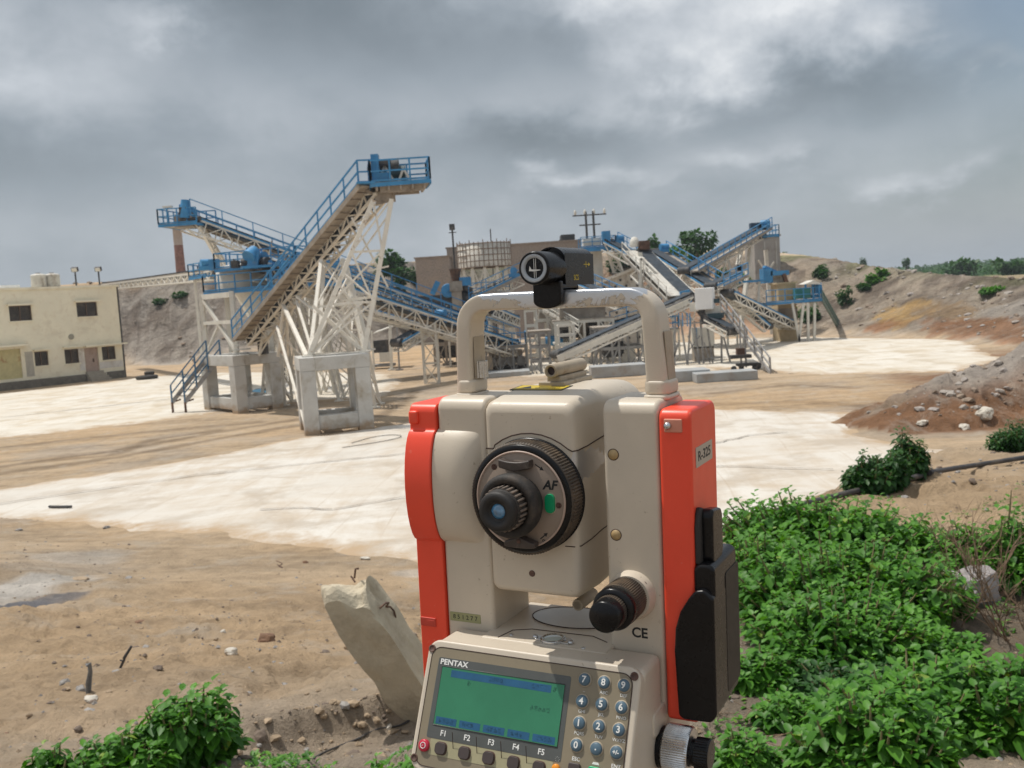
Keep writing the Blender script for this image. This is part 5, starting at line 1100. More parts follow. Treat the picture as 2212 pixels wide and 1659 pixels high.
# ------------------------------------------------------------ far background on the terraces
def wallbox(name, label, cat, x0, x1, yt, yb, Y, depth, m_, rz=0, parts=True):
    a_, b_ = W(x0, yb, Y), W(x1, yb, Y); t_ = W((x0 + x1) / 2, yt, Y); zb = min(a_.z - .5, b_.z - .5, Hs((a_.x + b_.x) / 2, Y) - .4); c = (a_ + b_) / 2; w_ = (b_ - a_).length
    o = empty(name, V((c.x, Y + depth / 2, zb)), label, cat); R_ = Matrix.Rotation(rz, 3, 'Z')
    mb = MB(); mb.box((0, 0, (t_.z - zb) / 2), (w_, depth, t_.z - zb), rot=R_); mb.build('wall', m_, o)
    mb = MB(); mb.box((0, 0, t_.z - zb + .06), (w_ + .25, depth + .25, .14), rot=R_); mb.build('coping', m_, o)
    return o, w_, t_.z - zb
o, w_, h_ = wallbox('brick_building', 'brown brick block left of the round panelled tank', 'building', 902, 975, 556, 634, 112, 8, BRK)
o, w_, h_ = wallbox('brick_building', 'long brown brick wall right of the round panelled tank', 'building', 1108, 1258, 524, 600, 114, 6, BRK)
mb = MB(); mb.box((w_ * .32, 0, h_ + .25), (w_ * .22, 4, .12)); mb.box((w_ * .34, 0, h_ + .6), (w_ * .2, 3, .55)); mb.build('roof_slab', DARK, o)
o, w_, h_ = wallbox('brick_building', 'small brick block peeping over the left of the round tank', 'building', 966, 992, 536, 560, 116, 5, BRK)
# round tank of bolted panels
Yt = 84; tl, tr_ = W(987, 577, Yt), W(1106, 574, Yt); R0_ = (tr_ - tl).length / 2; tc_ = (tl + tr_) / 2; ztt = W(1046, 524, Yt).z
o = empty('water_tank', V((tc_.x, Yt + R0_, tc_.z - 2.5)), 'large round tank of riveted white panels on steel legs', 'tank'); bb = V(o.location)
mb = MB(); z0_, z1_ = 2.5, ztt - bb.z; mb.lathe([(R0_, z0_), (R0_, z1_), (R0_ - .1, z1_), (R0_ - .1, z0_ + .1)], Matrix(), 48, cap=False); mb.lathe([(R0_ - .05, z0_ + .05), (0, z0_ + .05)], Matrix(), 48)
mb.build('shell', TILEW, o)
mb = MB()
for k in range(36): t = 2 * pi * k / 36; mb.beam((cos(t) * R0_, sin(t) * R0_, z0_), (cos(t) * R0_, sin(t) * R0_, z1_ + (.12 if k % 3 else .3)), .07)
for z in np.linspace(z0_, z1_, 5): mb.tube([V((cos(2 * pi * k / 36) * R0_, sin(2 * pi * k / 36) * R0_, z)) for k in range(37)], .045, 4, cap=False)
mb.build('ribs', mat('brown_rib', (.25, .19, .15), .8, coords='World'), o)
for k in range(7):
    a_ = pi + pi * k / 6; x_, y_ = cos(a_) * R0_ * .9, sin(a_) * R0_ * .9; mb = MB(); mb.beam((x_, y_, -bb.z), (x_, y_, z0_), .25); mb.build('tank_leg', WHT, o)
mb = MB()
for k in range(6):
    A_ = [V((cos(pi + pi * j / 6) * R0_ * .9, sin(pi + pi * j / 6) * R0_ * .9, 0)) for j in (k, k + 1)]
    mb.beam(A_[0] + V((0, 0, z0_)), A_[1] + V((0, 0, -.5)), .1); mb.beam(A_[1] + V((0, 0, z0_)), A_[0] + V((0, 0, -.5)), .1); mb.beam(A_[0] + V((0, 0, -.3)), A_[1] + V((0, 0, -.3)), .12)
mb.build('leg_bracing', WHT, o)
# chimney, poles
def terr(px, Y): p_ = W(px, 600, Y); return V((p_.x, Y, Hs(p_.x, Y) - .3))
b_ = terr(392, 128); zt_ = W(384, 482, 128).z; o = empty('brick_chimney', b_, 'tall brown brick chimney with a pale upper part, standing far beyond the left bank', 'chimney')
mb = MB(); mb.lathe([(.62, 0), (.56, (zt_ - b_.z) * .62)], Matrix(), 20); mb.build('shaft', mat('red_brown_brick', (.24, .13, .105), .9, var=.3, vscale=3, coords='World'), o)
mb = MB(); mb.lathe([(.57, (zt_ - b_.z) * .62), (.55, (zt_ - b_.z) * .97), (.68, (zt_ - b_.z) * .975), (.68, zt_ - b_.z)], Matrix(), 20); mb.build('cap', mat('pale_chimney_render', (.42, .36, .32), .9, coords='World'), o)
def pole(label, px, pyt, Y, w_, extra=None, name='light_pole', cat='pole', pyb=None):
    b_ = terr(px, Y) if pyb is None else V((W(px, pyb, Y).x, Y, W(px, pyb, Y).z)); t_ = W(px, pyt, Y); o = empty(name, b_, label, cat); mb = MB(); mb.beam((0, 0, 0), (0, 0, t_.z - b_.z), w_); mb.build('mast', DARK, o)
    if extra: extra(o, t_.z - b_.z)
    return o
def heads(o, z):
    mb = MB(); mb.box((0, 0, z), (.5, .35, .55)); mb.beam((-.35, 0, z - .5), (.35, 0, z - .5), .08); mb.build('lamp_head', DARK, o)
pole('thin floodlight mast rising left of the round tank', 984, 490, 92, .16, heads, pyb=600)
pole('bare thin mast behind the round tank', 1066, 494, 118, .13)
b_ = terr(1281, 112); zt_ = W(1281, 456, 112).z - b_.z
o = empty('power_pole', b_, 'double power pole with two cross arms on the hilltop', 'power pole')
for x in (-.42, .42): mb = MB(); mb.beam((x, 0, 0), (x, 0, zt_), .24); mb.build('pole_shaft', DARK, o)
for z, l in ((zt_ - .4, 1.9), (zt_ - 1.5, 1.2)): mb = MB(); mb.beam((-l, 0, z), (l, 0, z), .14); mb.build('cross_arm', DARK, o)
for x in (-1.6, -.5, .5, 1.7): mb = MB(); mb.lathe([(.12, 0), (.16, .2), (.10, .5), (0, .55)], Matrix.Translation(V((x, 0, zt_ - .3))), 8); mb.build('insulator', WHT, o)
# rusty cone, blue flywheel, blue cabinet
Yc = 70; c = W(984, 595, Yc); o = empty('crusher_feed', V((c.x, Yc, 0)), 'rust brown cone hopper over a grey crusher beside the blue flywheel', 'crusher'); bb = V(o.location)
mb = MB(); mb.lathe([(.25, c.z - .42), (.42, c.z + .42), (.46, c.z + .46)], Matrix(), 20); mb.build('cone_hopper', RUST, o)
mb = MB(); mb.box((0, 0, c.z - .75), (.9, .9, .7)); mb.box((0, 0, (c.z - 1) / 2), (.7, .7, c.z - 1)); mb.build('body', DST, o)
mb = MB(); mb.tube([V((.5, -.3, c.z - .8)), V((1.0, .0, c.z - 1.1))], .18, 10); mb.build('spout', DARK, o)
c = W(968, 628, Yc); mb = MB(); mb.lathe([(.46, -.1), (.5, -.06), (.5, .06), (.46, .1)], Matrix.Translation(V((c.x, c.y, c.z)) - bb) @ Matrix.Rotation(radians(80), 4, 'X'), 28); mb.lathe([(.12, -.16), (.12, .16)], Matrix.Translation(V((c.x, c.y, c.z)) - bb) @ Matrix.Rotation(radians(80), 4, 'X'), 12); mb.build('flywheel', BLU, o)
mb = MB(); mb.box(W(940, 622, Yc) - bb, (.35, .4, 1.0), rot=Matrix.Rotation(.5, 3, 'Y')); mb.build('belt_guard', BLU, o)
mb = MB(); mb.box(W(1005, 608, Yc) - bb, (.8, .8, .6)); mb.build('cabinet', BLU, o)
mb = MB(); mb.box(W(958, 655, Yc) - bb + V((0, .8, 0)), (3.4, 1.5, 1.2)); mb.box(W(1000, 650, Yc + 1) - bb, (1.5, 1.5, 1.8)); mb.build('machine_frame', DARK, o)
mb = MB()
for x in (940, 965, 990, 1015): q_ = W(x, 660, Yc); mb.beam(V((q_.x, Yc - .2, 0)) - bb, V((q_.x, Yc - .2, q_.z)) - bb, .14)
mb.build('frame_legs', WHT, o)
conveyor('small white lattice conveyor rising right in front of the tank legs', W(1015, 648, 66), W(1125, 596, 66), w=.8, h=.6, walk=.5, frame=BLU)
# ------------------------------------------------------------ generic steel frames and screens of the middle plant
def frame3d(label, x0, x1, yt, yb, Y, dep, bays, levels, m_, t=.13, cat='steel frame', name='screening_tower', deckm=True, brace=True, rails=True, group='steel frames of the screening plant'):
    b0 = G(x0, yb); a_ = V((W(x0, yb, Y).x, Y, 0)); b_ = V((W(x1, yb, Y).x, Y, 0)); zt_ = W((x0 + x1) / 2, yt, Y).z; o = empty(name, (a_ + b_) / 2, label, cat, group); bb = V(o.location); L_ = (b_ - a_).length
    for i in range(bays + 1):
        for j in (0, 1): mb = MB(); x = -L_ / 2 + L_ * i / bays; mb.beam((x, dep * j, 0), (x, dep * j, zt_), t); mb.box((x, dep * j, .05), (t * 2.5, t * 2.5, .1)); mb.build('post', m_, o)
    mb = MB()
    for l in range(1, levels + 1):
        z = zt_ * l / levels
        for j in (0, 1): mb.beam((-L_ / 2, dep * j, z - .08), (L_ / 2, dep * j, z - .08), t * .9, t * 1.5)
        for i in range(bays + 1): x = -L_ / 2 + L_ * i / bays; mb.beam((x, 0, z - .08), (x, dep, z - .08), t * .8)
    mb.build('cross_beams', m_, o)
    if brace:
        mb = MB()
        for i in range(bays):
            for l in range(levels):
                if (i + l) % 2 == 0 or levels == 1:
                    xa, xb = -L_ / 2 + L_ * i / bays, -L_ / 2 + L_ * (i + 1) / bays; za, zb = zt_ * l / levels, zt_ * (l + 1) / levels
                    mb.beam((xa, 0, za), (xb, 0, zb), t * .5); mb.beam((xb, 0, za), (xa, 0, zb), t * .5)
        mb.build('bracing', m_, o)
    if deckm: mb = MB(); mb.box((0, dep / 2, zt_ + .03), (L_ + .2, dep + .2, .06)); mb.build('deck', DST, o)
    if rails: mb = MB(); railing(mb, [(-L_ / 2, 0, zt_), (L_ / 2, 0, zt_), (L_ / 2, dep, zt_)], .8, 1.0); mb.build('railing', BLU, o)
    return o, L_, zt_
frame3d('grey frame standing below the junction of the two long conveyors', 1150, 1192, 716, 806, 58, 2.2, 2, 3, GRY, .09, rails=False)
o, L_, zt_ = frame3d('grey steel frame right of the white inclined stair under the carrying handle', 1290, 1395, 706, 800, 60, 3, 3, 2, GRY, .13, rails=False)
mb = MB(); mb.box((.6, 1.2, .5), (.8, .8, .9)); mb.build('white_panel', WHT, o); mb = MB(); mb.tube([V((-1, 1.2, 1.0)), V((.3, 1.2, 1.0))], .5, 14); mb.box((-.8, 1.4, 2.0), (1.4, 1.2, .9)); mb.build('machine', DARK, o)
o, L_, zt_ = frame3d('low grey platform with small rail over the tracked crusher', 1052, 1140, 748, 800, 61, 2.6, 3, 1, GRY, .1)
o, L_, zt_ = frame3d('tall grey frame carrying the vibrating screen', 1205, 1330, 690, 800, 64, 4, 4, 2, WHT, .16, rails=False)
mb = MB(); mb.box((0, 1.8, zt_ + .45), (3.0, 2.2, .85), rot=Matrix.Rotation(.08, 3, 'Y')); mb.build('screen_box', DST, o)
mb = MB(); mb.box((.2, 1.6, zt_ + 1.0), (3.4, 2.8, .14), rot=Matrix.Rotation(.03, 3, 'Y')); mb.build('screen_lid', BLU, o)
mb = MB(); mb.box((-.9, 1.8, zt_ - .7), (1.1, 1.6, 1.0)); mb.box((.9, 1.8, zt_ - .8), (1.0, 1.6, 1.1)); mb.tube([V((-1.6, .3, zt_ - .3)), V((-.9, .3, zt_ - .3))], .28, 12); mb.build('chute', DARK, o)
mb = MB(); mb.lathe([(1.2, .9), (.35, 0), (.3, -.8)], Matrix.Translation(V((0, 1.8, zt_ - 1.0))), 4); mb.build('hopper', DST, o)
o, L_, zt_ = frame3d('steel frame in front of the studded white wall', 1165, 1235, 640, 790, 68, 4, 3, 3, WHT, .15)
mb = MB(); mb.box((0, 2, zt_ - 1.2), (1.8, 2.0, 1.2)); mb.build('machine', DST, o); mb = MB(); mb.tube([V((-.6, -.2, 1.5)), V((.6, -.2, 1.5))], .35, 14); mb.build('motor', BLU, o)
frame3d('white frame behind the small lattice conveyor', 1018, 1110, 632, 760, 74, 4, 4, 3, WHT, .16)
o, L_, zt_ = frame3d('dark machinery frame between the long conveyors and the carrying handle', 940, 1040, 690, 775, 72, 4, 4, 2, DST, .18, rails=False)
mb = MB(); mb.box((0, 2, zt_ / 2), (3, 2.5, zt_ * .7)); mb.build('machine', DARK, o)
PLN = mat('bluish_grey_concrete', (.36, .37, .37), .85, var=.15, vscale=1.5, coords='World', dirt=(.30, .25, .2), dscale=1.2)
# tracked crusher low in the middle
c = G(1094, 800); o = empty('tracked_crusher', c, 'dusty grey tracked crusher low behind the left foot of the carrying handle', 'crusher'); 
mb = MB(); mb.box((0, 1.2, .95), (2.2, 1.8, .55)); mb.box((-.4, 1.2, 1.4), (1.0, 1.4, .5)); mb.build('body', DST, o)
for k in range(4): mb = MB(); mb.lathe([(.30, -.12), (.34, 0), (.30, .12)], Matrix.Translation(V((-.9 + .62 * k, .15, .55))) @ Matrix.Rotation(pi / 2, 4, 'X'), 18); mb.lathe([(.1, -.2), (.1, .2)], Matrix.Translation(V((-.9 + .62 * k, .15, .55))) @ Matrix.Rotation(pi / 2, 4, 'X'), 10); mb.build('wheel', GRY, o)
mb = MB(); mb.box((0, .3, .2), (2.6, .5, .25)); mb.build('track', DARK, o)
mb = MB(); mb.box((-1.3, .4, .55), (.9, 1, .9)); mb.build('hopper', DST, o)
for px, yb, w_, d_, h_, lab in ((1094, 812, 2.8, 2, .3, 'low grey plinth under the tracked crusher'), (1335, 812, 3.0, 1.6, .62, 'grey concrete plinth left of the right handle foot'), (1482, 822, 2.1, 1.6, .55, 'square grey concrete plinth just right of the handle'), (1565, 822, 2.9, 1.3, .45, 'long low concrete plinth under the white hopper')):
    b_ = G(px, yb); mb = MB(); mb.box((0, 0, h_ / 2), (w_, d_, h_)); h_ = h_; oo = mb.build('concrete_plinth', PLN, None, bevel=.03, seg=1); oo.location = b_; tag(oo, lab, 'plinth', 'concrete plinths of the plant')
o_ = stair('white steep stair leaning down right inside the carrying handle', G(1262, 800) + V((0, 4.5, 2.2)), W(1168, 668, 68), V((.25, -.8, 0)), mstr=WHT, mrail=WHT, h=.7)
# white studded wall and its blocks
Yw = 80; a_, b_, c_, d_ = W(1276, 640, Yw), W(1384, 640, Yw), W(1384, 574, Yw), W(1276, 617, Yw)
o = empty('retaining_wall', V((a_.x, Yw, 0)), 'pale studded retaining wall whose top slopes up to the right', 'wall'); bb = V(o.location)
z0w = -bb.z; poly = [(a_.x, 0), (b_.x, 0), (c_.x, c_.z), (d_.x, d_.z)]; Mw = Matrix(((1, 0, 0, -bb.x), (0, 0, 1, 0), (0, 1, 0, 0), (0, 0, 0, 1)))
mb = MB(); mb.prism(poly, Mw, 0, 1.5); mb.build('wall_panel', TILEW, o)
mb = MB(); mb.beam(d_ - bb + V((0, -.1, 0)), c_ - bb + V((0, -.1, 0)), .5, .22); mb.build('wall_cap', CRM, o)
mb = MB(); random.seed(3)
for i in range(9):
    for j in range(7):
        x = a_.x + (b_.x - a_.x) * (i + .5) / 9; zt2 = d_.z + (c_.z - d_.z) * (i + .5) / 9; z = .8 + j * 1.05 + (.5 if i % 2 else 0)
        if z < zt2 - .3: mb.box(V((x, Yw - .04, z)) - bb, (.16, .12, .18))
mb.build('studs', DARK, o)
o, w_, h_ = wallbox('white_block_house', 'plain white block carrying the blue head platform', 'building', 1279, 1303, 545, 600, 82, 3, WHT)
mb = MB(); mb.tube([V((-.2, -1.9, .6)), V((-.2, -1.6, .6))], .3, 14); mb.tube([V((.7, -1.9, .7)), V((.7, -1.6, .7))], .35, 14); mb.build('wall_drums', WHT, o)
# platform with the blue drive above it, and its conveyor
oD, bD, sD, nD, dD = conveyor('blue conveyor dropping right from the small drive platform above the compass', W(1374, 556, 78), W(1314, 524, 80), w=1.2, h=.6, walk=.6)
a_, b_ = W(1255, 532, 80), W(1330, 532, 80); a_.z = b_.z = (a_.z + b_.z) / 2; deck(oD, bD, [a_, b_, b_ + V((0, 2.5, 0)), a_ + V((0, 2.5, 0))], (0, 1, 2), .8, .16)
mb = MB(); mb.box(W(1309, 513, 80) - bD, (.65, .8, 1.0)); mb.tube([W(1306, 506, 80) - bD, W(1317, 506, 80) - bD], .22, 12); mb.build('drive_guard', BLU, oD)
mb = MB(); mb.box(W(1278, 524, 80.5) - bD, (1.4, .8, .6)); mb.build('white_cover', WHT, oD)
legpair(oD, [W(1312, 542, 80) - bD, W(1329, 545, 80) - bD], [W(1327, 590, 81) - bD, W(1345, 590, 81) - bD], .2)
mb = MB(); mb.beam(W(1262, 540, 80) - bD, W(1330, 536, 79.8) - bD, .3, .3); mb.beam(W(1330, 536, 79.8) - bD, W(1374, 556, 78) - bD, .25, .3); mb.build('curved_girder', BLU, oD)
# steep grey-sided conveyor
oF, bF, sF, nF, dF = conveyor('steep conveyor with wide pale side plate dropping right behind the handle bend', W(1487, 645, 62), W(1388, 548, 68), w=1.3, h=1.6, walk=.8, frame=WHT, rail_side=-1, dstep=1.6, lac=True, motor=False)
mb = MB(); off = sF * -.95 + nF * .25; mb.beam(W(1487, 645, 62) + off - bF, W(1388, 548, 68) + off - bF, .9, .06, up=nF); mb.build('cover_plate', TILEW, oF)
mb = MB(); mb.beam(W(1382, 545, 67) - bF, V((W(1384, 640, 67).x, 67, 0)) - bF, .3); mb.build('head_post', WHT, oF)
mb = MB(); mb.box(W(1391, 530, 68) - bF, (.7, .8, .6)); mb.build('head_drum', RUST, oF); mb = MB(); mb.lathe([(.3, 0), (.34, .3), (.2, .62), (0, .68)], Matrix.Translation(W(1371, 533, 68) - bF), 14); mb.build('white_dome', WHT, oF)
mb = MB(); mb.beam(W(1478, 628, 61.5) - bF, W(1484, 655, 61.5) - bF, .35, .6); mb.build('tail_guard', BLU, oF)
legpair(oF, [W(1400, 568, 66) - bF, W(1430, 592, 65) - bF], [W(1418, 640, 65) - bF, W(1440, 650, 65) - bF], .14, m_=WHT)
mb = MB()
for (x0, y0, x1, y1) in ((1384, 558, 1468, 640), (1384, 558, 1384, 720), (1396, 570, 1402, 622), (1415, 590, 1420, 640), (1440, 612, 1442, 660), (1396, 622, 1415, 590), (1420, 640, 1440, 612), (1384, 640, 1468, 640)): mb.beam(W(x0, y0, 64.5) - bF, W(x1, y1, 64.5) - bF, .14)
mb.build('side_truss', WHT, oF)
oG, bG, sG, nG, dG = conveyor('long dark belt conveyor with pale side, climbing right behind the carrying handle', W(1205, 768, 56), W(1487, 642, 60), w=1.0, h=.45, walk=0, rails=False, frame=GRY, side_plate=WHT, motor=False, rail_side=-1)
mb = MB(); mb.beam(W(1205, 776, 55.4) - bG, W(1487, 650, 59.4) - bG, .05, .4, up=nG); mb.build('pale_side', WHT, oG)
for (x, yt, yb) in ((1300, 738, 806), (1398, 695, 806), (1340, 718, 800)): b_ = W(x, yb, 57.5); mb = MB(); mb.beam(V((b_.x, 57.5, 0)) - bG, V((b_.x, 57.5, W(x, yt, 57.5).z)) - bG, .12); mb.beam(V((b_.x - .6, 57.5, 0)) - bG, V((b_.x, 57.5, 1.5)) - bG, .09); mb.build('support_leg', GRY, oG)
conveyor('blue railed conveyor lying behind the pale sided steep one', W(1533, 618, 70), W(1412, 545, 78), w=1.0, h=.6, walk=.6, rail_side=1)
oH, bH, sH, nH, dH = conveyor('grey conveyor climbing right to the top of the tall concrete tower', W(1478, 586, 72), W(1640, 494, 84), w=1.0, h=.75, walk=.6, rail_side=1, side_plate=None)
mb = MB(); mb.box(W(1632, 492, 83.5) - bH, (.9, .7, .8)); mb.box(W(1646, 500, 83.5) - bH, (.6, .7, 1.2)); mb.build('drive_guard', mat('dark_blue_paint', (.015, .05, .10), .5), oH)
a_, b_ = W(1648, 508, 83), W(1683, 507, 83); a_.z = b_.z; deck(oH, bH, [a_, b_, b_ + V((0, 3, 0)), a_ + V((0, 3, 0))], (0, 1), .85, .14)
for (x, y, x2, y2) in ((1624, 512, 1600, 708), (1604, 528, 1592, 580)): mb = MB(); mb.beam(W(x, y, 82) - bH, W(x2, y2, 80) - bH, .3); mb.build('support_leg', WHT, oH)
for (x0, x1, yt) in ((1556, 1590, 555),): legpair(oH, [W(1568, 556, 77) - bH, W(1571, 556, 78) - bH], [W(1553, 640, 76) - bH, W(1592, 630, 76) - bH], .14, m_=WHT)
o, w_, h_ = wallbox('concrete_tower', 'square grey concrete tower under the railed top of the right conveyor', 'tower', 1632, 1687, 511, 592, 100, 4, mat('pale_grey_block', (.36, .335, .31), .85, var=.08, vscale=1, coords='World', dirt=(.25, .21, .18), dscale=.8))
mb = MB(); mb.beam(V((-w_ * .1, -2.05, h_ - .5)), V((-w_ * .1, -2.05, 1)), .1); mb.beam(V((w_ * .35, -2.05, h_ - .5)), V((w_ * .35, -2.05, 1)), .1); mb.build('pilaster', CONC, o)
# branching white post
pb = G(1668, 722); o = empty('branching_post', pb, 'white steel post with V shaped branches, standing right of the white hopper', 'post'); Yp = pb.y
mb = MB(); mb.beam((0, 0, 0), W(1654, 540, Yp) - pb, .3); mb.build('shaft', WHT, o)
for (x0, y0, x1, y1) in ((1657, 590, 1638, 562), (1657, 588, 1672, 566), (1660, 640, 1640, 618), (1660, 636, 1690, 600), (1663, 670, 1640, 640), (1663, 668, 1688, 636), (1667, 715, 1652, 700), (1667, 712, 1682, 696)): mb = MB(); mb.beam(W(x0, y0, Yp) - pb, W(x1, y1, Yp) - pb, .14); mb.build('branch', WHT, o)
conveyor('short blue lattice conveyor meeting the white hopper from the right', W(1536, 620, 66), W(1590, 595, 70), w=.9, h=.6, walk=.4, motor=False)
o = empty('blue_platform', W(1620, 604, 72), 'narrow blue platform running to the blue feed hopper', 'platform'); bb = V(o.location)
a_, b_ = W(1588, 606, 72), W(1655, 603, 72); a_.z = b_.z; deck(o, bb, [a_, b_, b_ + V((0, 1.6, 0)), a_ + V((0, 1.6, 0))], (), .6, .16)
mb = MB(); mb.box(W(1593, 590, 72) - bb, (.5, .5, 1.1)); mb.box(W(1601, 578, 72) - bb, (.7, .5, .5)); mb.build('valve_stand', GRY, o); 
for q_ in (1590, 1640): mb = MB(); mb.beam(W(q_, 608, 72.4) - bb, W(q_ - 4, 690, 72.4) - bb, .14); mb.build('platform_leg', WHT, o)
o = empty('feed_hopper', W(1670, 597, 76), 'blue feed hopper with a rust brown chute at the foot of the right bank', 'hopper'); bb = V(o.location)
mb = MB(); mb.box(W(1655, 596, 76) - bb, (.7, 1.2, 1.1)); mb.box(W(1680, 590, 76) - bb, (1.4, 1.2, .35)); mb.box(W(1664, 583, 76) - bb, (1.1, .8, .2), rot=Matrix.Rotation(.5, 3, 'Y')); mb.build('hopper_body', BLU, o)
mb = MB(); mb.beam(W(1692, 592, 75.5) - bb, W(1701, 616, 75.5) - bb, .4, .25); mb.build('chute', RUST, o); mb = MB(); mb.box(W(1680, 601, 76.3) - bb, (1.1, .9, .8)); mb.build('lining', TILEW, o)
o, w_, h_ = wallbox('tan_hut', 'small tan hut above the low blue deck', 'hut', 1682, 1720, 613, 650, 74, 2, mat('tan_render', (.46, .36, .22), .8, coords='World'))
mb = MB(); mb.box((0, 0, h_ * .52), (w_ + .1, 2.06, .9)); mb.build('plinth_band', DST, o)
o = empty('control_cabin', W(1755, 646, 73), 'little blue control cabin with a white pitched roof at the end of the low deck', 'cabin'); bb = V(o.location)
for x in (1741, 1757, 1770): mb = MB(); q_ = W(x, 646, 73); mb.beam(q_ - bb, V((q_.x, 73, W(x, 612, 73).z)) - bb, .12); mb.build('cabin_post', BLU, o)
mb = MB(); mb.box(W(1764, 623, 73.6) - bb, (.5, .9, .8)); mb.box(W(1754, 640, 73.6) - bb, (1.0, .9, .25)); mb.build('cabin_wall', BLU, o)
mb = MB(); q0, q1, q2 = W(1738, 614, 72.6) - bb, W(1758, 605, 72.6) - bb, W(1776, 614, 72.6) - bb; mb.add([q0, q1, q2, q0 + V((0, 1.6, 0)), q1 + V((0, 1.6, 0)), q2 + V((0, 1.6, 0))], [(0, 1, 2), (5, 4, 3), (0, 3, 4, 1), (1, 4, 5, 2), (0, 2, 5, 3)]); mb.build('roof', WHT, o)
o = empty('low_deck', W(1716, 648, 72), 'long blue edged deck with wire rail over the green scrub at the right', 'platform'); bb = V(o.location)
a_, b_ = W(1656, 652, 72), W(1776, 646, 73); a_.z = b_.z; deck(o, bb, [a_, b_, b_ + V((0, 2, 0)), a_ + V((0, 2, 0))], (0,), .9, .22, step=.8)
mb = MB(); mb.box(W(1732, 634, 73.3) - bb, (1.1, .8, .75)); mb.build('teal_box', mat('teal_paint', (.02, .17, .16), .6, coords='World'), o)
for x0, x1 in ((1711, 1726), (1736, 1724), (1745, 1745), (1760, 1758)): mb = MB(); q_ = W(x1, 712, 72.5); q_.z = 0; mb.beam(W(x0, 654, 72.5) - bb, q_ - bb, .17); mb.build('deck_leg', WHT, o)
stair('greenish steel stair stepping down right from the low deck', G(1815, 716), W(1776, 648, 73), V((.2, .9, 0)), mstr=mat('grey_green_steel', (.14, .20, .17), .7, coords='World'), mrail=MATS['grey_green_steel'], h=.7)
conveyor('blue conveyor dropping right to the foot of the scrubby bank', W(1705, 698, 74), W(1572, 634, 66), w=1.0, h=.5, walk=.5, rails=False, motor=False)
# white hopper box on grey legs and what hangs round it
o = empty('white_hopper', V((W(1523, 650, 57).x, 57.5, 0)), 'bright white box hopper on many thin grey legs, centre right', 'hopper'); bb = V(o.location)
Rh = Matrix.Rotation(radians(-18), 3, 'Z')
mb = MB(); c = W(1523, 645, 57.5) - bb; mb.box(c, (1.0, 1.3, 1.25), rot=Rh); mb.build('box', mat('clean_white_paint', (.84, .84, .83), .5, coords='World', var=.04), o, bevel=.03, seg=1)
mb = MB(); mb.box(c + V((.45, .2, -.85)), (.85, 1.1, .75), rot=Rh); mb.box(c + V((-.55, .3, -.45)), (.5, 1, .5), rot=Rh); mb.build('lower_box', WHT, o)
mb = MB(); c2 = W(1546, 682, 57) - bb; mb.box(c2, (.85, 1.0, .3), rot=Rh); mb.box(W(1545, 650, 57.5) - bb, (.4, .5, .25)); mb.build('discharge_lip', mat('dark_teal_rubber', (.025, .06, .075), .6, coords='World'), o)
for (x0, y0, x1, y1) in ((1470, 690, 1486, 806), (1492, 686, 1486, 806), (1500, 700, 1512, 806), (1513, 690, 1521, 806), (1527, 700, 1541, 808), (1558, 700, 1560, 806), (1560, 715, 1579, 808), (1458, 700, 1458, 800), (1468, 735, 1448, 800)):
    mb = MB(); q0 = W(x0, y0, 57.3) - bb; q1 = W(x1, y1, 57.3) - bb; q1.z = 0; mb.beam(q0, q1, .10); mb.build('hopper_leg', GRY, o)
mb = MB()
for (x0, y0, x1, y1) in ((1521, 740, 1541, 808), (1486, 725, 1512, 790), (1523, 776, 1560, 771), (1460, 700, 1560, 694), (1486, 760, 1512, 725), (1541, 745, 1560, 742)): mb.beam(W(x0, y0, 57.2) - bb, W(x1, y1, 57.2) - bb, .07)
mb.build('leg_bracing', GRY, o)
mb = MB(); 
for x in (1466, 1474, 1484, 1490): mb.beam(W(x, 676, 57.0) - bb, W(x + 1, 705, 57.0) - bb, .05)
mb.build('blue_pipes', BLU, o)
mb = MB(); mb.beam(W(1516, 668, 57.3) - bb, W(1520, 700, 57.3) - bb, .25); mb.beam(W(1500, 655, 57.8) - bb, W(1535, 700, 57) - bb, .35, .3); mb.build('chute', DARK, o)
conveyor('stubby dark belt with white stripe below the white hopper', W(1582, 716, 55.6), W(1533, 690, 57), w=.9, h=.3, walk=0, rails=False, motor=False, frame=DARK, side_plate=None)
q0 = G(1518, 760); o = empty('white_cabinet', V((W(1518, 750, 60).x, 60, .0)), 'pale blue white cabinet standing on a block beneath the white hopper', 'cabinet'); bb = V(o.location)
mb = MB(); mb.box(W(1518, 729, 60) - bb, (1.25, .8, 1.25)); mb.build('body', WHT, o); mb = MB(); mb.box(W(1505, 729, 59.5) - bb, (.05, .1, 1.2)); mb.build('door_edge', BLU, o); mb = MB(); zz_ = (W(1518, 748, 60)).z; mb.box((0, 0, zz_ / 2), (1.2, .8, zz_)); mb.build('base_block', DST, o)
stair('grey stair descending right with thin handrail, its foot on the white floor', G(1664, 806), W(1558, 665, 59), V((-.15, -.7, 0)), mstr=GRY, mrail=GRY, h=.8, posts=1.6)
c = G(1608, 800); o = empty('hand_cart', c, 'dark red topped trolley standing by the foot of the grey stair', 'trolley')
mb = MB(); mb.box((-.2, 0, .75), (1.1, .6, .18)); mb.box((.25, .1, .3), (1.2, .7, .14)); mb.build('tray', DARK, o); mb = MB(); mb.box((-.15, .1, 1.0), (.4, .35, .35)); mb.build('red_box', RUST, o)
for x, y in ((-.6, -.2), (-.1, .2), (.5, -.2), (.8, .2)): mb = MB(); mb.lathe([(.13, -.05), (.15, 0), (.13, .05)], Matrix.Translation(V((x, y, .15))) @ Matrix.Rotation(pi / 2, 4, 'X'), 12); mb.build('wheel', DARK, o)
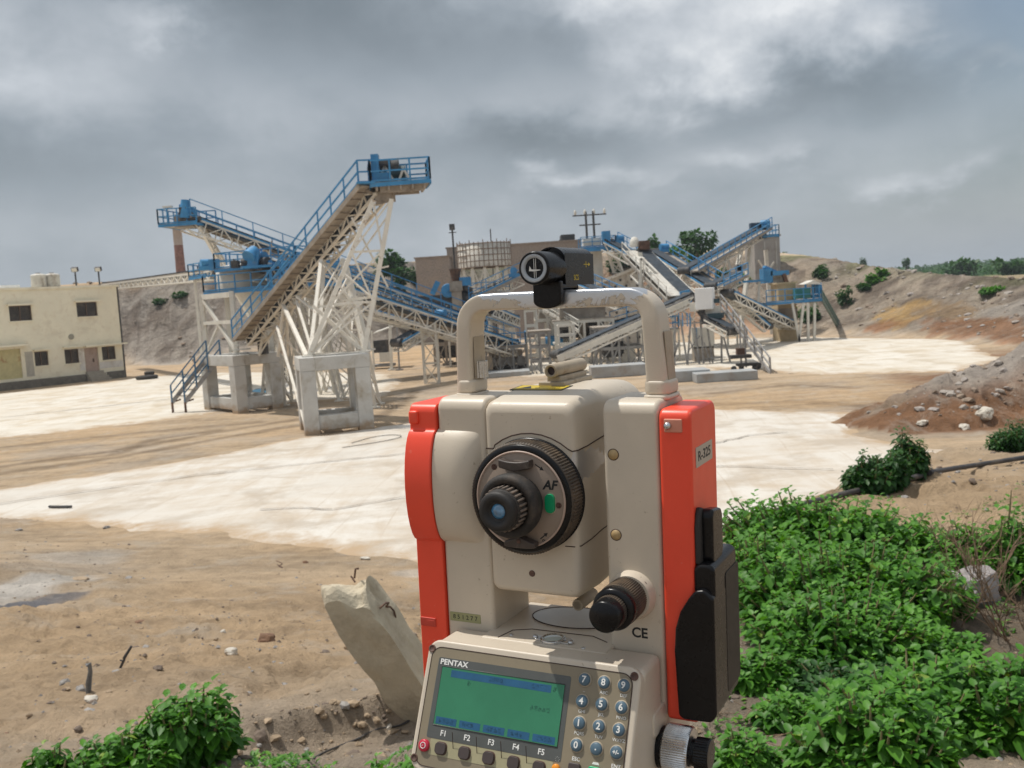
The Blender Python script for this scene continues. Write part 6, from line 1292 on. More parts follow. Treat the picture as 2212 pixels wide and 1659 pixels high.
mb = MB(); mb.beam((-.15, 0, .15), (-.15, 0, 2.4), .08); mb.beam((.1, 0, .15), (.1, 0, 2.4), .08); mb.build('uprights', GRY, o)

# more of the tangle seen through and beside the carrying handle
frame3d('thin white ladder frame just left of the pale sided conveyor foot', 1212, 1246, 700, 802, 57.5, 1.4, 1, 5, WHT, .09, rails=False, deckm=False, brace=False)
frame3d('narrow white frame standing right of the low grey platform', 1142, 1166, 668, 800, 62, 1.6, 1, 4, WHT, .10, rails=False, brace=False)
frame3d('white frame with small blue rail low behind the right handle foot', 1420, 1470, 712, 800, 61, 2.0, 2, 2, WHT, .11)
frame3d('white frame beneath the blue conveyor right of the white hopper', 1572, 1606, 640, 728, 72, 2.0, 1, 3, WHT, .13, rails=False, brace=False)
conveyor('short blue conveyor crossing inside the left of the carrying handle', W(1110, 690, 66), W(1050, 665, 60), w=.8, h=.5, walk=.4, motor=False)
conveyor('thin blue conveyor seen under the steep pale sided one', W(1330, 700, 66), W(1440, 668, 64), w=.7, h=.4, walk=.4, motor=False)
conveyor('narrow blue conveyor climbing left behind the studded wall foot', W(1345, 655, 70), W(1250, 612, 76), w=.8, h=.5, walk=.4)
conveyor('white lattice conveyor falling left of the branching post', W(1660, 705, 70), W(1600, 655, 70), w=.7, h=.5, walk=.4, motor=False)
# ------------------------------------------------------------ the cream building
WALLM = mat('cream_plaster', (.80, .74, .58), .85, var=.05, vscale=.8, coords='World', dirt=(.60, .52, .39), dscale=.7, dlo=.55, dhi=.80, fine=(2.2, (.74, .66, .50), .55, .7))
BA, BB = G(0, 845), G(270, 815); bu_ = (BB - BA).normalized(); bn_ = V((bu_.y, -bu_.x, 0)); LB = (BB - BA).length
if bn_.dot(EYE - BA) < 0: bn_ = -bn_
Z8 = onplane(135, 620, BA, bn_).z
bo = empty('cream_building', BA, 'two storey cream plastered building with dark windows at the left edge', 'building')
def uz(px, py): q = onplane(px, py, BA, bn_); return (q - BA).dot(bu_), q.z
wins = []
for (x0, y0, x1, y1, kd) in ((20, 660, 69, 693, 'w'), (165.6, 652.5, 210.6, 683.4, 'w'), (75, 759, 105, 790, 'w'), (140, 754, 171, 785, 'w'), (220.5, 748, 250, 777, 'w'), (183.7, 750.5, 214, 806, 'd'), (-60, 757, 47.7, 822, 's')):
    a_, b_ = uz((x0 + x1) / 2, y0), uz((x0 + x1) / 2, y1); u0, u1 = uz(x0, (y0 + y1) / 2)[0], uz(x1, (y0 + y1) / 2)[0]; wins.append((u0, u1, b_[1], a_[1], kd))
wins += [(-9.5, -7.6, 5.6, 6.9, 'w')]
U0, U1 = -12.0, LB
us = sorted(set([U0, U1] + [w[0] for w in wins] + [w[1] for w in wins])); zs = sorted(set([0, Z8] + [w[2] for w in wins] + [w[3] for w in wins]))
def bp(u, z, out=0.0): return bu_ * u + bn_ * out + V((0, 0, z))
mb = MB()
for i in range(len(us) - 1):
    for j in range(len(zs) - 1):
        uc, zc = (us[i] + us[i + 1]) / 2, (zs[j] + zs[j + 1]) / 2
        if any(w[0] < uc < w[1] and w[2] < zc < w[3] for w in wins): continue
        mb.add([bp(us[i], zs[j]), bp(us[i + 1], zs[j]), bp(us[i + 1], zs[j + 1]), bp(us[i], zs[j + 1])], [(0, 1, 2, 3)])
for w in wins:
    a_, b_, c_, d_ = (w[0], w[2]), (w[1], w[2]), (w[1], w[3]), (w[0], w[3])
    for p_, q_ in ((a_, b_), (b_, c_), (c_, d_), (d_, a_)): mb.add([bp(*p_), bp(*q_), bp(q_[0], q_[1], -.22), bp(p_[0], p_[1], -.22)], [(0, 1, 2, 3)])
dB_ = 9.0
mb.add([bp(U1, 0), bp(U1, 0, -dB_), bp(U1, Z8, -dB_), bp(U1, Z8)], [(0, 1, 2, 3)]); mb.add([bp(U0, 0), bp(U0, 0, -dB_), bp(U0, Z8, -dB_), bp(U0, Z8)], [(0, 1, 2, 3)])
mb.add([bp(U0, 0, -dB_), bp(U1, 0, -dB_), bp(U1, Z8, -dB_), bp(U0, Z8, -dB_)], [(0, 1, 2, 3)])
mb.build('wall', WALLM, bo, merge=.002)
def bbox(u0, u1, z0, z1, o0, o1, m_, name, parent=bo, mi=0):
    mb = MB(); vs = [bp(u, z, o) for u in (u0, u1) for z in (z0, z1) for o in (o0, o1)]; mb.add(vs, [(0, 1, 3, 2), (4, 6, 7, 5), (0, 4, 5, 1), (2, 3, 7, 6), (0, 2, 6, 4), (1, 5, 7, 3)]); return mb.build(name, m_, parent)
rf = bbox(U0 - .1, U1 + .12, Z8 - .12, Z8 + .06, -dB_ - .1, .12, WALLM, 'roof')
bbox(U0, U0 + 15, Z8 + .07, Z8 + .32, -dB_, -1.2, mat('bright_roof_sheet', (.8, .8, .8), .4, coords='World'), 'roof_sheet', rf)
bbox(U1 + .13, U1 + .22, 0, Z8, -.35, -.1, DARK, 'drain_pipe')
PANE = mat('dark_window_glass', (.035, .034, .032), .25, var=.4, vscale=1.3, coords='World', dirt=(.12, .10, .07), dscale=1.5, dlo=.5, dhi=.7)
FRM = mat('brown_window_frame', (.14, .09, .06), .7, coords='World')
for w in wins:
    if w[4] == 'w':
        wf = None
        mb = MB(); t = .05
        for u0, u1, z0, z1 in ((w[0], w[1], w[2], w[2] + t), (w[0], w[1], w[3] - t, w[3]), (w[0], w[0] + t, w[2] + t, w[3] - t), (w[1] - t, w[1], w[2] + t, w[3] - t), ((w[0] + w[1]) / 2 - .03, (w[0] + w[1]) / 2 + .03, w[2] + t, w[3] - t)):
            vs = [bp(u, z, o) for u in (u0, u1) for z in (z0, z1) for o in (-.16, -.11)]; mb.add(vs, [(0, 1, 3, 2), (4, 6, 7, 5), (0, 4, 5, 1), (2, 3, 7, 6), (0, 2, 6, 4), (1, 5, 7, 3)])
        for k in range(1, 9): z = w[2] + (w[3] - w[2]) * k / 9; mb.beam(bp(w[0], z, -.10), bp(w[1], z, -.10), .018)
        wf = mb.build('window', FRM, bo); bbox(w[0], w[1], w[2], w[3], -.22, -.19, PANE, 'pane', wf); bbox(w[0] - .08, w[1] + .08, w[2] - .10, w[2] - .01, -.05, .08, WALLM, 'sill', wf)
        if w[3] > 4: bbox(w[0] - .2, w[1] + .2, w[3] + .02, w[3] + .14, .0, .38, WALLM, 'lintel', wf)
    elif w[4] == 'd':
        dd_ = bbox(w[0], w[1], w[2], w[3], -.18, -.12, mat('faded_pink_door', (.40, .30, .25), .8, coords='World', dirt=(.25, .14, .09), dscale=1.3), 'door'); bbox(w[0] + .75, w[0] + .85, w[2] + .9, w[2] + 1.2, -.12, -.06, FRM, 'handle', dd_)
    else:
        bbox(w[0], w[1], w[2], w[3], -.2, -.12, mat('yellow_shutter', (.52, .46, .24), .7, coords='World', dirt=(.33, .13, .05), dscale=1.1, dlo=.55, dhi=.66), 'shutter')
def band(x0, y0, x1, y1, o1=.5, t=.1, nm='canopy'):
    (u0, z0), (u1, z1) = uz(x0, y0), uz(x1, y1); z = (z0 + z1) / 2; bbox(u0, u1, z, z + t, 0.002, o1, WALLM, nm)
band(-60, 753, 56, 749, .75, .14); band(70, 758, 108, 755, .4); band(134, 752, 176, 749, .4); band(178, 749, 268, 744, .6, .12)
c_ = uz(153.7, 727.5); mb = MB(); q_ = bp(c_[0], c_[1], .03); ax3 = bn_; mb.tube([q_ - bn_ * .05, q_ + bn_ * .03], .23, 20); mb.build('vent', mat('vent_grey', (.30, .28, .22), .8), bo)
bbox(uz(55, 780)[0], uz(72, 780)[0], .9, uz(60, 760)[1], .002, .02, mat('grey_render_patch', (.42, .39, .33), .9, coords='World'), 'patch')
WPT = mat('white_limewash', (.66, .63, .58), .85, coords='World', dirt=(.5, .42, .33), dscale=1.2)
bbox(uz(171.5, 780)[0], uz(183, 780)[0], .95, uz(178, 752)[1], .002, .015, WPT, 'whitewash'); bbox(uz(215, 790)[0], U1 - .05, .95, uz(240, 780)[1], .002, .015, WPT, 'whitewash')
bbox(U0, uz(183, 820)[0], 0, .62, .003, .30, mat('dark_stone_plinth', (.16, .145, .12), .95, coords='World', var=.3, bump=.5, bscale=8), 'plinth'); bbox(uz(232, 812)[0], U1, 0, .62, .003, .18, MATS['dark_stone_plinth'], 'plinth')
u0, u1 = uz(186, 818)[0], uz(222, 815)[0]
for k in range(4): bbox(u0 - .05 * k, u1 + .05 * k, .0, .80 - .2 * k, .004 + .28 * k, .28 * (k + 1), mat('stone_step_grey', (.36, .32, .26), .9, coords='World') if k == 0 else MATS['stone_step_grey'], 'step')
# things on and by the building
def onroof(px, o): u = uz(px, 620)[0]; return BA + bp(u, Z8 + .06, o)
for px, lab in ((119, 'ribbed round water tank on the building roof, left of the pair'), (149, 'ribbed round water tank on the building roof, right of the pair')):
    b_ = onroof(px, -2.5); o = empty('roof_tank', b_, lab, 'water tank', 'tanks on the roof'); mb = MB(); prof = []
    for k in range(9): z = .1 + k * .11; prof += [(.56, z), (.60, z + .03), (.60, z + .07), (.56, z + .10)]
    mb.lathe(prof + [(.5, 1.14), (.2, 1.2), (0, 1.2)], Matrix(), 24); mb.build('body', TILEW, o); mb = MB(); mb.lathe([(.2, 1.2), (.2, 1.27), (0, 1.27)], Matrix(), 14); mb.build('lid', GRY, o)
for px, lab in ((171, 'small floodlight on a pole at the middle of the roof edge'), (221.5, 'boxy floodlight on a pole near the right roof corner')):
    b_ = onroof(px, -.4); o = empty('floodlight', b_, lab, 'floodlight', 'floodlights on the roof'); zt_ = 1.25
    mb = MB(); mb.beam((0, 0, 0), (0, 0, zt_), .10); mb.build('post', DARK, o); mb = MB(); mb.box((0, 0, zt_ + .12), (.5, .3, .34), rot=Matrix.Rotation(.4, 3, 'X')); mb.build('lamp_head', DARK, o); mb = MB(); mb.box((.02, -.16, zt_ + .06), (.42, .03, .28), rot=Matrix.Rotation(.4, 3, 'X')); mb.build('lamp_glass', WHT, o)
b_ = G(137, 829); b_.z = 0; o = empty('planter', b_, 'orange brown tin planter with a small plant below the building windows', 'planter'); mb = MB(); mb.lathe([(.3, .02), (.36, .8), (.33, .8), (.30, .7)], Matrix(), 4, cap=False); mb.lathe([(.30, .68), (0, .7)], Matrix(), 8); mb.build('box', mat('rust_orange_tin', (.38, .17, .08), .8, coords='World'), o)
LEAFN = []
def leaf_mat(name, c1, c2, c3):
    m_ = bpy.data.materials.new(name); m_.use_nodes = True; nt = m_.node_tree; nt.nodes.clear(); k = NB(nt)
    out = k.n('ShaderNodeOutputMaterial'); p = k.n('ShaderNodeBsdfPrincipled'); tr = k.n('ShaderNodeBsdfTranslucent'); mx = k.n('ShaderNodeMixShader')
    t = k.n('ShaderNodeAttribute', attribute_name='tint').outputs['Fac']
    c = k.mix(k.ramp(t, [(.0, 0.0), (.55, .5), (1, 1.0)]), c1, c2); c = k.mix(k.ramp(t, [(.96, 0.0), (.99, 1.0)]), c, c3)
    k.put(p.inputs['Base Color'], c); p.inputs['Roughness'].default_value = .48; p.inputs['Specular IOR Level'].default_value = .35
    k.put(tr.inputs[0], k.mix(1.0, c, (1.5, 1.5, .6), 'MULTIPLY')); mx.inputs[0].default_value = .28
    nt.links.new(p.outputs[0], mx.inputs[1]); nt.links.new(tr.outputs[0], mx.inputs[2]); nt.links.new(mx.outputs[0], out.inputs[0]); return m_
LEAF = leaf_mat('nettle_leaf', (.032, .125, .010), (.115, .30, .028), (.22, .32, .05))
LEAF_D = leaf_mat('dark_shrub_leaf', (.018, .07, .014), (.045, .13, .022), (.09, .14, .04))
STEM = mat('plant_stem', (.20, .17, .08), .7, var=.3, vscale=20)
TWIG = mat('dry_twig', (.24, .16, .10), .8, var=.3, vscale=20)
def leaves(name, parent, P, D, Nn, S, tint, m_, fold=.22, droop=.26, ratio=.70):
    """P base points, D directions, Nn leaf normals, S lengths; each leaf is a folded ovate blade of six faces"""
    P, D, Nn, S = [np.asarray(a_, float) for a_ in (P, D, Nn, S)]; D /= np.linalg.norm(D, axis=1)[:, None] + 1e-9
    R_ = np.cross(D, Nn); R_ /= np.linalg.norm(R_, axis=1)[:, None] + 1e-9; U_ = np.cross(R_, D); n = len(P)
    tpl = [(0, 0, 0), (.30, .42, 1), (.68, .36, 1), (1.0, 0, 0), (.68, -.36, 1), (.30, -.42, 1), (.45, 0, 0)]
    co = np.zeros((n, 7, 3))
    for i, (l, w, e) in enumerate(tpl):
        co[:, i] = P + D * (S * l)[:, None] + R_ * (S * w * ratio * 1.0)[:, None] + U_ * (S * (abs(w) * fold - droop * l * l))[:, None]
    F = np.array([(0, 6, 1), (1, 6, 2), (2, 6, 3), (3, 6, 4), (4, 6, 5), (5, 6, 0)])
    f = (F[None] + (np.arange(n) * 7)[:, None, None]).reshape(-1, 3)
    me = bpy.data.meshes.new(name); me.vertices.add(n * 7); me.vertices.foreach_set('co', co.ravel()); me.loops.add(f.size); me.loops.foreach_set('vertex_index', f.ravel().astype(np.int32))
    me.polygons.add(len(f)); me.polygons.foreach_set('loop_start', (np.arange(len(f)) * 3).astype(np.int32)); me.polygons.foreach_set('use_smooth', np.ones(len(f), bool)); me.update(calc_edges=True)
    at = me.attributes.new('tint', 'FLOAT', 'POINT'); at.data.foreach_set('value', np.repeat(np.asarray(tint, float), 7).astype(np.float32)); me.materials.append(m_)
    o = bpy.data.objects.new(name, me); link(o, parent); return o
def bush(label, c, rx, ry, h, n, leaf, seed, cat='bush', name='leafy_bush', group='nettle bushes on the bank', m_=None, stems=True, spread=.35, low=.25, per=9, tilt=(0, 0)):
    rg = np.random.RandomState(seed); c = V(c); o = empty(name, c, label, cat, group)
    P = []; D = []; N_ = []; S = []; T = []; mb = MB(); lump = [(rg.uniform(-1, 1), rg.uniform(-1, 1), rg.uniform(.62, 1.1)) for _ in range(9)]
    for i in range(n):
        a_ = rg.uniform(0, 2 * pi); r = sqrt(rg.uniform(0, 1)); ex, ey = cos(a_) * r, sin(a_) * r
        hm = 1.0
        if lump: dmin = min(((ex - l[0]) ** 2 + (ey - l[1]) ** 2, l[2]) for l in lump); hm = dmin[1] * (1.0 if rg.rand() > .12 else 1.12)
        ez = h * hm * (1 - .42 * r ** 2.6) * rg.uniform(.62, 1.10) if rg.rand() > low else h * rg.uniform(.25, .8) * (1 - .3 * r)
        tip = V((ex * rx + tilt[0] * ez, ey * ry + tilt[1] * ez, max(ez, .05))); base = V((ex * rx * spread, ey * ry * spread, -.03))
        mid = base.lerp(tip, .5) + V((ex * rx * .12, ey * ry * .12, h * .05)); pts = [base.lerp(mid, t) .lerp(mid.lerp(tip, t), t) for t in np.linspace(0, 1, 6)]
        if stems and i % 2 == 0: mb.tube(pts, [leaf * .09] * 5 + [leaf * .04], 4, cap=False)
        L_ = (tip - base).length; tv = rg.uniform(0, .75)
        for k in range(per):
            t = 1 - (k / per) ** 1.15 * min(.75, (leaf * 6.5) / L_); q = base.lerp(mid, t).lerp(mid.lerp(tip, t), t); ang = k * 1.571 + rg.uniform(-.4, .4)
            for e in (0, pi):
                if k == 0 and e: continue
                out = V((cos(ang + e), sin(ang + e), rg.uniform(.55, .9) - .12 * k if k < 2 else rg.uniform(-.85, .05)))
                s_ = leaf * 1.12 * (.42 + .58 * min(1, k / 3.0)) * rg.uniform(.75, 1.2)
                P.append(q + V((cos(ang + e), sin(ang + e), .1)) * leaf * .2); D.append(out); N_.append((rg.uniform(-.3, .3), rg.uniform(-.3, .3), 1)); S.append(s_)
                T.append(min(.93, max(0, tv + rg.uniform(-.15, .25) + (.15 if k < 2 else 0))) if rg.rand() > .012 else 1.0)
    leaves('foliage', o, P, D, N_, S, T, m_ or LEAF)
    if stems and mb.v: mb.build('stems', STEM, o)
    return o
def ground_at(px, Y): q = W(px, 1000, Y); return V((q.x, Y, Hs(q.x, Y)))
def bush_at(label, px, Y, pyt, wpx, n, leaf, seed, ryk=.8, **k):
    g_ = ground_at(px, Y); top = W(px, pyt, Y).z; h = max(.08, top - g_.z); rx = wpx / 2 * Y / FPX; return bush(label, g_, rx, rx * ryk, h, n, leaf, seed, **k)
bush_at('broad leafy green bush with the white floor right behind it, highest of the bank bushes', 1780, 6.9, 1062, 500, 430, .078, 11)
bush_at('green bush filling the gap beside the black battery', 1640, 5.9, 1140, 280, 230, .076, 12)
bush_at('large green bush in the middle of the cluster, in front of the highest one', 1810, 5.1, 1175, 500, 440, .072, 13)
bush_at('green bush right of the largest one, beside the grey boulder', 1975, 5.3, 1225, 240, 170, .070, 14)
bush_at('dense green bush low in the cluster, just above the dark undergrowth', 1800, 4.5, 1285, 420, 320, .066, 20)
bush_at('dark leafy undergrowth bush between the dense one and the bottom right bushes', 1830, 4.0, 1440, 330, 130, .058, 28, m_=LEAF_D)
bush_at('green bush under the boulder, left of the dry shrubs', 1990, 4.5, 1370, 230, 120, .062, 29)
bush_at('big leaved green bush along the bottom right edge', 1950, 3.5, 1425, 430, 300, .066, 15)
bush_at('green bush in the very bottom right corner', 2170, 3.5, 1405, 380, 280, .068, 16)
bush_at('leafy green bush at the bottom border between the knob and the corner', 1860, 3.05, 1510, 360, 230, .060, 27)
bush_at('loose green bush on bare stems at the right edge above the dry twigs', 2140, 6.0, 1085, 280, 230, .075, 17, low=.1, per=7)
bush_at('short green bush low beside the silver knob', 1640, 4.2, 1410, 190, 110, .060, 18)
bush_at('low green plant at the bottom border just right of the silver knob', 1590, 3.35, 1585, 150, 60, .048, 30)
bush_at('ragged green plant between the battery and the bottom right bushes', 1690, 3.75, 1500, 170, 70, .052, 31)
bush_at('leafy bush at the bottom left, tallest of the left ones', 350, 3.9, 1475, 225, 125, .062, 21)
bush_at('low leafy bush left of the tallest bottom left one', 200, 3.7, 1575, 210, 90, .058, 22)
bush_at('leafy sprig in the bottom left corner', 30, 3.6, 1615, 130, 40, .052, 23)
bush_at('single sprout beside the lower left corner of the keypad', 866, 3.4, 1612, 70, 12, .046, 24)
bush_at('tiny sprout at the bottom edge by the black cable', 655, 3.45, 1635, 50, 8, .040, 25)
bush_at('tiny sprout between the cable and the keypad at the bottom edge', 765, 3.45, 1630, 60, 9, .040, 26)
for px, py, w_, hh, n, sd_, lab in ((1915, 1052, 90, .40, 150, 34, 'dark green shrub between the other two on the pipe'), (1880, 1062, 105, .42, 230, 31, 'dark green shrub on the bank edge above the black pipe'), (1962, 1034, 75, .50, 130, 32, 'taller dark green shrub joined on the right of the one above the pipe'), (2195, 972, 110, .42, 150, 33, 'dark green shrub at the right edge above the pipe')):
    q_ = hit(px, py); rx = w_ / 2 * q_.y / FPX; bush(lab, q_, rx * 1.1, rx, hh * (.9 if px < 1900 else 1), n, .07, sd_, m_=LEAF_D, group='dark shrubs on the bank edge', low=.5)
# weeds and dry litter on the ground, too many to count
rg = np.random.RandomState(4); P = []; D = []; N_ = []; S = []; T = []
for i in range(4200):
    if i < 2600 and i % 3: px = rg.uniform(1440, 2212); Y = rg.uniform(3.2, 6.5)
    elif i < 3300: px = rg.uniform(0, 900); Y = rg.uniform(3.3, 4.1)
    else: px = rg.uniform(1560, 2212); Y = rg.uniform(6.0, 9.0)
    if vnoise(np.array([px / 90.0]), np.array([Y * 2.3]), 8)[0] < .52: continue
    q_ = ground_at(px, Y); 
    for k in range(3): a_ = rg.uniform(0, 2 * pi); P.append(q_ + V((rg.uniform(-.02, .02), rg.uniform(-.02, .02), .008))); D.append((cos(a_), sin(a_), rg.uniform(.2, 1.3))); N_.append((0, .1, 1)); S.append(rg.uniform(.012, .034)); T.append(rg.uniform(0, 1))
o = leaves('weeds', None, P, D, N_, S, T, LEAF); tag(o, 'low green weeds scattered over the near bank', 'weeds', kind='stuff')
mb = MB()
for i in range(420):
    px = rg.uniform(1500, 2230); Y = rg.uniform(3.3, 7.5); q_ = ground_at(px, Y); a_ = rg.uniform(0, pi); l = rg.uniform(.04, .16); d_ = V((cos(a_), sin(a_), rg.uniform(-.1, .25))); mb.tube([q_ + V((0, 0, .01)), q_ + d_ * l * .5 + V((rg.uniform(-.01, .01), 0, .012)), q_ + d_ * l + V((0, 0, .01))], .0018, 3, cap=False)
o = mb.build('dry_litter', TWIG); tag(o, 'dry twigs and straw littering the near bank', 'litter', kind='stuff')
def drybush(label, px, Y, h, n, seed, sp=.35):
    rg = np.random.RandomState(seed); g_ = ground_at(px, Y); o = empty('dry_bush', g_, label, 'dry shrub', 'dry twiggy shrubs on the bank'); mb = MB()
    def grow(p, d, l, r, dep):
        pts = [p]; q = p
        for k in range(3): d = (d + V((rg.uniform(-.25, .25), rg.uniform(-.25, .25), rg.uniform(-.1, .15)))).normalized(); q = q + d * l / 3; pts.append(q)
        mb.tube(pts, [r, r * .9, r * .8, r * .6], 3, cap=False)
        if dep: 
            for k in range(rg.randint(2, 4)): grow(pts[rg.randint(1, 4)], (d + V((rg.uniform(-.8, .8), rg.uniform(-.8, .8), rg.uniform(-.3, .5)))).normalized(), l * .62, r * .55, dep - 1)
    for i in range(n): a_ = rg.uniform(0, 2 * pi); grow(V((cos(a_) * .05, sin(a_) * .05, -.02)), V((cos(a_) * sp, sin(a_) * sp, 1)).normalized(), h * .6, .006, 3)
    mb.build('twigs', TWIG, o); return o
drybush('leafless dry shrub at the right edge below the loose green bush', 2120, 5.6, .62, 9, 1); drybush('leafless dry shrub nearest the right edge', 2200, 4.9, .6, 9, 2); drybush('low dry shrub left of the other leafless ones, under the boulder', 2040, 5.0, .4, 7, 3, .6)

# ------------------------------------------------------------ rocks, broken post, rods, tyres, pipe, cable
ROCKM = {}
def rockm(col):
    if col not in ROCKM: ROCKM[col] = mat('stone_%d' % len(ROCKM), col, .9, var=.2, vscale=9, coords='World', dirt=tuple(c * .55 for c in col), dscale=8, dlo=.5, dhi=.75, bump=.6, bscale=30)
    return ROCKM[col]
def rock_mesh(seed, sub=3, rough=.35, flat=.6):
    bm = bmesh.new(); bmesh.ops.create_icosphere(bm, subdivisions=sub, radius=1)
    for v in bm.verts:
        p_ = v.co.copy(); n_ = mnoise.fractal(p_ * 1.1 + V((seed * 3.7, seed, 0)), 1.0, 2.0, 4) * rough; q = max(abs(p_.x), abs(p_.y), abs(p_.z)) ** .35; v.co = p_ * (1 + n_) / q; v.co.z *= flat
    me = bpy.data.meshes.new('stone'); bm.to_mesh(me); bm.free(); return me
def stone(label, px, py, wpx, col, seed, flat=.6, hk=1.0, name='stone', group='loose stones on the ground', cat='stone', tone=None):
    q_ = hit(px, py); r = wpx / 2 * q_.y / FPX; me = rock_mesh(seed, 3, .35, flat); o = bpy.data.objects.new(name, me); link(o); me.materials.append(rockm(col)); o.location = q_ + V((0, 0, r * flat * .35)); o.scale = (r, r * .8, r * hk); o.rotation_euler = (.1, .1, seed * 1.3); tag(o, label, cat, group); return o
TAN, PALE, GR, BR = (.36, .27, .18), (.55, .51, .44), (.30, .28, .26), (.20, .115, .07)
for a_ in (('angular brown clod left of the broken concrete post', 577, 1386, 42, BR, 1), ('smooth whitish stone between the brown clod and the rods', 499, 1411, 30, PALE, 2), ('dark grey stone left of the leaning grey stub', 140, 1477, 22, GR, 3), ('grey stone touching the foot of the grey stub', 174, 1492, 26, GR, 4), ('pale flat stone below the grey stub', 197, 1511, 32, PALE, 5, .35),
    ('small brown stone at the left edge above the corner sprig', 10, 1592, 22, BR, 6), ('small pale stone above the whitish one', 480, 1368, 16, PALE, 8), ('small flat stone right of the grey gravel patch', 278, 1249, 18, GR, 9, .3), ('thin splinter stone beside the gravel patch', 174, 1252, 34, TAN, 10, .2), ('pale chip on the dirt near the white floor edge', 790, 1208, 26, PALE, 11, .3), ('grey chip near the left edge just below the white floor', 40, 1146, 16, GR, 12, .4),
    ('grey chip on the dirt below the black stick', 230, 1141, 14, GR, 13), ('brown clod in the dirt left of the broken post top', 660, 1216, 12, BR, 14), ('small dark stone halfway to the rods', 302, 1345, 18, BR, 15, .4), ('small stone in front of the eroded trench', 560, 1612, 14, GR, 16), ('flat stone on the sand near the cable', 548, 1630, 20, GR, 17, .4), ('pale stone right of the trench', 840, 1572, 16, PALE, 18)):
    stone(*a_)
stone('large pale boulder set in the red brown mound', 2126, 898, 34, PALE, 21, .7, 1.2, name='boulder', group='boulders on the mound'); stone('pale slab stone at the foot of the mound', 1992, 915, 24, PALE, 22, .45, name='boulder', group='boulders on the mound'); stone('smaller pale boulder on the mound below the large one', 2084, 926, 26, PALE, 23, .6, name='boulder', group='boulders on the mound')
stone('big grey boulder behind the green bushes at the right', 2072, 1300, 150, (.34, .31, .30), 24, .75, 1.15, name='boulder', group='boulders on the mound')
rg = np.random.RandomState(9); mb = MB(); OCT = [V((1, 0, 0)), V((-1, 0, 0)), V((0, 1, 0)), V((0, -1, 0)), V((0, 0, 1)), V((0, 0, -1))]; OF = [(0, 2, 4), (2, 1, 4), (1, 3, 4), (3, 0, 4), (2, 0, 5), (1, 2, 5), (3, 1, 5), (0, 3, 5)]
xs = []; 
for i in range(5200):
    Y = exp(rg.uniform(math.log(3.0), math.log(22))); px = rg.uniform(-60, 2270); q_ = W(px, 900, Y); xs.append((q_.x, Y))
xs = np.array(xs); zz = H(xs[:, 0], xs[:, 1]); dens = vnoise(xs[:, 0] * 1.1, xs[:, 1] * 1.1, 5)
for (x, y), z, dn in zip(xs, zz, dens):
    if z < .12 or dn < rg.uniform(.1, .75): continue
    s_ = .006 + .020 * rg.rand() ** 4 + .0012 * y * rg.rand(); rv = Matrix.Rotation(rg.uniform(0, 6), 3, 'Z'); mb.add([V((x, y, z)) + rv @ V((v.x * s_ * rg.uniform(.6, 1.4), v.y * s_ * rg.uniform(.6, 1.2), v.z * s_ * rg.uniform(.4, .9))) for v in OCT], OF, rg.randint(0, 3))
VAR = []
for sd_ in range(5):
    m3 = rock_mesh(100 + sd_, 1, .45, .7); VAR.append(([v.co.copy() for v in m3.vertices], [tuple(p_.vertices) for p_ in m3.polygons])); bpy.data.meshes.remove(m3)
def addrock(mb, x, y, z, s_, mi): vv, ff = VAR[rg.randint(5)]; rv = Matrix.Rotation(rg.uniform(0, 6), 3, 'Z') @ Matrix.Rotation(rg.uniform(-.6, .6), 3, 'X'); k_ = (rg.uniform(.7, 1.3), rg.uniform(.7, 1.2), rg.uniform(.6, 1)); mb.add([V((x, y, z)) + rv @ V((v.x * s_ * k_[0], v.y * s_ * k_[1], v.z * s_ * k_[2])) for v in vv], ff, mi)
for i in range(260):
    t_ = rg.uniform(-.05, 1.1); bx_, by_ = -1.75 + 1.33 * t_ + rg.normal() * .07, 4.72 + 1.03 * t_ + rg.normal() * .09; s_ = .006 + .034 * rg.rand() ** 3; addrock(mb, bx_, by_, Hs(bx_, by_) + s_ * .1, s_, 1 + (i % 3 == 0))
for i in range(900):
    Y = exp(rg.uniform(math.log(3.2), math.log(14))); q_ = W(rg.uniform(-40, 2260), 900, Y); z = Hs(q_.x, Y)
    if z > .15: s_ = .008 + .022 * rg.rand() ** 3; addrock(mb, q_.x, Y, z, s_ * (1 + Y * .04), rg.randint(0, 3))
o = mb.build('pebbles', [rockm(GR), rockm(TAN), rockm((.17, .13, .10))]); tag(o, 'small pebbles and crumbs strewn over the dirt', 'pebbles', kind='stuff')
mb = MB(); N_r = 0; cand = np.array([(W(px_, 600, Y_).x, Y_) for px_, Y_ in zip(rg.uniform(150, 2300, 16000), np.exp(rg.uniform(math.log(27), math.log(125), 16000)))])
zz = H(cand[:, 0], cand[:, 1]); zz2 = H(cand[:, 0] + .5, cand[:, 1] + .5); dn = vnoise(cand[:, 0] * .35, cand[:, 1] * .35, 7)
for (x, y), z, z2, q in zip(cand, zz, zz2, dn):
    if z < .35 or q < rg.uniform(.2, .8) or N_r > 4200: continue
    s_ = (.03 + .20 * rg.rand() ** 4) * (.5 + y / 90); addrock(mb, x, y, z, s_, rg.randint(0, 3)); N_r += 1
o = mb.build('slope_rubble', [rockm((.34, .30, .27)), rockm((.26, .20, .15)), rockm((.36, .32, .28))]); tag(o, 'loose rubble strewn over the rocky slopes and the mound', 'rubble', kind='stuff')
